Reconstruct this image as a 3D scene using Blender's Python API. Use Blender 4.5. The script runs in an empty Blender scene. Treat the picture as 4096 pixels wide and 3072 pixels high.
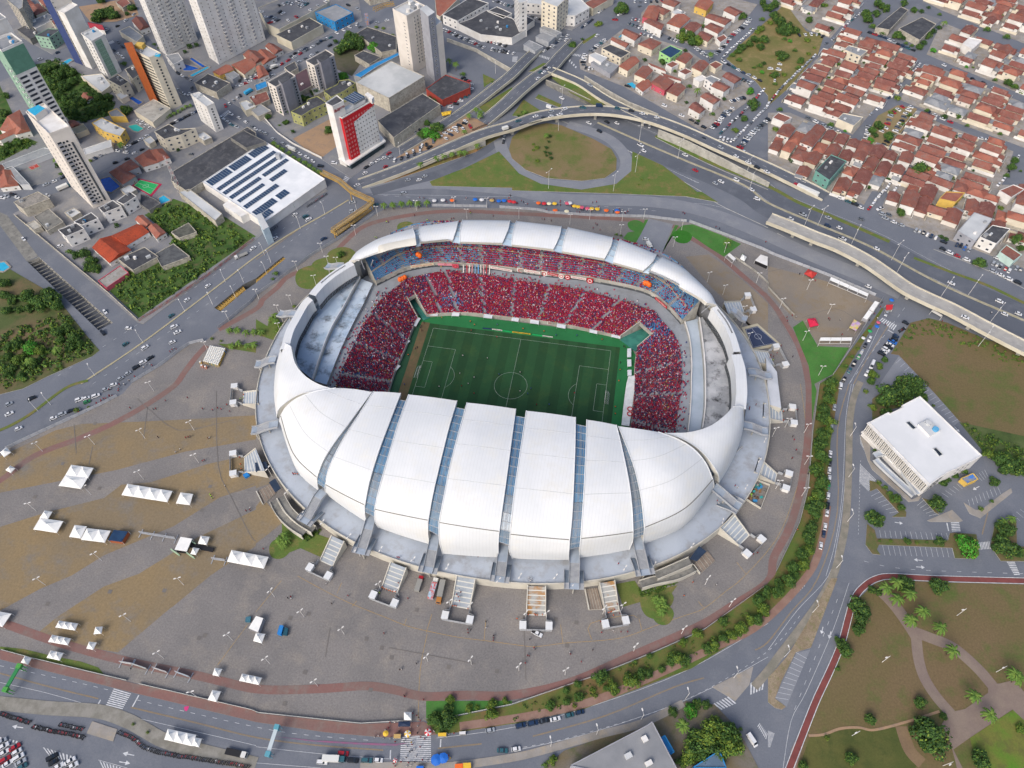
import bpy,bmesh,math,random
import numpy as np
from mathutils import Vector as V,Matrix
from mathutils.geometry import tessellate_polygon
# camera, sky, sun, exposure
CAMP = [46.89242989597241,-237.6402828772207,329.1100655121107,-0.19173394657755222,0.9336047570844468,-0.020403669377387926,2935.7473478317565]
SC = bpy.context.scene
def cam_axes(yaw,th,roll):
 f = np.array([math.sin(yaw)*math.cos(th),math.cos(yaw)*math.cos(th),-math.sin(th)])
 r = np.array([math.cos(yaw),-math.sin(yaw),0.0]); u = np.cross(r,f)
 c,s = math.cos(roll),math.sin(roll)
 return np.array([r*c+u*s,-r*s+u*c,f])
CR = cam_axes(*CAMP[3:6]); CP = np.array(CAMP[:3]); CF = CAMP[6]
cd = bpy.data.cameras.new('camera'); cam = bpy.data.objects.new('camera',cd); SC.collection.objects.link(cam)
cd.sensor_width = 36; cd.lens = CF/4096*36; cd.clip_start = 1; cd.clip_end = 9000
M = Matrix.Identity(4)
for i in range(3):
 M[i][0] = CR[0][i]; M[i][1] = CR[1][i]; M[i][2] = -CR[2][i]; M[i][3] = CP[i]
cam.matrix_world = M; SC.camera = cam
SUN_EL,SUN_AZ = math.radians(42),math.radians(205)   # azimuth from +Y clockwise
w = bpy.data.worlds.new('World'); SC.world = w; w.use_nodes = True
nt = w.node_tree; bg = nt.nodes['Background']
sky = nt.nodes.new('ShaderNodeTexSky'); sky.sky_type = 'NISHITA'; sky.sun_disc = False
sky.sun_elevation = SUN_EL; sky.sun_rotation = SUN_AZ; sky.air_density = 0.9; sky.dust_density = 4.5
nt.links.new(sky.outputs[0],bg.inputs[0]); bg.inputs[1].default_value = 0.15
ld = bpy.data.lights.new('sun','SUN'); ld.energy = 0.95; ld.angle = math.radians(28); ld.color = (1.0,0.96,0.9)
sun = bpy.data.objects.new('sun',ld); SC.collection.objects.link(sun)
sd = V((math.sin(SUN_AZ)*math.cos(SUN_EL),math.cos(SUN_AZ)*math.cos(SUN_EL),math.sin(SUN_EL)))
sun.rotation_euler = sd.to_track_quat('Z','Y').to_euler(); sun.location = (0,0,400)
SC.view_settings.view_transform = 'Standard'; SC.view_settings.look = 'None'
SC.view_settings.exposure = 0.4; SC.view_settings.gamma = 1
# helpers
random.seed(11); rnd = random.Random(5); nrs = np.random.RandomState(3)
COL = SC.collection
K = 1024/2212
def _map(fr,u,v):
 if fr == 'O': return u*4096/2212,v*4096/2212
 if fr == 'S': return 1024+u*2048/2212,768+v*2048/2212
 return int(fr[0])*1024+u*K,int(fr[1])*768+v*K
def PX(s):
 out = []; fr = 'O'
 for t in s.split():
  if ',' in t:
   a = t.split(','); out.append(_map(fr,float(a[0]),float(a[1])))
  else: fr = t
 return out
def unp(p,z=0.0):
 d = CR.T @ np.array([(p[0]-2048)/CF,-(p[1]-1536)/CF,1.0]); t = (z-CP[2])/d[2]
 q = CP+t*d; return V((float(q[0]),float(q[1]),z))
def G(s,z=0.0):
 """photo points (tile or overview pixels) to points at height z (one height or a list)"""
 ps = PX(s)
 if isinstance(z,(int,float)): z = [z]*len(ps)
 return [unp(p,zz) for p,zz in zip(ps,z)]
def g1(s,z=0.0): return G(s,z)[0]
def hgt(base,top):
 """height of a vertical edge seen between two photo points"""
 b = g1(base); t = PX(top)[0]; best = None
 for i in range(10,1500):
  h = i*0.1; q = unp(t,h); d = (q.xy-b.xy).length
  if best is None or d < best[0]: best = (d,h)
 return best[1]
def lin(h):
 h = h.lstrip('#'); c = [int(h[i:i+2],16)/255 for i in (0,2,4)]
 return tuple((x/12.92 if x <= 0.04045 else ((x+0.055)/1.055)**2.4) for x in c)
MATS = {}
def mat(name,c1,c2=None,c3=None,scale=0.05,rough=0.85,bump=0.0,metal=0.0,fine=0.0,fscale=2.0,lo=0.4,hi=0.6,spec=0.3,coat=0.0,alpha=None):
 """procedural material in object space: c1 base, c2/c3 patches by noise, fine grain"""
 if name in MATS: return MATS[name]
 m = bpy.data.materials.new(name); m.use_nodes = True; n = m.node_tree; N = n.nodes; L = n.links
 b = N['Principled BSDF']; b.inputs['Roughness'].default_value = rough; b.inputs['Metallic'].default_value = metal
 b.inputs['Specular IOR Level'].default_value = spec
 if coat: b.inputs['Coat Weight'].default_value = coat
 geo = N.new('ShaderNodeNewGeometry')
 def noise(sc,det=5,rg=0.6):
  t = N.new('ShaderNodeTexNoise'); t.inputs['Scale'].default_value = sc; t.inputs['Detail'].default_value = det; t.inputs['Roughness'].default_value = rg
  L.new(geo.outputs['Position'],t.inputs['Vector']); return t
 def ramp(src,a,bb):
  r = N.new('ShaderNodeMapRange'); r.inputs['From Min'].default_value = a; r.inputs['From Max'].default_value = bb
  L.new(src,r.inputs['Value']); return r.outputs[0]
 def mix(f,a,bb,mode='MIX'):
  x = N.new('ShaderNodeMix'); x.data_type = 'RGBA'; x.blend_type = mode
  if isinstance(f,float): x.inputs[0].default_value = f
  else: L.new(f,x.inputs[0])
  for k,s in ((6,a),(7,bb)):
   if isinstance(s,tuple): x.inputs[k].default_value = (*s,1)
   else: L.new(s,x.inputs[k])
  return x.outputs[2]
 col = lin(c1)
 if c2: col = mix(ramp(noise(scale).outputs[0],lo,hi),col,lin(c2))
 if c3: col = mix(ramp(noise(scale*2.7,7,0.7).outputs[0],0.5,0.68),col,lin(c3))
 if fine:
  g = noise(fscale,3,0.8); v = ramp(g.outputs[0],0.25,0.75)
  mm = N.new('ShaderNodeMapRange'); mm.inputs['To Min'].default_value = 1-fine; mm.inputs['To Max'].default_value = 1+fine
  L.new(v,mm.inputs['Value']); h = N.new('ShaderNodeVectorMath'); h.operation = 'SCALE'
  if isinstance(col,tuple): h.inputs[0].default_value = col
  else: L.new(col,h.inputs[0])
  L.new(mm.outputs[0],h.inputs['Scale']); col = h.outputs[0]
 if isinstance(col,tuple): b.inputs['Base Color'].default_value = (*col,1)
 else: L.new(col,b.inputs['Base Color'])
 if bump:
  bt = noise(fscale,3,0.7); bn = N.new('ShaderNodeBump'); bn.inputs['Strength'].default_value = bump; bn.inputs['Distance'].default_value = 0.15
  L.new(bt.outputs[0],bn.inputs['Height']); L.new(bn.outputs[0],b.inputs['Normal'])
 MATS[name] = m; return m
def stripes(m,period,dark,axis='X',width=0.5,obj=True):
 """add a stripe pattern (standing seams, tile courses, planks) to a material, in object space"""
 n = m.node_tree; N = n.nodes; L = n.links; b = N['Principled BSDF']
 tc = N.new('ShaderNodeTexCoord'); sp = N.new('ShaderNodeSeparateXYZ'); L.new(tc.outputs['Object'],sp.inputs[0])
 a = N.new('ShaderNodeMath'); a.operation = 'DIVIDE'; L.new(sp.outputs[axis],a.inputs[0]); a.inputs[1].default_value = period
 f = N.new('ShaderNodeMath'); f.operation = 'FRACT'; L.new(a.outputs[0],f.inputs[0])
 g = N.new('ShaderNodeMath'); g.operation = 'LESS_THAN'; L.new(f.outputs[0],g.inputs[0]); g.inputs[1].default_value = width
 x = N.new('ShaderNodeMix'); x.data_type = 'RGBA'; x.blend_type = 'MULTIPLY'; L.new(g.outputs[0],x.inputs[0])
 src = b.inputs['Base Color']
 if src.is_linked: L.new(src.links[0].from_socket,x.inputs[6])
 else: x.inputs[6].default_value = src.default_value
 x.inputs[7].default_value = (dark,dark,dark,1); L.new(x.outputs[2],src); return m
def tag(o,label=None,cat=None,group=None,kind=None):
 if label: o['label'] = label
 if cat: o['category'] = cat
 if group: o['group'] = group
 if kind: o['kind'] = kind
 return o
def empty(name,loc,label=None,cat=None,group=None,rz=0.0):
 o = bpy.data.objects.new(name,None); COL.objects.link(o); o.location = loc; o.rotation_euler = (0,0,rz)
 o.empty_display_size = 0.5
 return tag(o,label,cat,group)
class MB:
 def __init__(s): s.v = []; s.f = []; s.m = []; s.mats = []
 def mi(s,m):
  if m not in s.mats: s.mats.append(m)
  return s.mats.index(m)
 def add(s,vs,fs,m):
  k = len(s.v); s.v += [tuple(v) for v in vs]; mi = s.mi(m)
  for f in fs: s.f.append(tuple(i+k for i in f)); s.m.append(mi)
 def quad(s,a,b,c,d,m): s.add([a,b,c,d],[(0,1,2,3)],m)
 def prism(s,poly,z0,z1,top,side=None,bottom=False):
  """vertical extrusion of a plan outline, any winding"""
  side = side or top
  P = [(p[0],p[1]) for p in poly]
  if sum(P[i][0]*P[(i+1) % len(P)][1]-P[(i+1) % len(P)][0]*P[i][1] for i in range(len(P))) < 0: P = P[::-1]
  n = len(P); vs = [(x,y,z1) for x,y in P]+[(x,y,z0) for x,y in P]
  if n == 4: tf = [(0,1,2,3)]
  else: tf = [tuple(t) for t in tessellate_polygon([[V((x,y,0)) for x,y in P]])]
  s.add(vs,tf,top)
  s.add(vs,[(i,i+n,(i+1) % n+n,(i+1) % n) for i in range(n)],side)
  if bottom: s.add(vs,[tuple(i+n for i in t)[::-1] for t in tf],side)
 def box(s,c,d,m,rz=0.0,top=None):
  """c = centre of the bottom face"""
  hx,hy = d[0]/2,d[1]/2; cs,sn = math.cos(rz),math.sin(rz)
  P = [(c[0]+x*cs-y*sn,c[1]+x*sn+y*cs) for x,y in ((-hx,-hy),(hx,-hy),(hx,hy),(-hx,hy))]
  s.prism(P,c[2],c[2]+d[2],top or m,m,True)
 def beam(s,a,b,w,h,m):
  """rectangular bar between two points"""
  a,b = V(a),V(b); d = (b-a)
  if d.length < 1e-6: return
  d.normalize(); up = V((0,0,1)) if abs(d.z) < 0.95 else V((1,0,0))
  r = d.cross(up).normalized()*(w/2); u = r.cross(d).normalized()*(h/2)
  vs = [p+x*r+y*u for p in (a,b) for x,y in ((-1,-1),(1,-1),(1,1),(-1,1))]
  s.add(vs,[(0,1,2,3),(7,6,5,4),(0,4,5,1),(1,5,6,2),(2,6,7,3),(3,7,4,0)],m)
 def tube(s,pts,rad,m,n=6,cap=True):
  pts = [V(p) for p in pts]; rad = rad if isinstance(rad,(list,tuple)) else [rad]*len(pts); vs = []
  for i,p in enumerate(pts):
   d = (pts[min(i+1,len(pts)-1)]-pts[max(i-1,0)]).normalized()
   a = d.cross(V((0,0,1)) if abs(d.z) < 0.9 else V((1,0,0))).normalized(); b = d.cross(a)
   for k in range(n):
    t = 2*math.pi*k/n; vs.append(p+(a*math.cos(t)+b*math.sin(t))*rad[i])
  fs = [(i*n+k,i*n+(k+1) % n,(i+1)*n+(k+1) % n,(i+1)*n+k) for i in range(len(pts)-1) for k in range(n)]
  if cap: fs += [tuple(range(n))[::-1],tuple(range((len(pts)-1)*n,len(pts)*n))]
  s.add(vs,fs,m)
 def grid(s,rows,m,flip=False):
  n = len(rows[0]); vs = [p for r in rows for p in r]
  fs = [(i*n+j,i*n+j+1,(i+1)*n+j+1,(i+1)*n+j) for i in range(len(rows)-1) for j in range(n-1)]
  if flip: fs = [f[::-1] for f in fs]
  s.add(vs,fs,m)
 def mesh(s,name,off=(0,0,0),smooth=False):
  me = bpy.data.meshes.new(name); me.from_pydata([(x-off[0],y-off[1],z-off[2]) for x,y,z in s.v],[],s.f)
  for m in s.mats: me.materials.append(m)
  me.polygons.foreach_set('material_index',s.m)
  if smooth: me.polygons.foreach_set('use_smooth',[True]*len(s.f))
  me.update(); return me
 def build(s,name,parent=None,smooth=False,loc=None,kind=None):
  """one object; parent: its origin at the parent's; loc: own origin"""
  off = V((0,0,0)); p = parent; loc = V(loc) if loc is not None else None
  if p is not None:
   while p is not None: off += p.location; p = p.parent
  o = bpy.data.objects.new(name,s.mesh(name,off if loc is None else loc,smooth)); COL.objects.link(o)
  if parent is not None:
   o.parent = parent
   if loc is not None: o.location = loc-off
  elif loc is not None: o.location = loc
  if kind: o['kind'] = kind
  return o
def put(name,me,parent=None,loc=(0,0,0),rz=0.0,sc=None):
 o = bpy.data.objects.new(name,me); COL.objects.link(o); o.location = loc; o.rotation_euler = (0,0,rz)
 if sc is not None: o.scale = sc if isinstance(sc,(tuple,list)) else (sc,sc,sc)
 if parent is not None: o.parent = parent
 return o
def smoothline(pts,n=6):
 """Catmull-Rom through points"""
 pts = [p for i,p in enumerate(pts) if i == 0 or (p-pts[i-1]).length > .6]
 P = [pts[0]]+list(pts)+[pts[-1]]; out = []
 for i in range(1,len(P)-2):
  for k in range(n):
   t = k/n; a,b,c,d = P[i-1],P[i],P[i+1],P[i+2]
   out.append(0.5*((2*b)+(c-a)*t+(2*a-5*b+4*c-d)*t*t+(3*b-a-3*c+d)*t**3))
 out.append(P[-2]); return out
def offs(pts,d):
 out = []
 for i,p in enumerate(pts):
  t = (pts[min(i+1,len(pts)-1)]-pts[max(i-1,0)]); t = V((t.x,t.y,0)).normalized()
  out.append(p+V((-t.y,t.x,0))*d)
 return out
def resample(pts,step):
 out = [pts[0].copy()]; acc = 0.0
 for a,b in zip(pts,pts[1:]):
  L = (b-a).length; t = step-acc
  while t <= L and L > 0: out.append(a+(b-a)*(t/L)); t += step
  acc = (acc+L) % step if L > 0 else acc
 return out
def plen(pts): return sum((b-a).length for a,b in zip(pts,pts[1:]))
def inpoly(x,y,P):
 c = False; n = len(P); j = n-1
 for i in range(n):
  if (P[i][1] > y) != (P[j][1] > y) and x < (P[j][0]-P[i][0])*(y-P[i][1])/(P[j][1]-P[i][1])+P[i][0]: c = not c
  j = i
 return c
def dash(mb,pts,w,m,dz,on=None,off=None):
 """painted line along a path, dashed when on/off given"""
 if on is None:
  a,b = offs(pts,w/2),offs(pts,-w/2); u = V((0,0,dz))
  mb.grid([[p+u for p in b],[p+u for p in a]],m); return
 q = resample(pts,0.5); i = 0; non,noff = int(on*2),int(off*2)
 while i+non < len(q):
  dash(mb,q[i:i+non+1:max(1,non)],w,m,dz); i += non+noff
def ribbon(name,pts,w,m,dz=0.0,thick=0.0,side=None,smooth_n=6,kind='structure',edge=None):
 SHN[0] += 1; dz += SHN[0]*0.0006
 pts = smoothline(pts,smooth_n); a,b = offs(pts,w/2),offs(pts,-w/2); u = V((0,0,dz)); mb = MB()
 mb.grid([[p+u for p in b],[p+u for p in a]],m)
 if thick:
  t = V((0,0,dz-thick)); side = side or m
  mb.grid([[p+u for p in a],[p+t for p in a]],side); mb.grid([[p+t for p in b],[p+u for p in b]],side)
  mb.grid([[p+t for p in a],[p+t for p in b]],side)
 o = mb.build(name); o['kind'] = kind; return pts
SHN = [0]
def sheet(name,poly,m,z=0.02,kerb=None,kh=0.13,kind='structure'):
 SHN[0] += 1; z += SHN[0]*0.0006
 mb = MB(); P = [(p.x,p.y) for p in poly]
 if kerb: mb.prism(P,0,kh+z,m,kerb)
 else:
  if sum(P[i][0]*P[(i+1) % len(P)][1]-P[(i+1) % len(P)][0]*P[i][1] for i in range(len(P))) < 0: P = P[::-1]
  mb.add([(x,y,z) for x,y in P],[tuple(t) for t in tessellate_polygon([[V((x,y,0)) for x,y in P]])],m)
 o = mb.build(name); o['kind'] = kind
 me = o.data
 if len(me.polygons) and me.polygons[0].normal.z < 0 and not kerb: me.flip_normals()
 return o
ORD = ('first second third fourth fifth sixth seventh eighth ninth tenth eleventh twelfth thirteenth fourteenth fifteenth sixteenth seventeenth eighteenth nineteenth twentieth').split()
TENS = {20: 'twenty',30: 'thirty',40: 'forty',50: 'fifty',60: 'sixty',70: 'seventy',80: 'eighty',90: 'ninety'}
def ordn(i):
 """0 -> first"""
 if i < 20: return ORD[i]
 t,u = divmod(i+1,10)
 if t*10 in TENS: return (TENS[t*10][:-1]+'ieth') if u == 0 else TENS[t*10]+'-'+ORD[u-1]
 return ordn(i-100) + ' past the hundredth' if i > 100 else 'hundredth'
# materials
ASPH = mat('asphalt','6b7079','656a73','73777e',scale=0.02,fine=0.14,fscale=1.5,rough=0.9)
ASPH2 = mat('asphalt_dark','5d626b','575c65','666a72',scale=0.03,fine=0.10,fscale=1.5)
ASPH3 = mat('asphalt_pale','7d8188','777b83','85888c',scale=0.03,fine=0.10,fscale=1.5)
CITY = mat('lot_concrete','808185','74767a','8b8985',scale=0.03,fine=0.12,fscale=1.0)
COBB = mat('plaza_cobble','7d7a78','72706f','85807a',scale=0.025,fine=0.3,fscale=1.3,bump=0.2)
TAN = mat('plaza_tan','867558','7d705a','77726a',scale=0.022,fine=0.2,fscale=0.9,bump=0.2)
REDP = mat('red_paving','7f5f5a','77615c','7a6e68',scale=0.05,fine=0.12,fscale=1.2)
SIDEW = mat('pavement_mat','95918c','87837d','9d9281',scale=0.08,fine=0.1)
GRASS = mat('grass_mat','526a30','646c38','7a6c46',scale=0.05,fine=0.22,fscale=1.3,rough=0.95)
GRASSG = mat('grass_green','3f7030','4a7a38','4f6c3a',scale=0.08,fine=0.18,fscale=1.5)
DRY = mat('dry_grass','6e5e45','655c3c','50602e',scale=0.02,fine=0.2,fscale=1.1,lo=0.35,hi=0.65)
SCRUB = mat('scrub_soil','45562c','55613a','3a4a27',scale=0.05,fine=0.25)
DIRT = mat('dirt_mat','967e66','a08468','877668',scale=0.06,fine=0.12)
KERB = mat('kerb_white','c4c2ba','a8a69c',scale=0.3)
KERBY = mat('kerb_yellow','a8a083','9c957c',scale=0.3)
WHITEP = mat('paint_white','d0d2d4','b4b8bc',scale=0.8)
YELP = mat('paint_yellow','a88a52','968463',scale=0.8)
CONC = mat('concrete','b0aea6','9c9a92','86857f',scale=0.12,fine=0.08)
CONCD = mat('concrete_dark','84837e','72726e','5f605e',scale=0.15,fine=0.1)
CONCB = mat('concrete_cream','c8c3b2','b9b3a0',scale=0.1)
ROOFW = mat('roof_white','d3d6d8','c9cdd0','cfd0cd',scale=0.03,rough=0.75,spec=0.2,fine=.02,fscale=.3)
FASC = mat('roof_fascia','cfcdc4','c4c2b9',scale=0.05,rough=0.6)
PODF = mat('podium_floor','a9b2bd','9ca5b1','93969a',scale=0.05,fine=0.05)
PODW = mat('podium_wall','c2bfb4','b1aea4',scale=0.1)
SEATB = mat('seat_blue','4a9cd0','3f8cc0',scale=0.3,rough=0.5,fine=0.12,fscale=2)
STAND = mat('stand_concrete','8f9095','828388',scale=0.1,fine=0.08)
GLASSB = mat('glazing_blue','4a7396','5f87a6','486480',scale=0.08,rough=0.15,spec=0.6)
STEEL = mat('steel_grey','a4a8ac','989ca2',scale=0.4,rough=0.5)
STEELD = mat('steel_dark','4a4e52',rough=0.5)
GLASS = mat('window_glass','252c35','323b46',scale=0.3,rough=0.12,spec=0.6)
WHITEW = mat('wall_white','dcdbd8','cfcdc8',scale=0.15)
SEAMD_ = 0
CREAMW = mat('wall_cream','d8d0bd','cbc3b0',scale=0.15)
CREAM2 = mat('wall_beige','d6d0c8','cdc7be',scale=0.15)
GREYW = mat('wall_grey','9b9da4','8f9198',scale=0.15)
TILE = mat('roof_tile','8a594d','7a4d44','7c655e',scale=0.12,fine=0.25,fscale=1.4)
TILE2 = mat('roof_tile_orange','9c6453','8f5648','8a675c',scale=0.12,fine=0.22,fscale=1.4)
TILE3 = mat('roof_tile_brown','7f5048','724942','8c6a60',scale=0.12,fine=0.3,fscale=1.4)
DROOF = mat('roof_dark','4b4d52','3e4045','5f6062',scale=0.08,fine=0.18)
GROOF = mat('roof_grey','8c8f93','7e8286','9a9c9d',scale=0.08,fine=0.1)
LROOF = mat('roof_light','bfc2c3','b0b4b6',scale=0.08)
SOLAR = mat('solar_panel','24405f','1d3552',scale=0.5,rough=0.3,spec=0.5)
POOL = mat('pool_water','2d9cc4','38aacc',scale=0.5,rough=0.1)
POOLD = mat('pool_deep','1650a8','1c5cb8',scale=0.5,rough=0.1)
TENT = mat('tent_canvas','e8e8e4','dedfdc',scale=0.3,rough=0.7)
YEL = mat('yellow_steel','b2904a','a48648',scale=0.3)
BARK = mat('bark','6b5a49','57483a',scale=0.8)
def leafmat(n,a,b,c): return mat(n,a,b,c,scale=0.5,fine=0.3,fscale=1.5,rough=0.8)
LEAFS = [leafmat('leaves_dark','2f4a24','3a5729','26401f'),leafmat('leaves_mid','40602a','4c6d2f','355324'),
         leafmat('leaves_yellow','5f7a2c','71802f','4c6b29'),leafmat('leaves_bright','3f8a28','4c962c','2f7524')]
PALM = leafmat('palm_leaves','4f6e2c','647c33','3e5e28')
TAN2 = mat('plaza_brown','877c6c','7c756c','82735c',scale=0.03,fine=0.15)
SKIN = mat('skin','8a5f47'); 
def solid(n,h,rough=0.6,**k): return mat(n,h,rough=rough,**k)
RED = solid('red_cloth','9c1f2c'); RED2 = solid('dark_red_cloth','7a1626'); WHT = solid('white_cloth','cfcfcf')
NAVY = solid('navy_cloth','2a3048'); BLK = solid('black_cloth','222226'); ORNG = solid('orange_vest','e06a2c'); LIME = solid('lime_vest','a8d83a'); YELC = solid('yellow_cloth','d9b23a')
# ground, roads, blocks
TRX = G('01 -60,150 60,200 330,555 232,600 0,290',0); TR1 = G('01 235,600 335,560 975,1130 850,1195'); TR2 = G('01 1850,1000 2100,800 11 0,745 235,555 255,575 0,785 01 2120,850 1905,1030')
def ground():
 mb = MB(); big = 2600
 out = [V((-big,-1800,0)),V((big,-1800,0)),V((big,3000,0)),V((-big,3000,0))]
 L = [out,TR1,TR2]; flat = [p for l in L for p in l]
 mb.add([tuple(p) for p in flat],[tuple(t) for t in tessellate_polygon([[V((p.x,p.y,0)) for p in l] for l in L])],ASPH)
 o = mb.build('ground'); o['kind'] = 'structure'
 bm = bmesh.new(); bm.from_mesh(o.data)
 for f in bm.faces:
  if f.normal.z < 0: f.normal_flip()
 bm.to_mesh(o.data); bm.free()
 for nm,T,beam in (('underpass_trench',TR1,0),('drainage_trench',TR2,1)):
  m = MB(); n = len(T); zf = -5.5
  m.add([(p.x,p.y,zf) for p in T],[tuple(t) for t in tessellate_polygon([[V((p.x,p.y,0)) for p in T]])],ASPH2 if not beam else CONCD)
  for i in range(n):
   a,b = T[i],T[(i+1) % n]; m.quad((a.x,a.y,0),(b.x,b.y,0),(b.x,b.y,zf),(a.x,a.y,zf),CONC if not beam else CONCD)
  o = m.build(nm); o['kind'] = 'structure'
ground(); sheet('trench_ramp',TRX,CONCD,0.05)
def S_(name,s,m,z=0.02,**k): return sheet(name,G(s),m,z,**k)
PLAZA = G('02 -400,760 -30,600 200,495 480,365 700,265 870,185 1060,85 01 1140,1650 1400,1495 1560,1370 1650,1310 1780,1285 1880,1200 2190,940 11 0,895 160,790 490,545 700,420 850,315 1050,180 1150,130 1500,135 2000,140 21 0,135 600,190 1170,220 1400,250 1530,262 1900,400 2212,520 31 0,530 500,720 985,925 560,1580 32 440,0 385,400 345,900 270,1200 50,1659 23 2180,90 1650,470 1200,670 700,870 0,1110 13 2212,1110 1700,1215 1450,1250 900,1275 0,1180 03 1190,930 280,710 0,635 -400,540')
sheet('plaza',PLAZA,COBB,0.03)
S_('paved_band','02 -400,800 60,600 480,400 700,345 1100,330 1500,312 2212,270 2212,480 1600,585 1000,745 0,940 -400,1050',TAN,0.06)
S_('paved_band','02 -400,1450 0,1235 400,1110 900,985 1050,870 1300,850 1800,690 2212,600 12 30,640 130,860 0,900 02 2212,880 1900,980 1500,1230 900,1480 620,1655 03 350,110 0,300 -400,500',TAN,0.06)
S_('paved_band','12 0,1060 60,980 230,1200 0,1380 02 2212,1400 1900,1600 03 1815,0 1500,260 1470,280 1020,660 640,600 330,490 500,350 900,90 02 1200,1640 1700,1330 2212,1085',TAN,0.06)
S_('paved_band','31 0,640 500,770 940,970 700,1310 440,1330 300,1110 240,1110 0,860',TAN2,0.06)
S_('paved_band','21 1500,560 1700,540 1900,680 2212,960 2212,1350 31 60,1400 0,1280 21 1950,1050 1700,800',TAN2,0.06)
def path_(name,s,w,m,dz=0.09,z=0,edge=None):
 p = ribbon(name,G(s,z),w,m,dz)
 return p
RING = [path_('red_path','02 -300,1000 0,835 300,620 700,465 1000,330 1250,190 1500,20 01 1600,1550 1700,1420 1785,1330',3.6,REDP),
 path_('red_path','01 1890,1190 2212,1010 11 60,930 180,830 300,720 620,590 750,450 950,290 1300,205 1700,165 2212,185 21 300,200 1000,240 1400,300 1480,370 1600,430 1800,560 2000,730 2212,920 31 150,1130 280,1370 350,1659 32 350,300 330,600 270,960 180,1250 50,1500 23 2212,50 1900,260 1600,440 1000,705 500,920 0,1030 13 2212,1030 1800,1030 1450,1040 1200,985 950,950 600,972 200,985 0,975 03 2100,955 1700,860 1200,760 800,660 400,540 0,400 -300,330',3.6,REDP)]
S_('pavement','03 -300,560 0,640 280,715 1190,935 2212,1165 13 0,1185 900,1280 1450,1258 1600,1350 1560,1372 1100,1395 600,1350 0,1262 03 2212,1262 1150,1008 960,960 0,720 -300,640',REDP,0.0,kerb=KERBY)
S_('grass_verge','13 1465,1240 1700,1222 2212,1118 23 0,1116 700,876 1200,676 1650,476 2180,96 32 55,1659 275,1200 350,900 390,400 445,0 31 565,1580 700,1390 985,1000 1000,1010 700,1500 620,1640 32 610,70 540,500 510,1050 455,1330 320,1655 23 2206,395 1550,800 620,1150 0,1280 13 2212,1278 1750,1350 1560,1370',mat('verge','57662f','6e5d3c','47632a',scale=0.07,fine=0.2),0.0,kerb=KERBY)
ribbon('pavement',G('13 1760,1300 2212,1235 23 300,1180 700,1080 1200,875 1700,640 2150,410 32 350,1640 470,1330 515,1050'),3.2,mat('pavement_rose','8d7468','85695e',scale=0.2,fine=0.1),0.17)
def lawn(s,m=GRASSG,z=0.10,name='lawn'): return S_(name,s,m,z)
lawn('31 215,1170 300,1112 430,1332 700,1345 560,1575 400,1659 32 420,60 380,330 375,0 31 350,1500')
lawn('21 1470,290 1560,280 1800,370 1980,450 1830,560 1700,480 1560,385 1400,350')
lawn('21 1150,240 1180,240 1120,350 1090,470 960,400 1000,350 1110,330'); lawn('21 1410,285 1440,290 1330,450 1285,552')
S_('driveway','21 1182,230 1392,280 1290,550 1065,450 1122,350',ASPH3,0.12)
lawn('12 225,1195 640,1335 555,1495 385,1420 230,1480 165,1400 225,1330',GRASS); lawn('23 895,70 1060,40 1130,150 1430,80 1380,150 1130,220 960,268',GRASS)
lawn('13 1470,1080 2212,1078 2212,1106 1700,1212 1470,1232',GRASSG); lawn('03 0,610 200,630 450,690 700,740 850,790 900,850 700,800 280,705 0,630',GRASS)
lawn('01 1880,1310 2212,1330 2212,1390 1960,1350',GRASS)
lawn('11 120,1090 230,1130 180,1290 0,1230 0,1100 100,1160',GRASS)
def disc(s,r,m=GRASS,z=0.12):
 c = g1(s); sheet('lawn',[c+V((math.cos(a)*r*(1+.06*math.sin(3*a)),math.sin(a)*r,0)) for a in [i*math.pi/12 for i in range(24)]],m,z)
for s,r in (('11 480,735',10.5),('11 590,650',8.5),('11 735,565',9.5),('11 1295,308',6),('23 1225,255',6.2),('23 1300,330',5),('23 1300,195',5),('12 210,1420',5.5)): disc(s,r)
disc('21 1070,292',5.5,GRASSG); disc('21 1470,388',6.3,mat('hedge_green','2f6a1f','3b7a26',fine=0.3))
S_('dry_field','31 1230,1130 1390,1090 1550,1130 1900,1280 2900,1480 32 2900,700 2010,560 1650,320 1440,80 31 1130,1410 1060,1400',DRY,0.0,kerb=SIDEW,kh=0.08)
S_('car_park','31 1130,1420 1330,1625 32 1440,85 1655,320 1600,370 1350,170 1100,60 950,20',ASPH3,0.05)
S_('park_ground','33 820,160 960,30 1500,55 2900,90 2900,1750 215,1750 330,1380 530,880 660,600 750,210',DRY,0.0,kerb=SIDEW,kh=0.05)
PK = mat('park_path','84776c','7b6d66',scale=0.1,fine=0.12)
for s,wd in (('33 960,120 1080,240 1200,400 1290,540',5.5),('33 1250,480 1400,535 1600,620 1800,790 1940,950',5),('33 1280,540 1300,720 1350,880 1450,1040 1580,1190',4.6)): ribbon('park_path',G(s),wd,PK,0.15)
S_('park_path','33 1500,1280 1560,1180 1700,1150 1900,1010 1900,930 2000,930 2120,900 2300,1100 2300,1330 2110,1155 1740,1400 1600,1500 1700,1700 1640,1700 1580,1460',PK,0.17)
lawn('33 1742,1400 2112,1157 2400,1420 2400,1750 1830,1750',mat('lawn_bright','4f7a22','6a6e34','5a5a33',scale=0.06,fine=0.2),0.2)
lawn('33 360,1400 700,1320 1120,1310 1300,1560 1250,1750 230,1750',mat('park_dark','4a5228','5a5a30','3f4a24',scale=0.05,fine=0.2),0.16)
path_('trodden_path','33 350,1380 480,1370 620,1320 780,1310 920,1330 1200,1260 1480,1170',1.0,DIRT,0.19)
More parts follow.
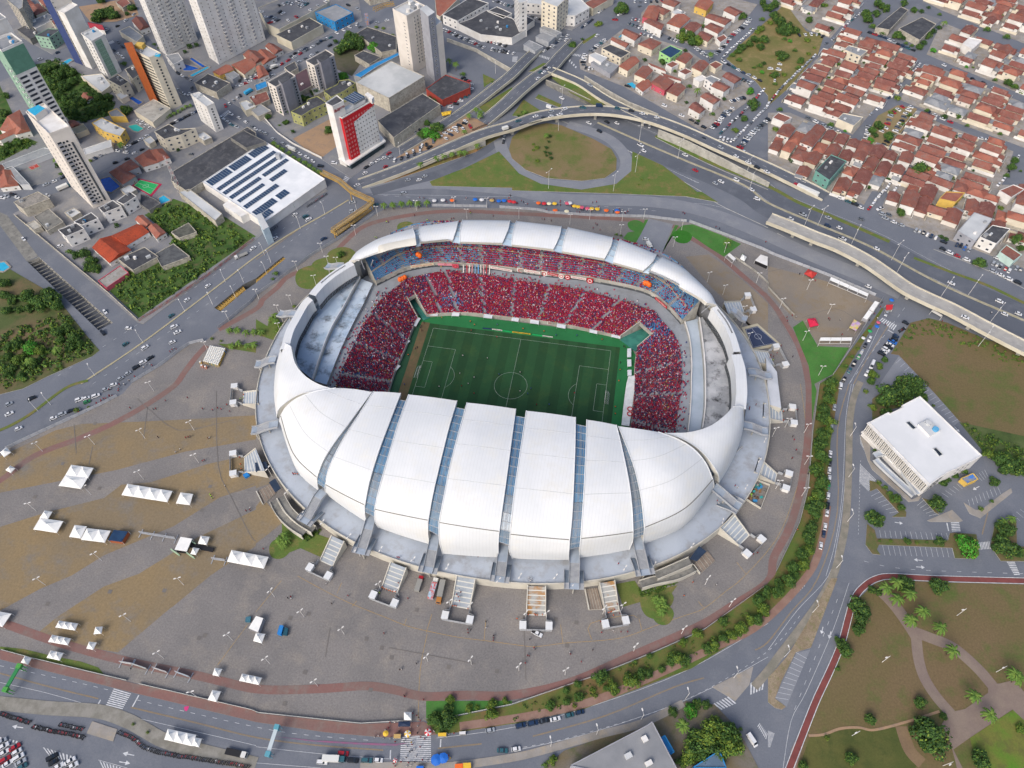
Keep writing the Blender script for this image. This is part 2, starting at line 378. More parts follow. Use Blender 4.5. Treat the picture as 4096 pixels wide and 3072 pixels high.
path_('trodden_path','33 1150,1300 1220,1500 1330,1620',5.0,mat('worn_earth','73604c','7d6a52',scale=0.1,fine=.15),0.175)
CYC = mat('cycle_red','7c4643','703f3d',scale=0.2)
cyc = ribbon('cycle_path',G('33 170,1700 400,1110 520,850 640,560 730,230 830,90 950,20 1100,5 1500,25 2900,60'),2.3,CYC,0.24)
for d in (1.4,-1.4): ribbon('road_marking',offs(cyc,d)[::3],0.28,WHITEP,0.26)
S_('pavement','33 500,880 630,560 700,230 850,60 920,0 2900,20 2900,40 960,20 850,90 760,220 650,600 520,900 330,1380 215,1750 150,1750 200,1500',mat('pavement_brown','857468','7b6c62',scale=.1,fine=.1),0.0,kerb=KERB)
S_('gravel_strip','33 545,20 600,20 370,620 240,660 120,900 60,1060 155,1130 120,1155 60,1140 0,1090 0,880 160,700 330,420',mat('gravel','8f826e','827460','74714f',scale=.15,fine=.3),0.0,kerb=KERB)
S_('parking_bays','33 245,665 365,635 160,1130 60,1055',ASPH3,0.04)
ribbon('pavement',G('32 800,-20 740,120 705,350 695,800 670,1200 610,1500 33 560,0 470,180 340,370 120,660 0,820 -120,960'),3.4,mat('pavement_worn','8a8479','77756a',scale=.2,fine=.15),0.12,0.12)
GI = mat('island_green','5a5d38','6d5f45','4a5f2c',scale=.1,fine=.2)
for s in ('32 855,1210 920,1260 940,1335 1555,1352 1570,1290 1610,1285 1800,1300 1825,1480 1780,1512 1612,1506 1592,1418 958,1390 940,1430 972,1478 900,1468 842,1390','32 875,832 940,850 1000,900 1130,1010 1195,1110 1190,1150 1070,1150 1130,1112 940,905 880,930',
          '32 1690,1025 1790,1088 1840,1090 2020,950 2100,900 2110,940 1835,1160 1740,1120','32 1955,1225 2145,1180 2150,1400 2900,1480 2900,1545 2010,1530 1920,1400','32 1330,985 1380,1000 1480,1130 1440,1110',
          '23 1730,960 2085,780 2050,940 1930,1080','32 1375,1180 1590,1088 1682,1182 1660,1192 1400,1192','32 790,440 885,530 880,660 1240,1000 1330,960 1300,1010 1215,1020 900,740 860,660'):
 S_('planted_island',s,GI if '1375' not in s and '23 ' not in s and '790' not in s else SIDEW,0.0,kerb=KERB)
S_('green_yard','32 900,130 1050,20 1250,-60 1330,0 1350,120 1140,200 1030,230 900,330',GI,0.02)
S_('scrub_yard','32 1650,330 2900,600 2900,760 2100,790 1870,600',SCRUB,0.1)
S_('yard','23 230,1700 450,1510 1200,1250 1330,1205 1500,1080 1750,1110 1960,1330 2150,1700',mat('yard_soil','6f6a62','6a6048','5a5f42',scale=.06,fine=.2),0.0,kerb=KERB)
ribbon('pavement',G('03 -200,1080 0,1100 400,1140 850,1170 1100,1250 1250,1330 1500,1450 2212,1630'),5.5,mat('pavement_grey','8b8982','7a7870',scale=.2,fine=.12),0.13,0.13)
ribbon('pavement',G('13 900,1650 1300,1640 1650,1645 2212,1570 23 330,1490 760,1370 1130,1270 1480,1100'),3.0,SIDEW,0.13,0.13)
S_('platform','03 800,1255 1015,1325 980,1430 750,1360',SIDEW,0.0,kerb=CONC,kh=0.2)
GREEN1 = mat('wild_green','355222','45602a','5d5a3c',scale=0.07,fine=0.3,hi=.55)
S_('city_block','01 1190,1125 1240,1140 2212,412 11 300,142 620,-10 10 560,1575 0,1170 00 1960,1010 1420,1200 860,1500 700,1600 01 420,30 110,190',CITY,0.0,kerb=KERBY)
S_('wild_plot','01 1500,60 1950,220 2212,385 1200,1090 950,860 1080,690 1400,600 1500,400 1250,200',GREEN1,0.16)
S_('city_block','00 -200,1700 400,1580 1340,1130 1690,950 1440,600 1290,460 1040,420 800,560 450,510 300,570 -200,800',CITY,0.0,kerb=KERB)
S_('wild_plot','00 300,560 500,520 700,640 900,800 1000,900 950,1000 780,1040 600,1050 400,760',GREEN1,0.16)
S_('wild_plot','00 -200,700 0,740 200,1180 330,1230 0,1400 -200,1450',GREEN1,0.16)
S_('city_block','10 820,1540 0,1010 00 1850,800 2212,690 10 0,720 640,420 960,260 1230,130 1640,620 1860,700 1850,800 1650,950 1560,1080 1120,1310',CITY,0.0,kerb=KERB)
S_('bare_plot','10 320,1200 640,1030 720,1250 560,1370 490,1340',DIRT,0.16)
S_('wild_plot','10 650,500 700,420 900,330 940,500 830,660 700,600',mat('dark_soil','5a5548','4c4f3a',scale=.1,fine=.2),0.16)
S_('city_block','00 1480,560 1700,740 2212,560 10 0,590 640,290 920,180 880,-60 00 1100,-60 1250,280',CITY,0.0,kerb=KERB)
S_('wild_plot','00 680,60 1150,-20 1200,130 1000,190 780,190',DIRT,0.16)
S_('wild_plot','01 -200,620 -100,560 400,850 560,1000 740,1230 860,1370 800,1420 400,1600 200,1700 -200,1800',mat('scrub2','4e5a33','6a5d44','3d4e28',scale=.04,fine=.25),0.0,kerb=KERB)
S_('city_block','00 -200,-60 480,-60 700,330 450,470 200,330 -200,400',CITY,0.0,kerb=KERB)
S_('store_lot','20 -60,440 -60,120 450,240 480,300 240,470',ASPH2,0.02)
S_('city_block','20 -100,-80 50,30 200,190 520,262 720,120 890,10 820,-80',CITY,0.0,kerb=KERB)
RES = mat('yard_concrete','9a9691','868380','8a7f6d',scale=0.1,fine=0.15)
RB = {'avenue': '20 590,600 580,520 790,380 960,250 1500,420 1700,560 2000,680 2110,830 1860,1000 1650,1140 1240,900 950,740',
      'north': '20 1120,110 1300,-80 1700,-80 2120,40 2050,130 1800,430 1650,430 1330,300 1100,220',
      'Q1': '30 700,275 1290,505 1140,720 930,930 730,1165 170,920 400,530',
      'Q2': '30 1420,560 2300,930 2300,1310 1700,1085 1400,970 1130,860 1290,690',
      'Q3': '30 1500,190 2300,520 2300,860 1370,470','Q4': '30 1400,-60 2300,-60 2300,410 1500,90 1350,10',
      'Q5': '30 0,975 190,975 420,1075 700,1215 1040,1350 1220,1400 1080,1659 31 900,-10 830,110 600,20 30 450,1640 0,1430',
      'Q6': '30 1290,990 1480,1060 1900,1220 2120,1310 2060,1520 1960,1700 1100,1700 1260,1420 1050,1320',
      'Q7': '30 -60,-60 880,-60 540,330 350,260 120,90','Q8': '31 970,190 1180,290 1640,440 1950,560 2300,700 2300,-60 1120,-60 1010,60'}
for k,s in RB.items(): S_('housing_block',s,RES,0.0,kerb=SIDEW)
S_('park_ground','20 1850,510 1980,380 2212,170 30 150,30 330,270 480,320 430,470 180,760 20,900 0,870 20 2212,830 2100,700 1960,600',mat('park_soil','7b7048','6a6a3c','8f7c58',scale=.04,fine=.2),0.0,kerb=KERB)
S_('walled_lot','30 930,240 1220,80 1500,170 1300,360 1060,330',CITY,0.16)
S_('pocket_park','30 1120,910 1290,940 1190,1100 1000,1310 850,1280 840,1180 950,1000',mat('pocket_soil','8e7b5a','7d7453',scale=.1,fine=.2),0.0,kerb=KERB)
S_('grass_infield','20 300,1065 430,1085 700,1200 860,1290 905,1370 900,1470 800,1540 600,1565 300,1540 120,1470 0,1370 10 2185,1290 2212,1190 20 100,1100',mat('infield','6c6840','7d6c50','52662c',scale=.025,fine=.2),0.0,kerb=KERB)
S_('grass_verge','10 1500,1570 1800,1455 2100,1310 2200,1420 20 60,1500 250,1590 600,1640 900,1590 1030,1480 1040,1310 1300,1430 1600,1659 21 1640,0 1780,90 1500,40 900,15 0,-12 10 2212,1625 1520,1608',GRASS,0.0,kerb=KERB)
for s in ('20 200,850 230,815 430,905 410,930','20 0,1000 100,862 260,965 100,1015','10 1925,930 2212,755 2212,880 2060,1045','20 140,620 270,545 300,550 190,620','10 1960,640 2070,690 1990,740 1970,760','20 590,370 720,290 740,300 620,380'): S_('grass_verge',s,GRASS,0.0,kerb=KERB)
S_('earth_strip','10 1090,1590 1440,1475 1900,1315 2120,1180 2060,1150 1500,1395',mat('earth_green','8c6d4c','6e6c40',scale=.06,fine=.15),0.0,kerb=KERB)
S_('earth_strip','10 1200,1370 1400,1250 1640,1050 1780,990 2040,1070 1900,1130 1500,1290',DIRT,0.02)
MED = G('20 740,1060 1090,1215 1500,1390 2000,1600 31 0,95 430,280 900,480 1500,800 2212,1110 2400,1190 2900,1400')
med = ribbon('median',MED,1.6,mat('median_conc','a8a28e','979279',scale=.3),0.25,0.25)
ribbon('green_median',G('20 1240,1175 1700,1400 2212,1610 31 250,85 500,190 800,320 1050,430'),3.0,GRASS,0.16,0.16)
ribbon('green_median',G('31 1260,570 1600,700 1900,810 2212,960 2400,1040 2900,1250'),2.2,GRASS,0.16,0.16)
ribbon('median',G('01 700,1659 1250,1290 1900,800 2212,560 11 300,360 600,190 800,70'),1.0,KERBY,0.2,0.2)
ribbon('median',G('02 -200,440 0,400 250,270 01 560,1700 760,1630'),1.8,GRASS,0.2,0.2)
for d in (7.4,-7.4): ribbon('carriageway',offs(med,d)[::5],12.6,ASPH2,0.02)
ribbon('frontage_road',G('20 560,590 750,700 950,810 1240,960 1560,1100 1900,1270 2212,1400 30 0,1440 250,1580 31 700,150 1000,260 1500,460 2212,760'),9,ASPH,0.03)
loop = ribbon('loop_road',G('10 1000,1659 1250,1590 1600,1495 1900,1345 2060,1230 2130,1120 2140,1050'),8.5,ASPH2,0.03)
ribbon('loop_road',G('20 480,1075 700,1140 860,1215 970,1340 985,1450 900,1545 720,1595 500,1600 250,1570 60,1480 0,1400 10 2140,1330 2100,1200'),9,ASPH3,0.035)
frontage = ribbon('avenue_road',G('10 860,1640 1300,1600 1600,1590? 2212,1645'.replace('?','')+' 21 400,60 1200,85 1700,180 2212,380 31 400,560 800,720 1150,880'),11,ASPH3,0.025)
A0,A1,B0,B1 = TR1[0],TR1[3],TR1[1],TR1[2]
brt = empty('trench_beams',(A0+A1+B0+B1)/4,'row of concrete struts spanning the sunken underpass road','concrete struts')
for i in range(23):
 t = (i+0.7)/23.5; b = MB(); b.beam(A0.lerp(A1,t)+V((0,0,-0.8)),B0.lerp(B1,t)+V((0,0,-0.8)),0.45,0.6,CONCD); b.build('strut',brt)
L2,R2 = [TR2[0],TR2[1],TR2[3]],[TR2[7],TR2[6],TR2[4]]
for (a0,a1),(b0,b1),nn in (((TR2[0],TR2[1]),(TR2[7],TR2[6]),13),((TR2[2],TR2[3]),(TR2[5],TR2[4]),13)):
 rt = empty('trench_bracing',(a0+b1)/2,'yellow zigzag steel bracing in the drainage trench '+('near the tent of toilets' if nn and a0 is TR2[0] else 'beside the grass circles'),'steel bracing')
 for i in range(nn*2):
  t0,t1 = i/(nn*2),(i+1)/(nn*2); b = MB(); lo = V((0,0,-1.0))
  p,q = (a0.lerp(a1,t0),b0.lerp(b1,t1)) if i % 2 else (b0.lerp(b1,t0),a0.lerp(a1,t1))
  b.beam(p+lo,q+lo,0.7,0.5,YEL); b.build('brace',rt)
# painted markings
mk = MB()
for s in ('20 430,1045 700,1160 950,1275 1300,1470 1640,1659 21 1780,105 2130,270 2212,310','31 80,358 430,528','31 500,562 650,636','31 830,765 1040,850','20 1240,1190 1700,1420 2212,1640','20 590,640 1000,880 1260,1020 1700,1200 2212,1410','31 1430,495 1900,680 2212,835','10 2212,1690 20 0,1640 900,1655'):
 dash(mk,smoothline(G(s),4),.42,KERB,.09)
for d in (5.2,8.8,-5.2,-8.8,12.4): dash(mk,offs(med,d),0.16,WHITEP,0.06,4,7)
for d in (1.6,15.5,-1.6): dash(mk,offs(med,d),0.14,WHITEP,0.06)
for s,a,b in (('03 0,775 600,905 960,990 13',2,3),('03 1180,1070 1600,1170 2212,1305 13 400,1370 1050,1425',2.2,3),('01 800,1659 1500,1180 2212,660 11 400,350 700,150',2,5),('01 500,1590 1150,1170 2212,480 11 600,60',2,5),
    ('23 100,1480 560,1380 1480,1080 2212,650 33 300,310',1.5,2),('31 1180,1000 700,1659',3,4),('11 1100,30 1600,60 2212,75 21 600,110 1250,165',3,5),('32 800,660 780,1300',1.2,1.2),('33 600,200 330,900 210,1200',2,4),('32 830,1530 1200,1600 2212,1640',2,5)):
 dash(mk,smoothline(G(s),4),0.15,WHITEP,0.06,a,b)
for s in ('03 0,920 400,1010 820,1130','03 1060,1200 1500,1300 2212,1465','13 0,1475 600,1540 1150,1580','13 1560,1400 2212,1310 23 700,1120 1500,820 2212,410','23 60,1500 700,1350 1550,1050 2212,700','32 740,0 690,300 660,900 600,1350 520,1659 33 250,300 0,640','32 720,0 672,300 645,900 585,1350 500,1659','33 700,60 560,470 330,1000 200,1250 130,1659','11 1000,20 1600,30 2212,40 21 0,5 800,55 1450,90 1800,130 2130,270','31 985,1250 890,1390','31 960,1170 850,1400 700,1659','03 850,1590 1100,1659','13 0,1615 560,1659'):
 dash(mk,smoothline(G(s),4),0.14,WHITEP,0.055)
for s in ('03 0,840 400,950 850,1060','03 1130,1135 1700,1270 2212,1395 13 500,1460 1100,1505','13 1570,1490 1950,1450','23 180,1385 800,1210 1400,960 1660,880','23 2100,640 2212,570 33 200,310 430,20 32 600,1100 600,400 700,0','32 1900,1110 1850,1300','11 0,585? 400,300'.replace('?',''),'31 1060,1120 850,1450 740,1659'):
 for d in (0.15,-0.15): dash(mk,offs(smoothline(G(s),4),d),0.13,YELP,0.055)
for s in ('13 360,0 560,110 800,230 1100,350 1300,430 1500,480 1750,530 1990,560 2212,590 23 200,610 450,580 800,555 1000,520 1240,430 1500,340 1660,280 1850,130 2000,10 32 60,1360 200,1050 300,700 330,400 280,0','13 0,310 220,40','13 700,150 740,60','13 830,265 870,215','13 1280,430 1300,370','13 1470,490 1520,330','13 1970,560 1985,380','23 440,580 420,420','23 690,550 680,410 1050,340 1120,470','23 1660,280 1610,220','22 2020,1640 1940,1540','13 1480,500 1420,800 1400,1250','03 1880,770 2140,420'):
 dash(mk,smoothline(G(s),3),0.22,YELP,0.075)
def zebra(s,n):
 """quad: a-b one kerb, d-c the other; stripes run a->d direction, stacked a->b"""
 a,b,c,d = G(s)
 for i in range(n):
  t0,t1 = (i+0.1)/n,(i+0.62)/n; z = V((0,0,0.06))
  mk.quad(a.lerp(b,t0)+z,a.lerp(b,t1)+z,d.lerp(c,t1)+z,d.lerp(c,t0)+z,WHITEP)
zebra('03 985,970 880,1190 1020,1222 1135,1015',13); zebra('13 1258,1370 1240,1620 1512,1620 1512,1385',14)
zebra('31 990,1085 1120,1155 1090,1200 960,1110',8); zebra('20 230,470 330,500 320,520 235,490',7); zebra('20 350,490 440,510 430,528 340,520',7); zebra('20 520,460 600,475 590,490 515,480',6)
zebra('32 1580,1195 1590,1280 1665,1278 1650,1192',6); zebra('32 1812,1370 1918,1360 1930,1425 1825,1432',8); zebra('32 2060,1535 2130,1655 2180,1655 2130,1535',8)
zebra('23 1870,1040 1730,1110 1800,1160 1940,1100',6); zebra('23 2185,870 2050,930 2050,1030 2170,980',5); zebra('00 970,350 930,370 950,385 990,365',5); zebra('00 1970,950 1890,1010 1920,1030 2000,970',8)
zebra('01 0,0 1,1 2,2 3,0',1); zebra('10 770,1520 740,1570 780,1580 810,1540',4); zebra('20 5,490 0,535 40,540 50,490',6)
def hatch(s,n):
 a,b,c,d = G(s)
 for i in range(n):
  t0,t1 = i/n,(i+0.45)/n; z = V((0,0,0.06)); mk.quad(a.lerp(b,t0)+z,a.lerp(b,t1)+z,d.lerp(c,t1)+z,d.lerp(c,t0)+z,WHITEP)
hatch('03 370,1480 640,1560 620,1600 440,1570',8); hatch('03 860,1600 1060,1659 1040,1700 900,1680',7); hatch('32 795,460 885,530 880,660 800,520',12); hatch('32 795,690 935,830 870,930 790,850',16); hatch('03 0,1390 170,1430 160,1450 0,1410',6)
hatch('23 2140,1270 2212,1370 2200,1420 2120,1300',8); hatch('33 0,1335 60,1360 20,1480 0,1480',8); hatch('33 300,70 180,240 190,215 320,85',8)
hatch('20 850,1225 1600,1580 1640,1590 860,1240',26); hatch('20 500,510 570,590 560,600 490,530',4)
def bays(s,n,w=0.12):
 a,b,c,d = G(s)   # a-b along the kerb, d-c the open side
 for i in range(n+1):
  t = i/n; z = V((0,0,0.075)); p,q = a.lerp(b,t)+z,d.lerp(c,t)+z; dash(mk,[p,q],w,WHITEP,0)
bays('33 240,660 65,1050 175,1068 335,715',9); bays('32 930,1325 1560,1350 1540,1290? 920,1262'.replace('?',''),14); bays('32 990,1395 1590,1420 1610,1500 1010,1480',13)
bays('32 970,930 1130,1100 1050,1115 890,970',5); bays('31 1150,1440 1330,1625 1280,1660 1110,1475',5); bays('32 1390,50 1650,300 1590,330 1340,80',8)
bays('32 1350,1000 1480,1120 1390,1140 1290,1050',4); bays('32 1745,1055 2010,950 1980,880 1730,1000',8); bays('32 1500,940 1700,830 1740,870 1560,980',6); bays('32 1870,740 1800,780 1850,840 1900,800',3)
bays('03 0,1425 70,1640 0,1650 -60,1430',5); bays('03 130,1460 210,1659 110,1659 70,1470',5); bays('32 2080,1150 2212,1060 2260,1100 2150,1210',4)
def arrow(s1,s2):
 a,b = g1(s1),g1(s2); d = (b-a).normalized(); n = V((-d.y,d.x,0)); z = V((0,0,0.065)); h = a.lerp(b,0.6)
 dash(mk,[a+z,h+z],0.35,WHITEP,0); mk.add([h+n*0.9+z,h-n*0.9+z,b+z],[(0,1,2)],WHITEP)
for s in (('03 1160,1550','03 1060,1530'),('03 1030,1605','03 1125,1620'),('03 200,1312','03 105,1298'),('33 475,440','33 460,500'),('33 545,480','33 525,540'),('32 1335,1525','32 1260,1518'),('32 1280,1580','32 1355,1585'),('32 1095,1195','32 1165,1205'),('32 1825,885','32 1770,915'),('32 1610,370','32 1655,415')): arrow(*s)
for s in ('33 465,470','33 535,510','32 1297,1520','32 1317,1582','32 1130,1198','32 1797,898'):
 pass
for s in ('03 870,1070 820,1160','03 1200,1030 1145,1130','13 1163,1505 1160,1585','13 1597,1410 1593,1480','31 1040,1195 1085,1220','32 1545,1200 1560,1270'): dash(mk,G(s),0.5,WHITEP,0.06)
o = mk.build('road_marking'); o['kind'] = 'structure'
DRN = mat('drain_line','6a6765','726e69',scale=.2); dm = MB()
for s in ('02 1275,200 1240,480','02 1870,60 1885,700 2000,980 2160,1300 2212,1360','02 1190,130 1300,230 1540,400 1870,345 2040,305','02 1990,950 2200,860','31 0,690 240,640','31 290,1090 580,1010 780,1110 900,1150','31 60,1030 210,1300','21 1850,680 2212,880','02 640,350 660,600','02 800,540 770,700','13 640,450 600,700','13 1150,620 1900,760','23 100,330 120,900'): dash(dm,smoothline(G(s),3),.32,DRN,.15)
for s in ('03 410,240','03 950,135','03 1420,125','03 1720,535','03 1770,512','13 455,327','13 297,363','13 955,543','13 990,985','13 248,1102','13 425,830','13 1172,703','13 1665,785','13 1390,292','13 1088,620','23 557,402','23 378,373','23 1098,354','23 475,600','02 820,340','02 1815,885','02 540,688','02 860,900','02 1745,1090','02 300,975','32 265,597','13 2083,823'):
 c = g1(s,.16); dm.quad(*[c+V(v) for v in ((-.9,-.9,0),(.9,-.9,0),(.9,.9,0),(-.9,.9,0))],DRN)
o = dm.build('drain_line'); o['kind'] = 'structure'
S_('powder_stain','03 1590,1135 1600,1128 1635,1125 1625,1155 1610,1170 1595,1160',solid('pink_powder','c43f78'),0.05)
S_('powder_stain','13 150,1385 500,1420 900,1440 1200,1450 1330,1440 1200,1468 900,1458 500,1432',mat('pink_powder_thin','8f5b78','77667c',scale=.2,fine=.1),0.05)
# the stadium
STAD = empty('stadium',(0,0,0),'oval football stadium of white petal roof shells around a red-clad crowd','stadium')
def ell(a,b,t,e=2.15):
 c,s = math.cos(t),math.sin(t); k = (abs(c)**e+abs(s)**e)**(-1/e); return (a*c*k,b*s*k)
NA = 144
ANG = [2*math.pi*i/NA for i in range(NA+1)]
def ring(mb,a0,b0,z0,a1,b1,z1,m,flip=False):
 mb.grid([[(*ell(a0,b0,t),z0) for t in ANG],[(*ell(a1,b1,t),z1) for t in ANG]],m,flip)
mb = MB(); ring(mb,139,115,6.0,116,93,6.0,PODF); mb.build('podium_deck',STAD)
mb = MB(); ring(mb,139.3,115.3,7.0,139.3,115.3,0,PODW,True); ring(mb,138.9,114.9,6.0,138.9,114.9,7.0,PODW); ring(mb,139.3,115.3,7.0,138.9,114.9,7.0,PODW); mb.build('podium_wall',STAD)
mb = MB(); ring(mb,122,99.5,20,123.5,101,6.0,mat('facade_inner','8d9095','7c7f84',scale=.1),True); mb.build('facade',STAD)
for i in range(0,NA,3):
 mb = MB(); t = ANG[i]; x,y = ell(124.8,102.3,t)
 if i % 2 == 0: mb.beam((x,y,6),(*ell(126.5,104,t),13),0.5,0.5,STEEL); mb.build('facade_column',STAD)
TURF = mat('turf','285130','254a2d','33532e',scale=0.03,fine=0.1,fscale=1.2); stripes(TURF,11.0,0.8,'X')  # base green darkened for the roof's shade; the stripes are mowing bands
SUR = mat('turf_surround','287242','25683c',scale=.06,fine=.08)
sheet('pitch_surround',[V(v) for v in ((-67,-46,0),(67,-46,0),(67,33,0),(58,47,0),(-58,47,0),(-67,40,0))],SUR,0.2)
sheet('pitch',[V(v) for v in ((-59.5,-38,0),(57.5,-38,0),(57.5,37.5,0),(-59.5,37.5,0))],TURF,0.26)
sheet('warm_up_strip',[V(v) for v in ((-60.5,-38,0),(-55.0,-38,0),(-55.5,37.8,0),(-60.5,37.8,0))],mat('worn_strip','6b5a42','5e533d','54583a',scale=.15,fine=.12),0.3)
sheet('surround_shade',[V(v) for v in ((-67,-46,0),(-60.6,-46,0),(-60.6,36,0),(-67,36,0))],mat('turf_shaded','284e38','254833',scale=.1,fine=.08),0.33)  # shade painted on as a darker strip of the left surround
pm = MB(); Z = V((0,0,0.42)); LW = 0.12; PWH = mat('pitch_paint','a9b8ac','93a698',scale=.5)
def pl(*p): dash(pm,[V((x,y,0)) for x,y in p],LW,PWH,0.46)
pl((-52.5,-34),(-52.5,34)); pl((52.5,-34),(52.5,34)); pl((-52.5,34),(52.5,34)); pl((-52.5,-34),(52.5,-34)); pl((0,-34),(0,34))
for s in (-1,1):
 pl((s*52.5,20.16),(s*36,20.16)); pl((s*36,20.16),(s*36,-20.16)); pl((s*36,-20.16),(s*52.5,-20.16))
 pl((s*52.5,9.16),(s*47,9.16)); pl((s*47,9.16),(s*47,-9.16)); pl((s*47,-9.16),(s*52.5,-9.16))
 pl(*[(s*(41.5-9.15*math.cos(a)),9.15*math.sin(a)) for a in [(-53+106*i/14)*math.pi/180 for i in range(15)]])
pl(*[(9.15*math.cos(a),9.15*math.sin(a)) for a in [i*math.pi/24 for i in range(49)]])
o = pm.build('pitch_marking'); o['kind'] = 'structure'
NET = mat('net','b9bcbc',rough=.9)
def goal(s,lab):
 r = empty('football_goal',(s*52.5,0,0.3),lab,'goal'); mb = MB(); x = s*52.5
 for y in (-3.66,3.66): mb.tube([(x,y,.3),(x,y,2.74)],.09,WHITEW)
 mb.tube([(x,-3.66,2.74),(x,3.66,2.74)],.09,WHITEW); mb.build('frame',r)
 nb = MB()
 for i in range(13):
  y = -3.66+i*.61; nb.tube([(x,y,2.7),(x+s*1.2,y,2.5),(x+s*2.2,y,.35)],.025,NET,3)
 for f in (.2,.5,.8,1): nb.tube([(x+s*(1.2+f),-3.66,2.5-f*2.1),(x+s*(1.2+f),3.66,2.5-f*2.1)],.03,NET,3)
 for y in (-3.66,3.66):
  for f in (.25,.5,.75): nb.tube([(x,y,2.7*f),(x+s*(2.2-.9*f),y,2.5*f)],.025,NET,3)
 nb.build('net',r)
goal(-1,'white football goal at the left end, before the brown strip'); goal(1,'white football goal at the right end, near the long white banner')
def mix_(a,b,t): return a+(b-a)*t
IN = [[V((-50,-46,2)),V((-66,-38,2))]+G('S 575,858 600,780 640,690 685,572 699,547',2),G('S 737,533 900,525 1100,545 1300,570 1480,605 1573,627',2),G('S 1647,672 1636,740 1632,850 1620,1000',2)+[V((66,-40,2)),V((50,-46,2))],[V((50,-46,2)),V((-50,-46,2))]]
OUT = [[V((-60,-74,11.5)),V((-84,-58,11.5))]+G('S 345,840 400,710 470,570 545,465 622,402',11.5),G('S 652,378 800,350 1000,365 1200,395 1420,432 1722,518',11.5),G('S 1764,572 1822,650 1838,800 1812,1020',11.5)+[V((86,-56,11.5)),V((60,-74,11.5))],[V((60,-74,11.5)),V((-60,-74,11.5))]]
def rs(P,n):
 P = smoothline(P,8) if len(P) > 2 else P; L = plen(P); out = []; d = [0]
 for a,b in zip(P,P[1:]): d.append(d[-1]+(b-a).length)
 j = 0
 for i in range(n):
  s = L*i/(n-1)
  while j < len(P)-2 and d[j+1] < s: j += 1
  t = (s-d[j])/max(1e-9,d[j+1]-d[j]); out.append(P[j].lerp(P[j+1],min(1,t)))
 return out
CROWD = []   # (x, y, z, kind)
def tier(inn,out,rows,name,aisles,dens,n=None,seatm=SEATB):
 n = n or max(8,int(plen(out)/4)); A,B = rs(inn,n),rs(out,n)
 mb = MB(); st = MB(); grid = []
 for r in range(rows):
  t0,t1 = r/rows,(r+1)/rows; z = mix_(A[0].z,B[0].z,t0)
  lo = [V((*A[i].lerp(B[i],t0).xy,z)) for i in range(n)]; hi = [V((*A[i].lerp(B[i],t1).xy,z)) for i in range(n)]
  zn = mix_(A[0].z,B[0].z,t1); grid += [lo,hi]
  L = plen(hi); cuts = [a*plen(lo) for a in aisles]; mid = [p.lerp(q,.6) for p,q in zip(lo,hi)]
  q = rs(mid,max(4,int(L/2.0))); m_ = len(q); acc = 0
  for a,b in zip(q,q[1:]):
   c = acc+(b-a).length/2; acc += (b-a).length
   if cuts and min(abs(c-x) for x in cuts) < .75: continue
   d = (b-a).normalized(); e = V((-d.y,d.x,0)).normalized(); u = V((0,0,.42)); a2,b2 = a+d*.06,b-d*.06
   st.quad(a2+e*.22+u,a2-e*.22+u,b2-e*.22+u,b2+e*.22+u,seatm)
   for sgn in (1,): st.quad(a2+e*.22+u*1.9,a2+e*.2+u,b2+e*.2+u,b2+e*.22+u*1.9,seatm); 
   st.quad(a2-e*.22+u*1.9,a2-e*.2+u,b2-e*.2+u,b2-e*.22+u*1.9,seatm)
   for k in range(4):
    f = (k+.5)/4; p = a.lerp(b,f)
    if nrs.rand() < dens(acc/max(1,plen(mid)),r/rows): CROWD.append((p.x+nrs.uniform(-.15,.15),p.y+nrs.uniform(-.12,.12),z+.35+nrs.uniform(0,.25)))
 mb.grid(grid,STAND); b0,b1 = [v for v in grid[0]],[V((v.x,v.y,v.z-2.0)) for v in grid[0]]
 o = mb.build(name,STAD); s = st.build('seat_rows',o,kind='stuff')
 fm = MB(); up = V((0,0,1.0)); A0,B0 = grid[0],grid[-1]
 fm.grid([[p+up for p in A0],[V((p.x,p.y,p.z-2.1)) for p in A0]],CONC); fm.grid([[V((p.x,p.y,p.z-2.1)) for p in offs(A0,.3)],[p+up for p in offs(A0,.3)]],CONC); fm.grid([[p+up for p in offs(A0,.3)],[p+up for p in A0]],CONC)
 fm.build('front_wall',o)
 for k in (0,-1):
  sm = MB(); pa = [g[k] for g in grid]; sm.grid([[p+V((0,0,.9)) for p in pa],[V((p.x,p.y,0)) for p in pa]],CONC); sm.build('side_wall',o)
 return A,B
full = lambda u,v: .88
t_w = tier(IN[0],OUT[0],30,'lower_stand',[.12,.3,.5,.66,.82],lambda u,v: 0 if u < .1 else .92)
t_n = tier(IN[1],OUT[1],32,'lower_stand',[.08,.16,.3,.44,.58,.72,.86],lambda u,v: .97 if not (.1 < u < .2 and .1 < v < .5) else .6)
t_e = tier(IN[2],OUT[2],30,'lower_stand',[.2,.36,.54,.72,.88],lambda u,v: (.5 if u < .05 else .75 if u < .12 else .96))
tier(IN[3],OUT[3],24,'lower_stand',[.2,.4,.6,.8],lambda u,v: .3,n=20)
for nm,s in (('tunnel','S 700,545 622,402 652,378 737,533'),('tunnel','S 1573,627 1722,518 1764,572 1647,672')): pass
tun = mat('tunnel_floor','3d7f72','2f6a62',scale=.2,fine=.1)
for s in ('S 648,446 668,437 752,535 722,548','S 1575,632 1668,545 1712,608 1640,682'):
 q = G(s,2.0); mb = MB(); mb.prism([p.xy for p in q],.3,.75,tun)
 mb.build('tunnel_floor',STAD)
